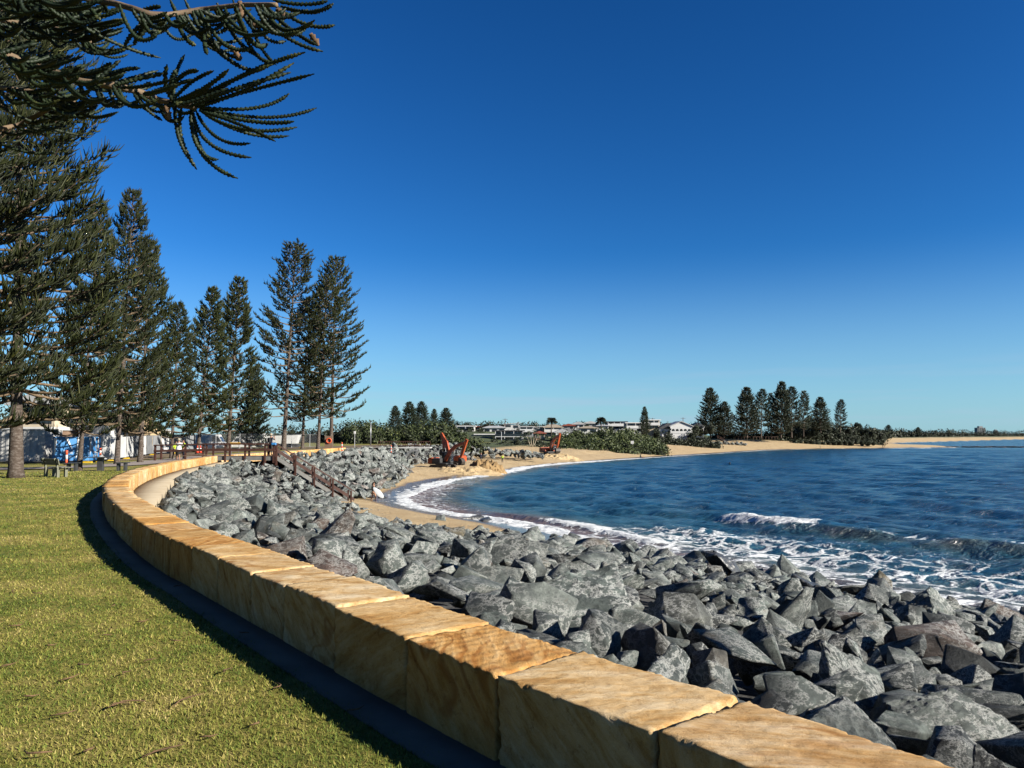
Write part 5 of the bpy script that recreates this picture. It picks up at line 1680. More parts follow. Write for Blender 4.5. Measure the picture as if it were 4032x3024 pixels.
CL = [cloth_mesh(s) for s in range(3)]
NTH = {}
ORD = ['first', 'second', 'third', 'fourth', 'fifth', 'sixth', 'seventh', 'eighth', 'ninth', 'tenth', 'eleventh', 'twelfth']
def fence_label(c, uu):
    NTH[c] = NTH.get(c, 0) + 1
    if c is None:
        return 'bare wire fence panel in front of the white container' if uu < 175 else 'bare wire fence panel behind the boardwalk and the tall pines'
    return 'fence panel %s, %s of these from the left' % ({'banner': 'with a blue and white banner', 'pale': 'hung with pale cloth', 'grey': 'hung with grey shade cloth'}[c], ORD[NTH[c] - 1])
q, k_ = 1.0, 0
while q < FS[-1] - 2.5:
    a = np.array([np.interp(q, FS, FL[:, 0]), np.interp(q, FS, FL[:, 1])]); b_ = np.array([np.interp(q + 2.42, FS, FL[:, 0]), np.interp(q + 2.42, FS, FL[:, 1])])
    m_ = (a + b_) / 2
    ang = math.atan2(b_[1] - a[1], b_[0] - a[0])
    uu = int(CU + FPX * m_[0] / m_[1])
    if uu > 1240:
        break
    c = 'banner' if 175 < uu < 392 else 'pale' if 392 <= uu < 520 else ('pale' if k_ % 3 == 0 else 'grey') if 520 <= uu < 760 else None
    what = {'banner': 'with a blue and white banner', 'pale': 'hung with pale cloth', 'grey': 'hung with grey shade cloth', None: 'of bare wire mesh'}[c]
    lab = fence_label(c, uu)
    t = empty('fence_panel', (m_[0], m_[1], gz(m_[1])), ang, lab, 'fence panel', 'temporary fence panels ' + what + (' by the container' if c is None and uu < 175 else ''))
    for me_, nm in ((panel_frame, 'frame'), (wires, 'wire_mesh')):
        o = bpy.data.objects.new(nm, me_); COL.objects.link(o); o.parent = t
    if k_ % 2 == 0 or k_ < 8:
        o = bpy.data.objects.new('foot', foot); COL.objects.link(o); o.parent = t; o.location = (-1.2, 0, 0); o.rotation_euler = (0, 0, math.pi / 2)
    if c in ('grey', 'pale'):
        me_ = CL[k_ % 3].copy(); me_.materials.append(M['cloth_grey' if c == 'grey' else 'cloth_pale'])
        o = bpy.data.objects.new('shade_cloth', me_); COL.objects.link(o); o.parent = t
    if c == 'banner':
        words = [['Sunsh', 'COUNC'], ['Sunsh', 'COUNC'], ['Suns', 'COU']][k_ % 3]
        me_ = cloth_mesh(k_, sag=.03); me_.materials.append(M['banner'])
        bn = link('banner', me_, t)
        # sweeping white shapes printed on the vinyl
        m2 = MB()
        for poly in ([(-1.15, 1.9), (-.95, 1.9), (-1.0, .9), (-1.12, .55)], [(-.45, 1.95), (-.25, 1.95), (.15, .85)], [(.42, 1.95), (.55, 1.95), (.50, .75), (.30, .3)]):
            m2.add([(x_, -.125, z_) for x_, z_ in poly], [tuple(range(len(poly)))])
        m2.build('printed_shape', M['banner_white'], bn)
        for j, wd in enumerate(words):
            cu_ = bpy.data.curves.new('lettering', 'FONT'); cu_.body = wd; cu_.size = .34 if j == 0 else .22; cu_.extrude = .002
            tmp = bpy.data.objects.new('tmp', cu_); COL.objects.link(tmp)
            bpy.context.view_layer.update()
            me_ = bpy.data.meshes.new_from_object(tmp.evaluated_get(bpy.context.evaluated_depsgraph_get()))
            bpy.data.objects.remove(tmp); bpy.data.curves.remove(cu_)
            o = link('lettering', me_, bn, (M['banner_white'],))
            o.location = (-.52, -.135, .72 - j * .26); o.rotation_euler = (R(90), 0, 0)
    q += 2.46; k_ += 1

# shipping container
p = px(60, 1833, 60)
t = empty('shipping_container', (p.x - .9, 61.0, gz(60)), R(2), 'weathered white corrugated shipping container behind the fence on the left', 'container')
cm = MB()
n_ = 46
prof = []
for i in range(n_):
    prof.append((-3.05 + 6.1 * i / (n_ - 1), .05 if (i // 2) % 2 else 0.0))
V = []; 
for z_ in (.15, 2.5):
    for x_, o_ in prof:
        V.append((x_, -1.2 + o_, z_))
cm.add(V, [(i, i + 1, i + 1 + n_, i + n_) for i in range(n_ - 1)])
cm.box((-3.04, -1.10, .15), (3.04, 1.2, 2.5))
cm.build('wall', M['white_dirty'], t)
MB().box((-3.08, -1.22, 2.5), (3.08, 1.22, 2.6)).build('roof', M['white_dirty'], t)
for x_ in (-3.05, 3.05):
    for y_ in (-1.19, 1.19):
        MB().box((x_ - .09, y_ - .06, 0), (x_ + .09, y_ + .06, 2.58)).build('corner_post', M['white_dirty'], t)
MB().box((-3.0, -1.2, 0), (3.0, -1.1, .15)).build('sill', M['dark_metal'], t)
MB().box((3.07, -1.05, .2), (3.11, 1.05, 2.45)).build('door', M['white_dirty'], t)

# buildings at the back of the park
def window(parent, x0, x1, z0, z1, y, frame=.06, mat=None):
    f_ = MB()
    f_.box((x0, y - .05, z0), (x0 + frame, y, z1)); f_.box((x1 - frame, y - .05, z0), (x1, y, z1))
    f_.box((x0 + frame, y - .05, z0), (x1 - frame, y, z0 + frame)); f_.box((x0 + frame, y - .05, z1 - frame), (x1 - frame, y, z1))
    o = f_.build('window', mat or M['white'], parent)
    MB().box((x0 + frame, y - .02, z0 + frame), (x1 - frame, y - .005, z1 - frame)).build('pane', M['glass'], o)
    return o


y0 = 84
p = px(150, 1800, y0)
t = empty('house', (p.x, y0, gz(y0)), 0, 'cream two-storey house with a dark upstairs window behind the left pines', 'house')
MB().box((-3.2, 0, 0), (1.8, 6, 2.5)).build('lower_wall', M['brick_wall'], t)
MB().box((-3.0, .05, 2.85), (1.6, 6, 5.2)).build('upper_wall', M['cream'], t)
MB().box((-3.5, -1.2, 2.5), (2.0, 6, 2.85)).build('balcony', M['white'], t)
MB().prism([(-3.5, 5.2), (2.1, 5.2), (2.1, 5.35), (-.7, 6.5), (-3.5, 5.35)], -.7, 6.4).build('roof', M['roof_grey'], t)
window(t, -1.4, -.1, 3.2, 5.0, .05, mat=M['dark_wall']); window(t, -.1, 1.3, 3.2, 5.0, .05, mat=M['dark_wall'])
window(t, -2.6, -1.0, .9, 2.2, 0)
MB().box((-3.2, -1.2, .0), (-3.05, -1.05, 2.5)).build('post', M['dark_metal'], t)
MB().box((1.7, -1.2, .0), (1.85, -1.05, 2.5)).build('post', M['dark_metal'], t)

y0 = 92
p = px(372, 1800, 88)
t = empty('kiosk', (p.x, 88, gz(88)), 0, 'white flat-roofed kiosk between the second and third pine trunks', 'building')
MB().box((-1.9, 0, 0), (1.2, 4, 3.3)).build('wall', M['white'], t)
MB().box((-2.2, -.3, 3.3), (1.5, 4.3, 3.5)).build('roof', M['white'], t)
window(t, -1.5, -.3, 2.2, 2.9, 0, mat=M['dark_metal'])
MB().box((.2, -.04, 0), (1.0, 0, 2.1)).build('door', M['grey_wall'], t)
p = px(470, 1800, y0)
t = empty('beach_pavilion', (p.x, y0, gz(y0)), 0, 'tan rendered pavilion with a stepped roofline behind the third pine', 'building')
MB().box((-2.4, 0, 0), (2.2, 6, 3.2)).build('lower_wall', M['tan'], t)
MB().box((-2.2, .6, 3.2), (1.0, 6, 4.6)).build('upper_wall', M['tan'], t)
MB().box((-2.5, .3, 4.6), (1.3, 6.2, 4.78)).build('roof', M['cream'], t)
MB().prism([(-2.9, 3.9), (-2.9, 4.05), (2.4, 3.05), (2.4, 2.9)], -2.4, -.2).build('awning', M['roof_dark'], t)
for x_ in (-2.2, 1.9):
    MB().box((x_ - .06, -2.2, 0), (x_ + .06, -2.08, 3.1 if x_ > 0 else 3.8)).build('awning_post', M['dark_metal'], t)
window(t, -.6, .5, 1.0, 2.2, 0, mat=M['dark_metal']); window(t, 1.2, 2.0, 3.5, 4.2, .6, mat=M['dark_metal'])

# white board with lettering by the art gallery tent
p = px(600, 1722, 100)
t = empty('site_tent', (p.x, 100, gz(100)), 0, 'white low tent with small lettering behind the fence', 'tent')
MB().prism([(-1.3, .0), (1.3, 0), (1.3, 2.2), (.9, 2.65), (-.9, 2.75), (-1.3, 2.3)], 0, 3).build('cover', M['white'], t)
cu_ = bpy.data.curves.new('lettering', 'FONT'); cu_.body = 'ART GALL'; cu_.size = .36; cu_.extrude = .004
tmp = bpy.data.objects.new('tmp', cu_); COL.objects.link(tmp); bpy.context.view_layer.update()
me_ = bpy.data.meshes.new_from_object(tmp.evaluated_get(bpy.context.evaluated_depsgraph_get())); bpy.data.objects.remove(tmp); bpy.data.curves.remove(cu_)
o = link('lettering', me_, t, (M['grey_wall'],)); o.location = (-1.0, -.02, 2.1); o.rotation_euler = (R(90), 0, 0)


def van(u, v, y, rz, label, L=5.2, hgt=2.3, ute=False):
    p = px(u, v, y)
    t = empty('parked_van', p, rz, label, 'van', 'vans parked behind the fence')
    body = [(-L / 2, .35), (L / 2 - .1, .35), (L / 2, .8), (L / 2 - .15, 1.15), (L / 2 - 1.1, 1.35), (L / 2 - 1.75, hgt), (-L / 2 + .1, hgt), (-L / 2, hgt - .2)]
    MB().prism(body, -.95, .95).build('body', M['white'], t)
    w_ = MB()
    for s in (-.957, .957):
        w_.add([(L / 2 - 1.3, s, 1.42), (L / 2 - 1.82, s, hgt - .22), (L / 2 - 2.6, s, hgt - .22), (L / 2 - 2.6, s, 1.42)], [(0, 1, 2, 3)])
    w_.add([(L / 2 - 1.10, -.85, 1.40), (L / 2 - 1.10, .85, 1.40), (L / 2 - 1.70, .8, hgt - .1), (L / 2 - 1.70, -.8, hgt - .1)], [(0, 1, 2, 3)])
    w_.build('window', M['glass'], t)
    for x_ in (-L / 2 + 1.0, L / 2 - 1.0):
        for s in (-.9, .9):
            MB().tube([(x_, s - .1, .34), (x_, s + .1, .34)], .34, 14).build('wheel', M['rubber'], t)
    MB().box((L / 2 - .12, -.8, .72), (L / 2 - .02, -.5, .9)).build('headlight', M['galv'], t)
    MB().box((L / 2 - .12, .5, .72), (L / 2 - .02, .8, .9)).build('headlight', M['galv'], t)


van(655, 1776, 110, R(170), 'white van behind the grey cloth fence, left of the boardwalk')
van(835, 1776, 118, R(8), 'white van behind the boardwalk, between the two narrow pines', 5.6, 2.5)
van(955, 1774, 122, R(185), 'white van behind the boardwalk, right of the amber sign', 5.0, 2.2)

# tip truck
p = px(1120, 1772, 118)
t = empty('tip_truck', p, R(6), 'white tip truck with a raised-sided tray behind the tall pines', 'truck')
MB().prism([(-2.2, 1.0), (1.9, 1.0), (2.25, 2.3), (-2.2, 2.15), (-2.5, 1.6)], -1.2, 1.2).build('tray', M['white'], t)
MB().box((-3.2, -.4, .6), (2.3, .4, .95)).build('chassis', M['dark_metal'], t)
MB().box((-4.3, -1.15, .6), (-2.75, 1.15, 2.5), bev=.12).build('cab', M['white'], t)
MB().box((-4.2, -1.17, 1.6), (-3.2, 1.17, 2.25)).build('cab_window', M['glass'], t)
for x_ in (-3.5, .4, 1.6):
    for s in (-1.05, 1.05):
        MB().tube([(x_, s - .14, .5), (x_, s + .14, .5)], .5, 14).build('wheel', M['rubber'], t)

# amber direction sign
p = px(926, 1765, 74)
t = empty('road_sign', (p.x, 74, gz(74)), 0, 'amber sign board with a black arrow standing behind the boardwalk', 'sign')
zc = px(926, 1747, 74).z - gz(74)
MB().box((-.48, -.02, zc - .11), (.48, .02, zc + .12)).build('board', M['sign_yellow'], t)
m_ = MB(); m_.add([(-.42, -.026, zc), (-.28, -.026, zc + .08), (-.28, -.026, zc - .08)], [(0, 1, 2)]); m_.add([(-.28, -.026, zc + .025), (-.12, -.026, zc + .025), (-.12, -.026, zc - .025), (-.28, -.026, zc - .025)], [(0, 1, 2, 3)])
m_.build('arrow', M['rubber'], t)
for x_ in (-.35, .35):
    MB().box((x_ - .02, -.015, 0), (x_ + .02, .015, zc - .11)).build('leg', M['galv'], t)

# light pole, small pole with box, lifebuoy station
p = px(1459, 1752, 122)
t = empty('light_pole', p, 0, 'tall grey light pole standing behind the far rocks', 'light pole')
hh = px(1459, 1660, 122).z - p.z
MB().tube([(0, 0, 0), (0, 0, hh)], [.11, .07], 8).build('pole', M['galv'], t, True)
MB().box((-.25, -.12, hh), (.12, .12, hh + .14)).build('lamp_head', M['dark_metal'], t)
p = px(1396, 1770, 104)
t = empty('solar_pole', p, 0, 'thin pole with a white box on top near the far end of the wall', 'pole')
hh = px(1396, 1708, 104).z - p.z
MB().tube([(0, 0, 0), (0, 0, hh)], .05, 6).build('pole', M['galv'], t)
MB().box((-.12, -.12, hh), (.12, .12, hh + .35)).build('box', M['white'], t)
p = px(1293, 1766, 99)
t = empty('lifebuoy_station', p, 0, 'orange lifebuoy on a brown post between the tall pine trunks', 'lifebuoy')
MB().box((-.5, .06, 0), (.5, .12, 1.6)).build('board', M['brick_wall'], t)
ring = MB(); n1_, n2_ = 20, 8
V = []
for i in range(n1_):
    for j in range(n2_):
        a, b_ = 2 * math.pi * i / n1_, 2 * math.pi * j / n2_
        rr = .30 + .07 * math.cos(b_)
        V.append((.05 + rr * math.cos(a), .07 * math.sin(b_) - .02, 1.0 + rr * math.sin(a)))
ring.add(V, [(i * n2_ + j, ((i + 1) % n1_) * n2_ + j, ((i + 1) % n1_) * n2_ + (j + 1) % n2_, i * n2_ + (j + 1) % n2_) for i in range(n1_) for j in range(n2_)])
ring.build('ring', M['safety'], t, True)

# second boardwalk at the far end of the works
p = px(1560, 1763, 136)
t = empty('viewing_deck', p, 0, 'distant dark timber viewing deck with a pale base behind the far rocks', 'deck')
MB().box((-3.2, 0, -.1), (6.0, 3, .12)).build('deck', M['white_dirty'], t)
MB().box((-3.2, 0, 1.05), (6.0, .1, 1.16)).build('handrail', M['timber'], t)
MB().box((-3.2, 0, .3), (6.0, .08, .42)).build('low_rail', M['timber'], t)
for i in range(24):
    MB().box((-3.2 + .4 * i - .04, 0, .12), (-3.2 + .4 * i + .04, .07, 1.05)).build('baluster', M['timber'], t)
# ------------------------------------------------------------------ excavators
def limb(pts, w0, w1, y0, y1, mb):
    """Box-section arm along an XZ polyline, w0 to w1 deep."""
    pts = [Vector((q[0], 0, q[1])) for q in pts]
    n_ = len(pts)
    up, lo = [], []
    for i, q in enumerate(pts):
        d_ = (pts[min(i + 1, n_ - 1)] - pts[max(i - 1, 0)]).normalized()
        nrm = Vector((-d_.z, 0, d_.x))
        f_ = i / (n_ - 1)
        w_ = (w0 + (w1 - w0) * f_) * (1 + .35 * math.sin(math.pi * f_))
        up.append(q + nrm * w_ / 2); lo.append(q - nrm * w_ / 2)
    poly = [(q.x, q.z) for q in up] + [(q.x, q.z) for q in reversed(lo)]
    mb.prism(poly, y0, y1)


def excavator(p, rz, s, label, paint, boom, stick, bucket, house_rot=0.0, group='excavators on the beach', cab_paint=None):
    t = empty('excavator', p, rz, label, 'excavator', group, scale=s)
    for sy in (-1.15, 1.15):
        tr = MB()
        tr.prism([(-2.0, .0), (1.9, .0), (2.25, .3), (2.25, .6), (1.95, .88), (-2.0, .88), (-2.3, .6), (-2.3, .3)], sy - .3, sy + .3)
        for i in range(16):
            tr.box((-2.1 + i * .27, sy - .34, -.04), (-1.98 + i * .27, sy + .34, .0)); tr.box((-2.0 + i * .25, sy - .34, .88), (-1.88 + i * .25, sy + .34, .92))
        tr.build('track', M['steel_dark'], t)
    MB().box((-1.2, -.9, .45), (1.2, .9, .98)).build('undercarriage', M['steel_dark'], t)
    MB().box((-2.5, -1.3, 1.0), (1.5, 1.3, 1.25), bev=.05).build('platform', M['dark_metal'], t)
    MB().prism([(-2.7, 1.1), (-1.75, 1.1), (-1.75, 2.25), (-2.45, 2.25), (-2.75, 1.9)], -1.3, 1.3).build('counterweight', paint, t)
    MB().box((-1.75, -1.28, 1.25), (.15, -.1, 2.15), bev=.08).build('engine_cover', M['dark_metal'] if cab_paint is None else paint, t)
    MB().box((-1.75, -.1, 1.25), (-.2, 1.28, 1.95), bev=.06).build('side_box', paint, t)
    cab = MB().box((-.05, .32, 1.25), (1.55, 1.28, 3.0), bev=.12).build('cab', cab_paint or M['dark_metal'], t)
    MB().box((.12, 1.29, 1.85), (1.38, 1.305, 2.82)).build('side_window', M['glass'], cab)
    MB().box((.12, .295, 1.85), (1.38, .31, 2.82)).build('side_window', M['glass'], cab)
    MB().box((1.56, .42, 1.6), (1.575, 1.18, 2.85)).build('windscreen', M['glass'], cab)
    bm_ = MB(); limb(boom, .55, .42, -.28, .22, bm_); bm_.build('boom', paint, t)
    sk = MB(); limb(stick, .52, .30, -.22, .16, sk); sk.build('stick', paint, t)
    for a, b_, r in bucket['rams']:
        for sy in ((-.30, .24) if r > .09 else (-.03,)):
            MB().tube([(a[0], sy, a[1]), ((a[0] + b_[0]) / 2, sy, (a[1] + b_[1]) / 2)], r, 8).build('ram_cylinder', M['dark_metal'], t)
            MB().tube([((a[0] + b_[0]) / 2, sy, (a[1] + b_[1]) / 2), (b_[0], sy, b_[1])], r * .55, 8).build('ram_rod', M['galv'], t)
    bx, bz, ba = bucket['at']
    Mx = Matrix.Translation((bx, 0, bz)) @ Matrix.Rotation(-ba, 4, 'Y')
    bk = MB()
    prof = [(0, .15), (.30, .05), (.55, -.35), (.55, -.80), (.28, -1.15), (-.18, -1.25), (-.50, -1.10), (-.42, -.98), (-.10, -1.10), (.22, -1.0), (.44, -.72), (.42, -.35), (.2, -.05)]
    bk.prism(prof, -.62, .62, M=Mx)
    bk.prism([(0, .1), (.5, -.35), (.5, -.8), (.25, -1.12), (-.2, -1.22), (-.5, -1.08)], -.62, -.57, M=Mx); bk.prism([(0, .1), (.5, -.35), (.5, -.8), (.25, -1.12), (-.2, -1.22), (-.5, -1.08)], .57, .62, M=Mx)
    b_o = bk.build('bucket', M['steel_dark'], t)
    for i in range(5):
        q = -.5 + i * .25
        MB().box((-.68, q - .05, -1.12), (-.46, q + .05, -1.02), M=Mx).build('tooth', M['steel_dark'], b_o)
    return t


BOOM1 = [(.5, 1.7), (1.6, 3.4), (2.9, 4.5), (5.0, 5.1)]
STICK1 = [(5.35, 5.75), (5.0, 5.0), (4.3, 3.0), (3.9, 2.2)]
RAMS1 = [((1.1, 1.5), (2.4, 3.6), .11), ((3.0, 4.75), (5.35, 5.65), .085), ((5.2, 5.2), (4.3, 2.5), .07)]
p = px(1745, 1848, 128)
excavator(p, R(-28), .86, 'orange excavator with its bucket down digging the sand heap', M['orange'], BOOM1, STICK1, {'rams': RAMS1, 'at': (3.85, 2.1, .35)})
p = px(1778, 1838, 141)
excavator(p, R(152), .92, 'orange excavator hidden behind the digging one, boom raised upright', M['orange'], [(.5, 1.7), (.9, 3.4), (1.3, 5.0), (2.2, 6.2)], [(2.5, 6.6), (2.2, 6.2), (1.9, 4.5), (1.9, 3.6)],
          {'rams': [((1.1, 1.5), (1.3, 3.6), .11), ((.9, 5.2), (2.4, 6.5), .085)], 'at': (1.9, 3.4, .2)})
p = px(2162, 1797, 195)
excavator(p, R(-62), 1.0, 'distant orange excavator standing on the far sand berm', M['orange'], BOOM1, STICK1, {'rams': RAMS1, 'at': (3.85, 2.1, .2)}, cab_paint=M['orange'])
p = px(1590, 1828, 134)
excavator(p, R(-8), .62, 'small grey excavator at the foot of the far rocks, arm bent down', M['machine_grey'], [(.5, 1.7), (1.3, 3.2), (2.6, 3.9), (4.0, 3.8)], [(4.4, 4.0), (4.0, 3.7), (3.4, 2.2), (3.1, 1.5)],
          {'rams': [((1.0, 1.5), (2.0, 3.2), .10), ((2.6, 4.1), (4.4, 4.0), .08)], 'at': (3.05, 1.4, .4)}, cab_paint=M['machine_grey'])

# heap of dug sand by the water, with a wetter lumpy crest
def heap(name, cx, cy, rx, ry, h, seed, mat, label, zbase):
    n_ = 70
    g_ = np.linspace(-1.15, 1.15, n_)
    X_, Y_ = np.meshgrid(g_, g_)
    r_ = np.hypot(X_, Y_)
    nn = fbm(np.stack([X_.ravel() * 2.5 + seed, Y_.ravel() * 2.5, 0 * X_.ravel()], 1), 4).reshape(n_, n_)
    n3 = fbm(np.stack([X_.ravel() * 9 + seed, Y_.ravel() * 9, 0 * X_.ravel()], 1), 3).reshape(n_, n_)
    Z_ = h * np.clip(1.25 - 1.25 * (r_ + .28 * nn) ** 1.4, -.4, .8) * (1 + .5 * nn) + .35 * h * n3 * (r_ < .95)
    V = np.column_stack([X_.ravel() * rx, Y_.ravel() * ry, Z_.ravel()])
    i = np.arange((n_ - 1) ** 2); q = (i // (n_ - 1)) * n_ + i % (n_ - 1)
    o = link(name, np_mesh(name, V, np.stack([q, q + 1, q + 1 + n_, q + n_], 1), smooth_shade=False), mats=(mat,), label=label, cat='sand heap')
    o.location = (cx, cy, zbase)
    return o


p = px(1830, 1868, 121)
heap('sand_heap', p.x - .6, 123, 6.6, 4.2, 1.25, 3, M['sand'], 'flat-topped heap of pushed sand in front of the digging excavator', -4.55)
p = px(1900, 1860, 126)
heap('sand_heap', p.x + .3, 127.5, 3.6, 3.0, 2.3, 8, M['sand_heap'], 'dark lumpy crest of freshly dug wet sand right of the bucket', -4.6)
p = px(2210, 1800, 190)
heap('sand_heap', p.x - 1.5, 188, 6.0, 4.0, 1.4, 5, M['sand'], 'pale heap of sand beside the distant excavator', -4.2)

# ------------------------------------------------------------------ hillside houses
WALLS = {'w': M['white'], 'g': M['grey_wall'], 'd': M['dark_wall'], 'c': M['cream'], 'b': M['brick_wall'], 'n': M['blue_wall']}
ROOFS = {'g': M['roof_grey'], 'r': M['roof_red'], 't': M['roof_brown'], 'd': M['roof_dark'], 'w': M['white']}


def house(u0, u1, v0, v1, y, wall_k, roof_k, style, storeys, label, rz=0.0, balcony=True):
    a, b_ = px(u0, v1, y), px(u1, v0, y)
    w_, h_ = b_.x - a.x, b_.z - a.z
    t = empty('house', ((a.x + b_.x) / 2, y, a.z), rz, label, 'house', 'hillside houses')
    dep = max(7.0, w_ * .8)
    rh = {'flat': .35, 'hip': min(2.2, h_ * .3), 'gable': min(2.4, h_ * .35), 'skillion': .8}[style]
    wh = h_ - rh
    MB().box((-w_ / 2, 0, -3.0), (w_ / 2, dep, wh)).build('wall', WALLS[wall_k], t)
    rm = MB(); e_ = .6
    if style == 'flat':
        rm.box((-w_ / 2 - e_, -e_ * 1.6, wh), (w_ / 2 + e_, dep + e_, h_))
    elif style == 'skillion':
        rm.prism([(-w_ / 2 - e_, wh), (w_ / 2 + e_, wh + rh - .2), (w_ / 2 + e_, wh + rh), (-w_ / 2 - e_, wh + .2)], -e_, dep + e_)
    elif style == 'gable':
        rm.prism([(-w_ / 2 - e_, wh - .1), (w_ / 2 + e_, wh - .1), (w_ / 2 + e_, wh + .1), (0, h_), (-w_ / 2 - e_, wh + .1)], -e_, dep + e_)
    else:
        x_, y0_, y1_ = w_ / 2 + e_, -e_, dep + e_
        rx = max(.3, w_ / 2 - (dep / 2) * .6)
        rm.add([(-x_, y0_, wh), (x_, y0_, wh), (x_, y1_, wh), (-x_, y1_, wh), (-rx, dep / 2, h_), (rx, dep / 2, h_), (-x_, y0_, wh + .2), (x_, y0_, wh + .2), (x_, y1_, wh + .2), (-x_, y1_, wh + .2)],
               [(0, 3, 2, 1), (0, 1, 7, 6), (1, 2, 8, 7), (2, 3, 9, 8), (3, 0, 6, 9), (6, 7, 5, 4), (7, 8, 5), (8, 9, 4, 5), (9, 6, 4)])
    rm.build('roof', ROOFS[roof_k], t)
    sh = wh / storeys
    nw = max(2, int(w_ / 2.6))
    for s in range(storeys):
        for i in range(nw):
            x0 = -w_ / 2 + w_ * (i + .14) / nw; x1 = -w_ / 2 + w_ * (i + .86) / nw
            window(t, x0, x1, s * sh + sh * (.12 if (i + s) % 2 else .35), s * sh + sh * .82, 0, .10, M['white'] if wall_k != 'w' else M['grey_wall'])
        if balcony and s > 0:
            bo = MB().box((-w_ / 2, -1.6, s * sh - .25), (w_ / 2, 0, s * sh)).build('balcony', WALLS['w'], t)
            MB().box((-w_ / 2, -1.62, s * sh), (w_ / 2, -1.56, s * sh + .9)).build('balustrade', M['glass'] if wall_k in 'wd' else M['white'], bo)
            for i in range(nw + 1):
                x_ = -w_ / 2 + (w_ - .2) * i / nw
                MB().box((x_, -1.58, s * sh + .9), (x_ + .2, -1.42, min(wh, (s + 1) * sh) - .05)).build('post', M['white'], bo)
    return t


HL = [
    (1799, 1868, 1676, 1712, 322, 'w', 'w', 'flat', 2, 'white flat-roofed house at the left end of the hillside row'),
    (1878, 1926, 1674, 1700, 335, 'b', 'r', 'hip', 1, 'small house with an orange-red hipped roof on the skyline'),
    (1904, 1990, 1676, 1708, 322, 'w', 'g', 'hip', 1, 'white house with a broad pale hipped roof, upper left'),
    (1872, 1986, 1708, 1745, 288, 'w', 'w', 'flat', 1, 'low white house with dark windows below the hipped roof'),
    (1950, 2060, 1694, 1758, 276, 'd', 'd', 'flat', 3, 'dark three-level house with white balconies, lower left of the row'),
    (2046, 2100, 1678, 1716, 300, 'g', 'g', 'flat', 2, 'grey house with white balcony frames beside the dark one'),
    (2100, 2160, 1676, 1700, 310, 'g', 'w', 'skillion', 1, 'grey house with a white sloping roof left of the palm'),
    (2143, 2213, 1670, 1716, 306, 'c', 't', 'hip', 2, 'cream house with a tan tiled roof under the mop-headed palm'),
    (2106, 2146, 1697, 1732, 282, 'b', 'r', 'hip', 1, 'house with a dark red roof low on the hillside'),
    (2188, 2240, 1688, 1730, 280, 'g', 'g', 'gable', 2, 'grey gabled house low on the hillside behind the far excavator'),
    (2255, 2300, 1660, 1690, 332, 'w', 'g', 'gable', 1, 'white gabled house on the skyline left of the ragged palm'),
    (2293, 2358, 1658, 1684, 338, 'g', 'g', 'gable', 1, 'wide grey house on the skyline behind the ragged palm'),
    (2283, 2352, 1678, 1706, 300, 'w', 't', 'hip', 1, 'white house with a low tan roof under the ragged palm'),
    (2392, 2466, 1659, 1690, 336, 'g', 'd', 'flat', 2, 'long grey flat-roofed house right of the ragged palm'),
    (2466, 2535, 1663, 1704, 318, 'g', 'w', 'flat', 2, 'grey terraced house with white decks left of the young pine'),
    (2550, 2596, 1652, 1690, 330, 'c', 'w', 'flat', 2, 'pale house with a white slab roof right of the young pine'),
    (2728, 2770, 1664, 1706, 345, 'n', 'd', 'gable', 2, 'navy blue house between the arched house and the headland pines'),
    (2352, 2396, 1670, 1694, 320, 'w', 'g', 'hip', 1, 'small white house between the ragged palm and the long grey house'),
    (1986, 2046, 1664, 1688, 340, 'w', 'w', 'skillion', 1, 'white skillion-roofed house on the skyline behind the power pole'),
    (2216, 2262, 1668, 1692, 328, 'g', 'r', 'gable', 1, 'grey house with a red gable on the skyline right of the mop-headed palm'),
    (1840, 1884, 1716, 1744, 284, 'g', 'g', 'hip', 1, 'small grey house low at the left end of the hillside row'),
    (2440, 2500, 1690, 1712, 300, 'w', 'g', 'flat', 1, 'low white house peeping over the scrub mound'),
]
for a in HL:
    house(*a)

# the white house with arches
y0 = 322
a, b_ = px(2640, 1716, y0), px(2725, 1660, y0)
w_, h_ = b_.x - a.x, b_.z - a.z
t = empty('house', ((a.x + b_.x) / 2, y0, a.z), 0, 'white gabled house with a row of arched openings beside the headland pines', 'house', 'hillside houses')
gm = MB()
wl2, eave = w_ / 2, h_ * .66
n_a = 5
aw = w_ * .92 / n_a
# front wall as strips round the arches
zb, zs = h_ * .18, h_ * .38
MB().box((-wl2, 0, -3.0), (wl2, .3, zb)).build('front_wall', M['white'], t)
for i in range(n_a + 1):
    x_ = -w_ * .46 + aw * i
    x0_ = -wl2 if i == 0 else x_ - aw * .12
    x1_ = wl2 if i == n_a else x_ + aw * .12
    MB().box((x0_, 0, zb), (x1_, .3, zs)).build('pier', M['white'], t)
sp_ = MB()
for i in range(n_a):
    xc = -w_ * .46 + aw * (i + .5); ra = aw * .38
    m_ = 8
    prev = None
    for j in range(m_):
        t0_, t1_ = math.pi * j / m_, math.pi * (j + 1) / m_
        xa, za = xc - ra * math.cos(t0_), zs + ra * math.sin(t0_)
        xb_, zb_ = xc - ra * math.cos(t1_), zs + ra * math.sin(t1_)
        top_ = zs + aw * .5
        sp_.prism([(xa, za), (xb_, zb_), (xb_, top_), (xa, top_)], 0, .3)
    for s in (-1, 1):
        sp_.box((xc + s * aw * .44 - aw * .06, 0, zs), (xc + s * aw * .44 + aw * .06, .3, zs + aw * .5))
sp_.build('arches', M['white'], t)
gm.prism([(-wl2, zs + aw * .5), (wl2, zs + aw * .5), (wl2, eave), (0, h_), (-wl2, eave)], 0, .3)
gm.build('gable_wall', M['white'], t)
MB().box((-wl2, 3.0, -3), (wl2, 12, eave)).build('back_wall', M['white'], t)
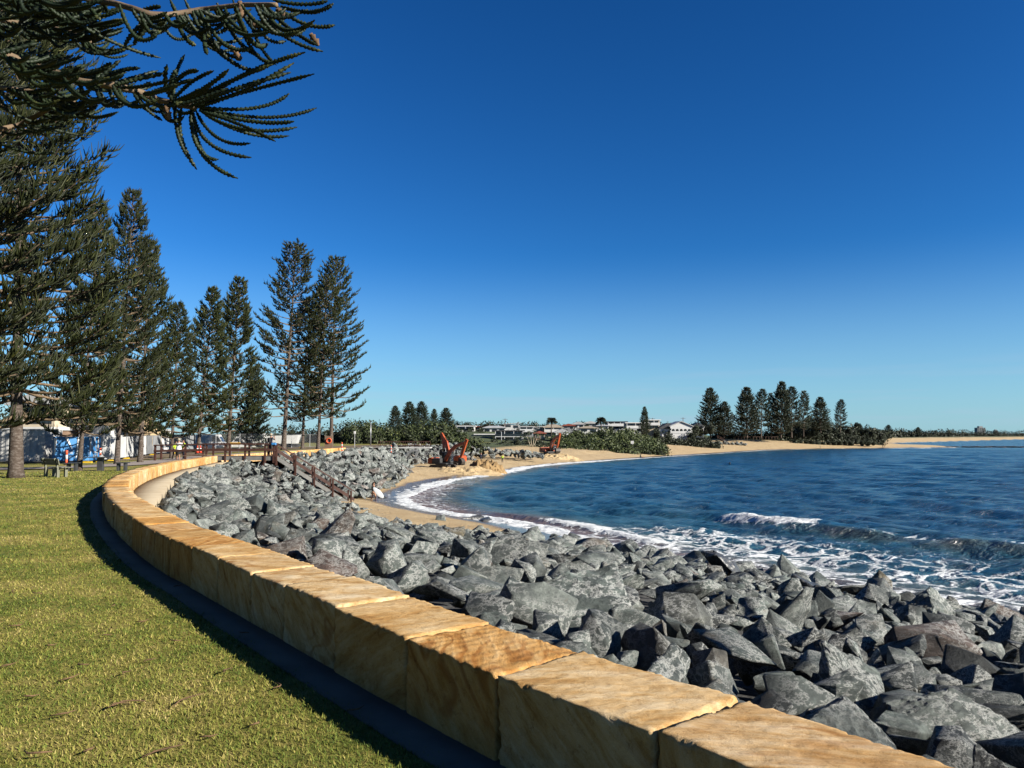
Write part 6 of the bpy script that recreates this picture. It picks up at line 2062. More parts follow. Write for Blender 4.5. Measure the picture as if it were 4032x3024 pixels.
MB().box((-wl2 + .1, 2.9, zb), (wl2 - .1, 2.98, zs + aw * .4)).build('glazing', M['glass'], t)
MB().prism([(-wl2 - .6, eave - .1), (0, h_ - .02), (wl2 + .6, eave - .1), (wl2 + .6, eave + .15), (0, h_ + .28), (-wl2 - .6, eave + .15)], -.5, 12.5).build('roof', M['roof_grey'], t)
MB().box((-wl2, -.1, zb), (wl2, 0, zb + .9)).build('balustrade', M['white'], t)
a2 = px(2595, 1714, y0 + 3)
dx = a2.x - t.location.x
MB().box((dx, 2.0, -3), (-wl2, 10, h_ * .52)).build('side_wing', M['white'], t)
MB().prism([(dx - .6, h_ * .5), (-wl2 + .5, h_ * .50), (-wl2 + .5, h_ * .90), (dx + 3.5, h_ * .90)], 1.6, 10.4).build('wing_roof', M['roof_dark'], t)
window(t, dx + 1.0, dx + 2.2, h_ * .2, h_ * .38, 2.0); window(t, dx + 3.4, dx + 6.0, h_ * .12, h_ * .38, 2.0)

# poles on the skyline
for u, v0, v1, y, lb in ((1989, 1648, 1690, 330, 'power pole with crossarm on the skyline left of the dark house'), (2570, 1646, 1690, 340, 'power pole with crossarm right of the young pine'), (2690, 1644, 1690, 350, 'power pole with crossarm behind the arched house'),
                         (1974, 1700, 1756, 262, 'slender street light pole in front of the dark house')):
    p = px(u, v1, y); hh = px(u, v0, y).z - p.z
    t = empty('power_pole', p, 0, lb, 'pole', 'poles on the hillside')
    MB().tube([(0, 0, 0), (0, 0, hh)], [.16, .12], 6).build('pole', M['tread'] if y > 300 else M['galv'], t)
    if y > 300:
        MB().box((-1.1, -.06, hh - .4), (1.1, .06, hh - .25)).build('crossarm', M['tread'], t)
    else:
        MB().box((-.5, -.06, hh - .05), (.1, .06, hh + .06)).build('lamp_head', M['galv'], t)

# ------------------------------------------------------------------ headland and far coast
p = px(2490, 1765, 238)
t = empty('beach_sign', p, 0, 'white sign on a thin post at the top of the middle beach', 'sign')
hh = px(2490, 1736, 238).z - p.z
MB().tube([(0, 0, 0), (0, 0, hh)], .05, 6).build('post', M['galv'], t)
MB().box((-.45, -.03, hh - .9), (.45, .03, hh)).build('board', M['white'], t)

# headland timber stairs
a, b_ = px(2826, 1723, 356), px(2872, 1755, 350)
t = empty('beach_stairs', a, 0, 'weathered timber stairs from the headland scrub down to the sand', 'stairs')
d = b_ - a
for s in (-.7, .7):
    MB().bar((0, s, 0), (d.x, d.y + s, d.z), .12, .3).build('stringer', M['tread'], t)
    MB().bar((0, s, 1.1), (d.x, d.y + s, d.z + 1.1), .1, .1).build('handrail', M['tread'], t)
    for i in range(5):
        q = d * (i / 4)
        MB().box((q.x - .07, q.y + s - .07, q.z - .5), (q.x + .07, q.y + s + .07, q.z + 1.1)).build('post', M['tread'], t)
for i in range(14):
    q = d * ((i + .5) / 14)
    MB().box((q.x - .18, q.y - .7, q.z - .03), (q.x + .18, q.y + .7, q.z + .03)).build('tread', M['tread'], t)
# rail fence on the headland
t = empty('rail_fence', px(2900, 1728, 378), 0, 'low rail fence under the headland pines', 'fence')
for i in range(15):
    q = px(2895 + i * 12, 1728, 378) - Vector(t.location)
    MB().box((q.x - .07, -.07, -.4), (q.x + .07, .07, 1.1)).build('post', M['tread'], t)
q = px(3063, 1728, 378) - Vector(t.location)
MB().box((-.6, -.04, .95), (q.x, .04, 1.08)).build('rail', M['tread'], t)

# far tower and lower block
def tower(u0, u1, v0, v1, y, label, step):
    a, b_ = px(u0, v1, y), px(u1, v0, y)
    w_, h_ = b_.x - a.x, b_.z - a.z
    t = empty('apartment_tower', ((a.x + b_.x) / 2, y, a.z), 0, label, 'building')
    MB().box((-w_ / 2, 0, -10), (w_ / 2, w_ * .6, h_ * .80)).build('body', M['grey_wall'], t)
    MB().box((-w_ * .22, 2, h_ * .80), (w_ * .22, w_ * .5, h_)).build('roof_block', M['grey_wall'], t)
    for f_ in range(9):
        z_ = h_ * .80 * (f_ + .35) / 9
        for i in range(4):
            x0_ = -w_ / 2 + w_ * (i + .15) / 4
            MB().box((x0_, -.3, z_), (x0_ + w_ * .7 / 4, -.02, z_ + h_ * .045)).build('window', M['glass'], t)
    return t


tower(3849, 3880, 1678, 1708, 2300, 'tall grey apartment tower with a roof block over the far coast', 1)
tower(3916, 3930, 1691, 1708, 2400, 'smaller distant block right of the grey apartment tower', 0)

# dark reef running out from the headland
rf = empty('reef', (260, 415, SEA_Z), label='long low dark rock reef running out from the far beach', cat='reef')
rr2 = np.random.default_rng(77)
hp = []
for i in range(170):
    a_ = rr2.random()
    hp.append((222 + 110 * a_, 402 + 22 * rr2.random() + 14 * a_, SEA_Z + .05 + .25 * rr2.random(), rr2.uniform(1.6, 4.2)))
VV, FF, off = [], [], 0
for x_, y_, z_, s_ in hp:
    v, f = LO_ARR[rr2.integers(len(LO_ARR))]
    e = Euler((0, 0, rr2.uniform(0, 6.28)))
    v = (v * np.array([s_ * 1.5, s_ * 1.1, .9])) @ np.array(e.to_matrix()).T + np.array([x_, y_, z_]) - np.array(rf.location)
    VV.append(v); FF.append(f + off); off += len(v)
link('reef_rock', np_mesh('reef_rock', np.concatenate(VV), np.concatenate(FF)), rf, (M['rock_dark'],), kind='stuff')
# ------------------------------------------------------------------ people
def person(loc, rz, h, mats, label, elbows, wrists, knees, ankles, lean=(0, 0), hair='hair', hat=False, long_hair=False, pack=False, detail=True, group=None):
    """One skinned body; mats: dict part -> material name. Faces -Y before rotation."""
    k = h / 1.75
    lx, ly = lean
    P_ = {'pelvis': (0, 0, .95), 'spine': (lx * .4, ly * .4, 1.15), 'chest': (lx * .8, ly * .8, 1.36), 'neck': (lx, ly, 1.50), 'chin': (lx * 1.1, ly * 1.1 - .02, 1.575), 'head': (lx * 1.15, ly * 1.15 - .02, 1.655), 'crown': (lx * 1.2, ly * 1.2, 1.725),
          'nose': (lx * 1.15, ly * 1.15 - .125, 1.635)}
    rad = {'pelvis': (.155, .115), 'spine': (.135, .10), 'chest': (.175, .115), 'neck': (.058, .058), 'chin': (.065, .08), 'head': (.083, .10), 'crown': (.06, .07), 'nose': (.014, .014)}
    E_ = [('pelvis', 'spine', 'torso'), ('spine', 'chest', 'torso'), ('chest', 'neck', 'neck'), ('neck', 'chin', 'head'), ('chin', 'head', 'head'), ('head', 'crown', 'head'), ('head', 'nose', 'head')]
    for i, s in enumerate((1, -1)):
        n_ = 'LR'[i]
        sh = (lx * .9 + .185 * s, ly * .9, 1.425)
        P_['sh' + n_] = sh; rad['sh' + n_] = (.062, .062)
        P_['el' + n_] = elbows[i]; rad['el' + n_] = (.043, .043)
        P_['wr' + n_] = wrists[i]; rad['wr' + n_] = (.030, .026)
        d = (Vector(wrists[i]) - Vector(elbows[i])).normalized()
        pm = Vector(wrists[i]) + d * .07
        P_['pa' + n_] = tuple(pm); rad['pa' + n_] = (.036, .018)
        E_ += [('chest', 'sh' + n_, 'torso'), ('sh' + n_, 'el' + n_, 'upper_arm'), ('el' + n_, 'wr' + n_, 'forearm'), ('wr' + n_, 'pa' + n_, 'hand')]
        if detail:
            sd_ = d.cross(Vector((0, 1, .2)))
            sd_.normalize()
            for f_ in range(4):
                nm = 'f%d%s' % (f_, n_)
                P_[nm] = tuple(pm + d * (.085 - .012 * abs(f_ - 1.2)) + sd_ * (f_ - 1.5) * .022 + Vector((0, -.015, 0))); rad[nm] = (.009, .009)
                E_.append(('pa' + n_, nm, 'hand'))
            P_['th' + n_] = tuple(Vector(wrists[i]) + d * .06 + sd_ * .06); rad['th' + n_] = (.010, .010)
            E_.append(('wr' + n_, 'th' + n_, 'hand'))
        hp_ = (.095 * s, 0, .90)
        P_['hi' + n_] = hp_; rad['hi' + n_] = (.095, .10)
        P_['kn' + n_] = knees[i]; rad['kn' + n_] = (.060, .062)
        P_['an' + n_] = ankles[i]; rad['an' + n_] = (.040, .044)
        a_ = Vector(ankles[i])
        P_['to' + n_] = (a_.x + .02 * s, a_.y - .17, a_.z - .055); rad['to' + n_] = (.042, .028)
        E_ += [('pelvis', 'hi' + n_, 'hips'), ('hi' + n_, 'kn' + n_, 'thigh'), ('kn' + n_, 'an' + n_, 'shin'), ('an' + n_, 'to' + n_, 'foot')]
    names = list(P_)
    me_ = bpy.data.meshes.new('body')
    me_.from_pydata([Vector(P_[n_]) * k for n_ in names], [(names.index(a), names.index(b_)) for a, b_, _ in E_], [])
    tmp = bpy.data.objects.new('tmp', me_); COL.objects.link(tmp)
    tmp.modifiers.new('skin', 'SKIN'); sub = tmp.modifiers.new('sub', 'SUBSURF'); sub.levels = 1
    sv = me_.skin_vertices[0].data
    for i, n_ in enumerate(names):
        sv[i].radius = (rad[n_][0] * k, rad[n_][1] * k)
        sv[i].use_root = (i == 0)
    bpy.context.view_layer.update()
    out = bpy.data.meshes.new_from_object(tmp.evaluated_get(bpy.context.evaluated_depsgraph_get()))
    bpy.data.objects.remove(tmp)
    t = empty('person', loc, rz, label, 'person', group)
    order = []
    for part in ('torso', 'neck', 'head', 'upper_arm', 'forearm', 'hand', 'hips', 'thigh', 'shin', 'foot'):
        mt = M[mats.get(part, mats.get({'neck': 'head', 'hand': 'head', 'forearm': 'upper_arm', 'upper_arm': 'torso', 'hips': 'thigh', 'shin': 'thigh'}.get(part, ''), 'skin'))]
        order.append((part, mt))
    out.materials.clear()
    for _, mt in order:
        out.materials.append(mt)
    idx = {q[0]: i for i, q in enumerate(order)}
    segs = [(np.array(P_[a]) * k, np.array(P_[b_]) * k, part) for a, b_, part in E_]
    for pg in out.polygons:
        c = np.array(pg.center); best, bp_ = 9, 'torso'
        for a, b_, part in segs:
            dd = b_ - a; tt = np.clip((c - a) @ dd / max(dd @ dd, 1e-9), 0, 1)
            q = np.linalg.norm(c - a - dd * tt)
            if part in ('hand', 'forearm'): q *= 1.15
            if q < best: best, bp_ = q, part
        pg.material_index = idx[bp_]; pg.use_smooth = True
    link('body', out, t)
    hc = Vector(P_['head']) * k
    if detail:
        ev = MB()
        for s in (-1, 1):
            ev.box(hc + Vector((s * .034 * k - .012, -.098 * k, .004)), hc + Vector((s * .034 * k + .012, -.088 * k, .018)))
        ev.build('eyes', M['black_cloth'], t)
    hm = MB()
    bm = bmesh.new(); bmesh.ops.create_uvsphere(bm, u_segments=14, v_segments=9, radius=1); bm.verts.index_update()
    V = []
    for v in bm.verts:
        q = v.co
        V.append(hc + Vector((q.x * .098 * k, q.y * .112 * k + .018 * k, q.z * .105 * k + .022 * k)))
    fs = [[q.index for q in f.verts] for f in bm.faces if not (f.calc_center_median().y < -.25 and f.calc_center_median().z < .42) and f.calc_center_median().z > -.75]
    hm.add(V, fs); bm.free()
    if long_hair:
        hm.tube([hc + Vector((0, .07, .02)) * k, hc + Vector((.01, .12, -.16)) * k, hc + Vector((0, .13, -.36)) * k], [.085 * k, .09 * k, .04 * k], 8)
    hm.build('hair', M[hair], t, True)
    if hat:
        hb = MB()
        hb.tube([hc + Vector((0, .01, .05)) * k, hc + Vector((0, .01, .065)) * k], [.22 * k, .20 * k], 16)
        hb.tube([hc + Vector((0, .01, .06)) * k, hc + Vector((0, .01, .17)) * k], [.115 * k, .09 * k], 14)
        hb.build('hat', M['hat'], t, True)
    if pack:
        c = Vector(P_['chest']) * k
        MB().box(c + Vector((-.15, .10, -.30)), c + Vector((.15, .28, .13)), bev=.05).build('backpack', M['black_cloth'], t)
        for s in (-.11, .11):
            MB().bar(c + Vector((s, .12, .12)), c + Vector((s, -.13, .02)), .05, .02).build('strap', M['black_cloth'], t)
    return t


def shirt_skirt(parent, mat, k, z0, z1, r0, r1):
    MB().tube([(0, 0, z0 * k), (0, 0, (z0 + z1) / 2 * k), (0, 0, z1 * k)], [r0, (r0 + r1) / 2 + .01, r1], 14, caps=False).build('shirt', M[mat], parent, True)


def g_at(u, v, y):
    p = px(u, v, y)
    return p


PG = gz(66)
p = g_at(702, 1812, 65.6); p.z = PG
w = person(p, R(170), 1.78, {'torso': 'shirt_white', 'upper_arm': 'shirt_white', 'forearm': 'shirt_white', 'thigh': 'black_cloth', 'hips': 'black_cloth', 'shin': 'skin', 'foot': 'skin', 'head': 'skin', 'hand': 'skin'},
           'person in a loose white shirt, dark shorts and pale hat, standing behind the wall', [(.34, -.10, 1.22), (-.34, -.12, 1.22)], [(.14, -.26, 1.42), (-.14, -.26, 1.42)], [(.12, -.02, .50), (-.10, .02, .50)], [(.12, .02, .08), (-.11, .03, .08)], hat=True, hair='hat')
shirt_skirt(w, 'shirt_white', 1.017, .78, 1.18, .25, .20)
MB().tube([(0, 0, .52), (0, 0, .80)], [.20, .20], 12, caps=False).build('shorts', M['black_cloth'], w, True)
p = g_at(687, 1812, 66.6); p.z = PG
person(p, R(60), 1.60, {'torso': 'hivis', 'upper_arm': 'hivis', 'forearm': 'skin', 'thigh': 'navy', 'hips': 'navy', 'shin': 'navy', 'foot': 'black_cloth', 'head': 'skin'},
       'worker in a hi-vis yellow shirt and navy trousers, left of the person in white', [(.24, -.05, 1.14), (-.26, -.08, 1.14)], [(.20, -.22, .98), (-.18, -.28, 1.0)], [(.13, -.10, .50), (-.12, .04, .52)], [(.14, .0, .08), (-.13, .18, .08)], lean=(0, -.12), group='workers in hi-vis shirts')
p = g_at(722, 1812, 66.8); p.z = PG
person(p, R(-40), 1.72, {'torso': 'hivis', 'upper_arm': 'hivis', 'forearm': 'skin', 'thigh': 'navy', 'hips': 'navy', 'shin': 'navy', 'foot': 'black_cloth', 'head': 'skin'},
       'worker in hi-vis yellow and navy, half hidden right of the person in white', [(.25, -.02, 1.15), (-.25, -.02, 1.15)], [(.22, -.18, .95), (-.24, -.12, .93)], [(.11, -.04, .50), (-.11, .0, .50)], [(.12, .02, .08), (-.12, .03, .08)], group='workers in hi-vis shirts')
p = g_at(1065, 1790, 64.6); p.z = DZ
person(p, R(150), 1.80, {'torso': 'navy', 'upper_arm': 'navy', 'forearm': 'skin', 'thigh': 'black_cloth', 'hips': 'black_cloth', 'shin': 'black_cloth', 'foot': 'black_cloth', 'head': 'skin'},
       'person in dark clothes with a backpack taking a photo at the head of the stairs', [(.30, -.16, 1.30), (-.30, -.16, 1.30)], [(.09, -.30, 1.52), (-.09, -.30, 1.52)], [(.11, -.02, .50), (-.11, .02, .50)], [(.12, .02, .08), (-.12, .03, .08)], hat=True, hair='hat', pack=True)
# blue bag hung on the rail
p = px(1078, 1748, 63.5)
t = empty('bag', p, 0, 'bright blue bag on the corner of the boardwalk rail', 'bag')
MB().box((-.20, -.12, -.12), (.22, .10, .10), bev=.06).build('body', M['banner'], t)
MB().bar((-.15, 0, .10), (.15, 0, .12), .03).build('handle', M['dark_metal'], t)

p = px(1470, 1969, 70.5)
p.z = float(terrain_height(np.array([[p.x, p.y]]))[0][0])
person(p, R(62), 1.72, {'torso': 'black_cloth', 'upper_arm': 'black_cloth', 'forearm': 'black_cloth', 'thigh': 'skin', 'hips': 'black_cloth', 'shin': 'skin', 'foot': 'skin', 'head': 'skin'},
       'surfer with long dark hair in a black wetsuit top walking barefoot on the sand', [(.27, -.02, 1.18), (-.27, .05, 1.17)], [(.30, -.20, .98), (-.30, -.10, .94)], [(.11, -.16, .52), (-.11, .02, .50)], [(.11, -.12, .08), (-.11, .22, .13)], long_hair=True)
bl = bpy.data.meshes.new('surfboard')
bm = bmesh.new(); bmesh.ops.create_uvsphere(bm, u_segments=24, v_segments=14, radius=1)
for v in bm.verts:
    z_ = v.co.z
    v.co = Vector((v.co.x * .27 * (1 - .15 * max(0, z_)), v.co.y * .035 + .05 * z_ * z_, z_ * .88))
bm.to_mesh(bl); bm.free()
sb = empty('surfboard', (p.x + .52, p.y - .38, p.z + .80), 0, 'short white surfboard carried under the arm of the surfer', 'surfboard')
bl.polygons.foreach_set('use_smooth', [True] * len(bl.polygons))
o = link('deck', bl, sb, (M['board'],))
MB().box((-.004, .03, -.80), (.004, .14, -.66)).build('fin', M['dark_metal'], sb)
sb.scale = (.9, .9, .76)
sb.rotation_euler = (R(8), R(-43), R(6))

WALK = ([(.22, -.06, 1.15), (-.22, .06, 1.15)], [(.22, -.22, .98), (-.22, -.04, .92)], [(.10, -.12, .50), (-.10, .04, .50)], [(.10, -.10, .08), (-.10, .22, .12)])
for u, v, y, rz, cl, lb in ((1978, 1800, 158, 0, 'hivis', 'site worker in a hi-vis vest on the sand below the rock heap'), (1894, 1797, 160, 40, 'navy', 'site worker in dark clothes beside the rocks behind the excavators'),
                            (3229, 1761, 362, 80, 'black_cloth', 'lone walker on the headland beach below the pines'), (3475, 1757, 385, 70, 'navy', 'left walker of a pair on the far spit of sand'), (3481, 1757, 385, 70, 'black_cloth', 'right walker of a pair on the far spit of sand'),
                            (2776, 1777, 300, 20, 'black_cloth', 'person crouching on the middle beach near the waterline')):
    pp = px(u, v, y)
    zz_ = float(terrain_height(np.array([[pp.x, pp.y]]))[0][0])
    pp.z = max(zz_, SEA_Z) if abs(zz_ - pp.z) < 2.5 else pp.z
    hh_ = 1.0 if 'crouch' in lb else 1.75
    person(pp, R(rz), hh_, {'torso': cl, 'upper_arm': cl, 'thigh': 'navy', 'foot': 'skin', 'head': 'skin', 'shin': 'navy'}, lb, *WALK, detail=False, group='distant people on the beach')
# swimmer out in the bay
t = empty('person', px(2874, 1828, 168), 0, 'head and shoulders of a swimmer in dark rubber far out in the bay', 'person')
t.location.z = SEA_Z
MB().tube([(0, 0, -.3), (0, 0, .1), (0, 0, .22), (0, 0, .30), (0, 0, .48), (0, 0, .56)], [.22, .24, .14, .10, .12, .05], 10).build('body', M['black_cloth'], t, True)
# paddler and board at the water's edge
pp = px(2522, 1799, 214); pp.z = SEA_Z + .12
t = empty('person', pp, 0, 'person sitting on a dark board at the edge of the middle beach', 'person')
MB().tube([(0, 0, 0), (0, 0, .35), (0, 0, .62), (0, -.02, .72), (0, -.03, .92), (0, -.02, 1.0)], [.22, .2, .16, .07, .11, .05], 10).build('body', M['black_cloth'], t, True)
MB().tube([(-.15, 0, .1), (.5, -.1, .25), (1.0, -.1, 0)], [.1, .08, .05], 8).build('legs', M['skin'], t, True)
o = MB().tube([(-1.3, 0, 0), (-.8, 0, 0), (.8, 0, 0), (1.5, 0, .1)], [.05, .3, .3, .04], 10).build('paddle_board', M['dark_metal'], None, label='dark board under the person at the edge of the middle beach', cat='board')
o.location = pp; o.scale = (1, 1, .25)

# ------------------------------------------------------------------ overhanging pine branch in the foreground
def zoom_px(zx, zy, y):
    return np.array(px(zx / 1.58, zy / 1.58, y))


def scaly_ropes(paths, rads, tints, brown):
    """Branchlets clothed in overlapping scale leaves: ridged tubes along quadratic curves."""
    VV, FF, TT, off = [], [], [], 0
    sides = 6
    for (a, c, b_), r, ti, br in zip(paths, rads, tints, brown):
        L = np.linalg.norm(c - a) + np.linalg.norm(b_ - c)
        n_ = max(8, int(L / .0058))
        s = np.linspace(0, 1, n_)[:, None]
        C = (1 - s) ** 2 * a + 2 * s * (1 - s) * c + s ** 2 * b_
        T = 2 * (1 - s) * (c - a) + 2 * s * (b_ - c); T /= np.linalg.norm(T, axis=1)[:, None]
        ref = np.array([.13, .97, .2])
        A_ = np.cross(T, ref); A_ /= np.linalg.norm(A_, axis=1)[:, None]
        B_ = np.cross(T, A_)
        env = np.minimum(1, .55 + s[:, 0] * 5) * np.minimum(1, (1 - s[:, 0]) * 8 + .25)
        V = []
        for k_ in range(sides):
            ph = (np.arange(n_) + (k_ % 2) * 1.5) % 3
            rr = r * env * np.where(ph < 1, 1.45, np.where(ph < 2, 1.02, .66))
            t = 2 * math.pi * k_ / sides + np.arange(n_) * .13
            V.append(C + A_ * (np.cos(t) * rr)[:, None] + B_ * (np.sin(t) * rr)[:, None])
        V = np.stack(V, 1).reshape(-1, 3)
        i = np.arange((n_ - 1) * sides); q = (i // sides) * sides; k_ = i % sides
        F = np.stack([q + k_, q + (k_ + 1) % sides, q + sides + (k_ + 1) % sides, q + sides + k_], 1)
        tip = np.where(s[:, 0] > .86, br, 0)
        VV.append(V); FF.append(F + off); off += len(V); TT.append(np.repeat(np.clip(ti + tip + .12 * RNG.standard_normal(n_), 0, 1), sides))
    return np.concatenate(VV), np.concatenate(FF), np.concatenate(TT)


ft_base = Vector((-8.4, 2.4, 0.0))
ft = empty('pine_tree', ft_base, 0, 'pine whose scaly branches hang into the top left corner, close overhead', 'pine tree')
tme, wme, fme, H_ = KINDS['dense_near']
for nm, me_ in (('trunk', tme), ('upper_branches', wme), ('upper_crown', fme)):
    o = bpy.data.objects.new(nm, me_); COL.objects.link(o); o.parent = ft; o.rotation_euler = (0, 0, 1.1); o.scale = (.92, .92, .85)
    if nm != 'trunk': o.location = (0, 0, 1.0)

B1 = [(0, 330), (130, 382), (300, 440), (500, 508), (700, 532), (850, 565), (980, 620), (1080, 645), (1215, 668)]
B2 = [(380, -60), (570, 0), (700, 18), (820, 52), (930, 88), (1060, 92), (1250, 60), (1500, 30), (1720, 30)]
B3 = [(0, 805), (120, 778), (230, 720), (340, 655)]
B4 = [(-60, 120), (180, 150), (420, 190), (560, 260)]
B5 = [(-60, 540), (160, 560), (330, 600), (470, 640)]
B6 = [(-60, -40), (200, -10), (420, 40), (520, 90)]
DEPTH = {'B1': 3.0, 'B2': 2.9, 'B3': 3.6, 'B4': 3.5, 'B5': 3.4, 'B6': 3.2}
for nm, br, r0, r1 in (('B1', B1, .030, .010), ('B2', B2, .020, .008), ('B3', B3, .022, .010), ('B4', B4, .020, .008), ('B5', B5, .018, .008), ('B6', B6, .020, .008)):
    y_ = DEPTH[nm]
    pts = [zoom_px(a, b_, y_ + .10 * math.sin(i * 1.3)) for i, (a, b_) in enumerate(br)]
    trunk_pt = np.array([ft_base.x, ft_base.y, pts[0][2] - .4])
    pts = [trunk_pt, (trunk_pt + pts[0]) / 2 + np.array([0, .1, -.05])] + pts
    fine = resample(np.array(pts), .035)
    kn = 1 + .16 * np.abs(vnoise(fine * 22))
    rad = list((np.interp(np.linspace(0, 1, len(fine)), [0, .6, 1], [r0 * 2.2, r0, r1]) * kn))
    o = MB().tube([tuple(Vector(q) - ft_base) for q in fine], [float(q) for q in rad], 8).build('branch', M['limb'], ft, True)

EX = [((1090, 650), (1060, 480), (1150, 340)), ((1085, 640), (1000, 540), (1040, 400)), ((1200, 660), (1500, 430), (1900, 325)), ((1210, 660), (1550, 560), (1955, 460)), ((1220, 665), (1500, 600), (1830, 390)),
      ((1230, 665), (1650, 720), (1800, 580)), ((1240, 670), (1700, 790), (1970, 670)), ((1240, 680), (1600, 790), (1830, 755)), ((1250, 690), (1500, 870), (1850, 790)), ((1250, 690), (1520, 880), (1800, 845)),
      ((1240, 690), (1500, 760), (1715, 880)), ((1220, 690), (1330, 930), (1560, 890)), ((1200, 690), (1230, 950), (1565, 980)), ((1190, 680), (1170, 1000), (1480, 1110)), ((1200, 690), (1230, 1020), (1360, 990)),
      ((1130, 670), (1080, 850), (1225, 1055)), ((1090, 660), (1085, 880), (1190, 1000)), ((830, 580), (900, 690), (1010, 750)), ((1090, 620), (1220, 640), (1320, 510)), ((1100, 620), (1260, 580), (1425, 430)),
      ((1080, 620), (1180, 490), (1330, 440)), ((1070, 600), (1040, 500), (1100, 430)), ((1060, 560), (1130, 430), (1235, 440)), ((1150, 660), (1350, 520), (1700, 400)), ((1180, 665), (1400, 560), (1810, 450)),
      ((1060, 0), (1150, 230), (1500, 375)), ((1150, 0), (1300, 310), (1440, 380)), ((1250, 60), (1350, 430), (1620, 445)), ((1350, 20), (1480, 320), (1615, 340)), ((1450, 0), (1550, 400), (1700, 390)), ((1550, 90), (1590, 300), (1720, 405)),
      ((1600, 50), (1750, 270), (2010, 320)), ((1650, 30), (1780, 190), (1980, 285)), ((1700, 20), (1900, 210), (2085, 155)), ((1750, 40), (1970, 120), (2075, 20)), ((1700, 0), (1900, 50), (2040, 5)), ((1580, 110), (1650, 300), (1780, 255)),
      ((1500, 70), (1600, 200), (1765, 170)), ((1300, 60), (1250, 250), (1290, 340)), ((1100, 110), (1140, 270), (1220, 280)), ((1000, 100), (900, 160), (860, 260)), ((960, 95), (850, 150), (770, 290)), ((930, 90), (870, 200), (830, 285)),
      ((1040, 105), (1010, 210), (940, 190)), ((1200, 70), (1230, 200), (1310, 235)), ((1400, 50), (1440, 180), (1545, 200)), ((1330, 40), (1380, 150), (1420, 190)), ((1120, 90), (1200, 170), (1260, 130)),
      ((640, 15), (660, 50), (668, 80)), ((545, 40), (590, 80), (628, 130)), ((880, 70), (930, 45), (1000, 40)), ((1000, 200), (1080, 120), (1130, 140))]
paths, rads, tints, browns = [], [], [], []
rp = np.random.default_rng(21)
for a, c, b_ in EX:
    y_ = 2.95 + rp.normal(0, .06); y2 = y_ + rp.normal(0, .12)
    paths.append((zoom_px(*a, y_), zoom_px(*c, (y_ + y2) / 2 + rp.normal(0, .05)), zoom_px(*b_, y2)))
    rads.append(rp.uniform(.0060, .0078)); tints.append(rp.uniform(.15, .75)); browns.append(rp.choice([0, 0, .5]))


def along(br, f_):
    q = np.array(br, float); s = np.concatenate([[0], np.cumsum(np.hypot(*np.diff(q, axis=0).T))])
    x_ = f_ * s[-1]
    return np.array([np.interp(x_, s, q[:, 0]), np.interp(x_, s, q[:, 1])])


for nm, br, lo, hi, cnt, dy0, dy1 in (('B1', B1, 0, .62, 70, -150, 210), ('B1', B1, .6, 1.0, 14, -150, 190), ('B2', B2, .25, 1.0, 34, 40, 330), ('B4', B4, 0, 1, 62, -120, 170), ('B5', B5, 0, 1, 45, -60, 180), ('B6', B6, 0, 1, 52, -40, 190), ('B3', B3, 0, 1, 12, -80, 80)):
    for _ in range(cnt):
        f_ = rp.uniform(lo, hi)
        st_ = along(br, f_)
        ln = rp.uniform(110, 330) * (1.15 if nm == 'B2' else 1)
        dy = rp.uniform(dy0, dy1)
        c = st_ + np.array([ln * rp.uniform(.25, .55), dy * .9 + 40])
        e_ = st_ + np.array([ln, dy * rp.uniform(.4, .9) - 30])
        y_ = DEPTH[nm] + rp.normal(0, .25); y2 = y_ + rp.normal(0, .18)
        y_ = max(2.5, y_); y2 = max(2.45, y2)
        paths.append((zoom_px(*st_, y_), zoom_px(*c, (y_ + y2) / 2), zoom_px(*e_, y2)))
        rads.append(rp.uniform(.0054, .0074)); tints.append(rp.uniform(.1, .75)); browns.append(rp.choice([0, 0, 0, .5]))
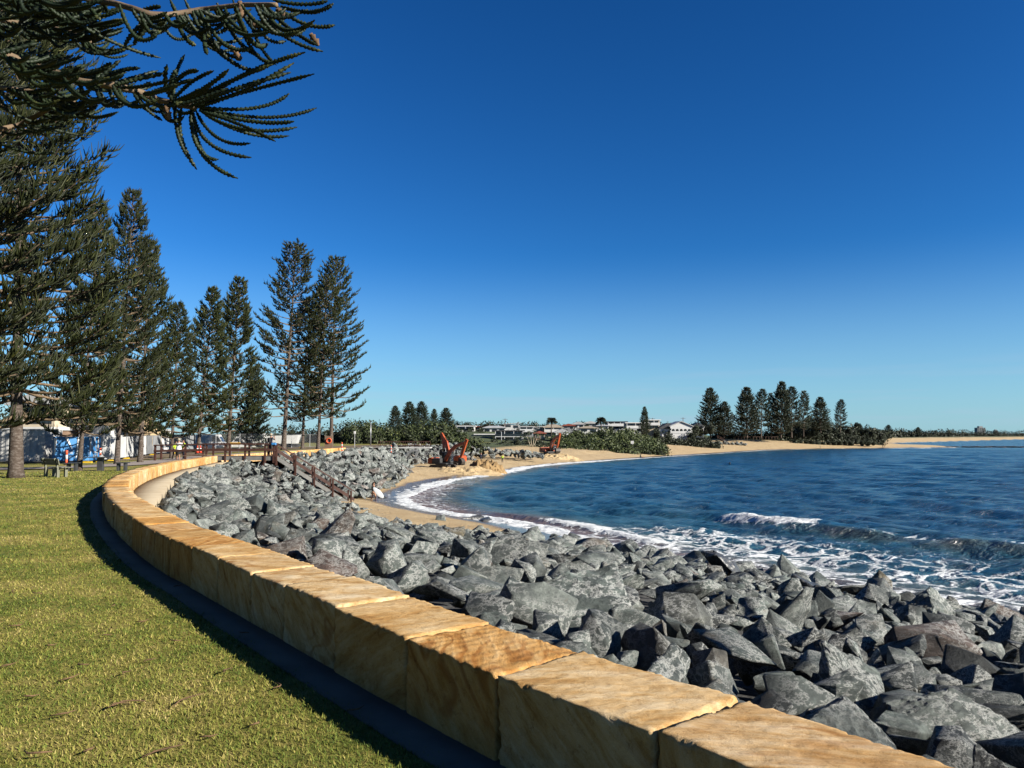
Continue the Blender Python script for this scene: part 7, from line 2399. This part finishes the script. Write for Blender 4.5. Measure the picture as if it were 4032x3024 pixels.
for nm, br in (('B1', B1), ('B2', B2), ('B3', B3), ('B4', B4), ('B5', B5), ('B6', B6)):      # the boughs are clothed back towards the trunk as well
    p0 = zoom_px(*br[0], DEPTH[nm])
    tk = np.array([ft_base.x, ft_base.y, p0[2] - .4])
    for _ in range(30):
        f_ = rp.uniform(.35, 1.0)
        q = tk + (p0 - tk) * f_
        e_ = q + np.array([rp.uniform(.1, .35), rp.normal(0, .22), rp.normal(0, .12)])
        paths.append((q, (q + e_) / 2 + np.array([0, 0, -.08]), e_)); rads.append(.007); tints.append(rp.uniform(.1, .6)); browns.append(0)
V, F, T = scaly_ropes(paths, rads, tints, browns)
link('branchlets', np_mesh('branchlets', V - np.array(ft_base), F, {'tint': T}), ft, (M['pine_near'],))
# dry male cones on the branch ends
for a, c, b_ in (((1030, 660), (1045, 690), (1050, 748)), ((1430, 290), (1470, 320), (1495, 378)), ((1720, 60), (1745, 75), (1768, 100)), ((1490, 10), (1505, 60), (1500, 115)), ((1640, 150), (1600, 150), (1570, 155)), ((1930, 215), (1955, 235), (1982, 285))):
    V, F, _ = scaly_ropes([(zoom_px(*a, 2.9), zoom_px(*c, 2.9), zoom_px(*b_, 2.9))], [.0115], [.5], [0])
    link('cone', np_mesh('cone', V - np.array(ft_base), F), ft, (M['twig'],))

# ------------------------------------------------------------------ dry twigs fallen on the lawn
rt = random.Random(4)
tw = [(1400, 2790), (470, 2780), (270, 2670), (510, 2773), (960, 2490), (590, 2600), (1080, 2700), (330, 2615), (250, 2810), (60, 2320), (145, 2330), (700, 2300), (690, 2520), (440, 2380), (820, 2900), (150, 2960), (350, 2950), (640, 2960), (60, 2460), (1000, 2850),
      (560, 2440), (200, 2540), (420, 2500), (900, 2640), (30, 2620), (740, 2760), (120, 2740), (500, 2650)]
for i, (u, v) in enumerate(tw):
    d = px(u, v, 1.0) - Vector((0, 0, CAM_Z))
    s = (0.03 - CAM_Z) / d.z
    q = Vector((0, 0, CAM_Z)) + d * s
    m_ = MB(); L = rt.uniform(.07, .20)
    cv_ = rt.uniform(-.35, .35) * L
    m_.tube([(-L / 2, 0, .0), (-L / 6, cv_, .006), (L / 6, cv_, .004), (L / 2, 0, .010)], [.003, .0055, .005, .002], 5)
    o = m_.build('fallen_twig', M['twig'], None, True, label='dry brown pine twig lying on the lawn', cat='twig', group='dry twigs scattered on the lawn')
    o.location = (q.x, q.y, gz(q.y) + .03); o.rotation_euler = (rt.uniform(-.15, .15), rt.uniform(-.15, .15), rt.uniform(0, 3.14))
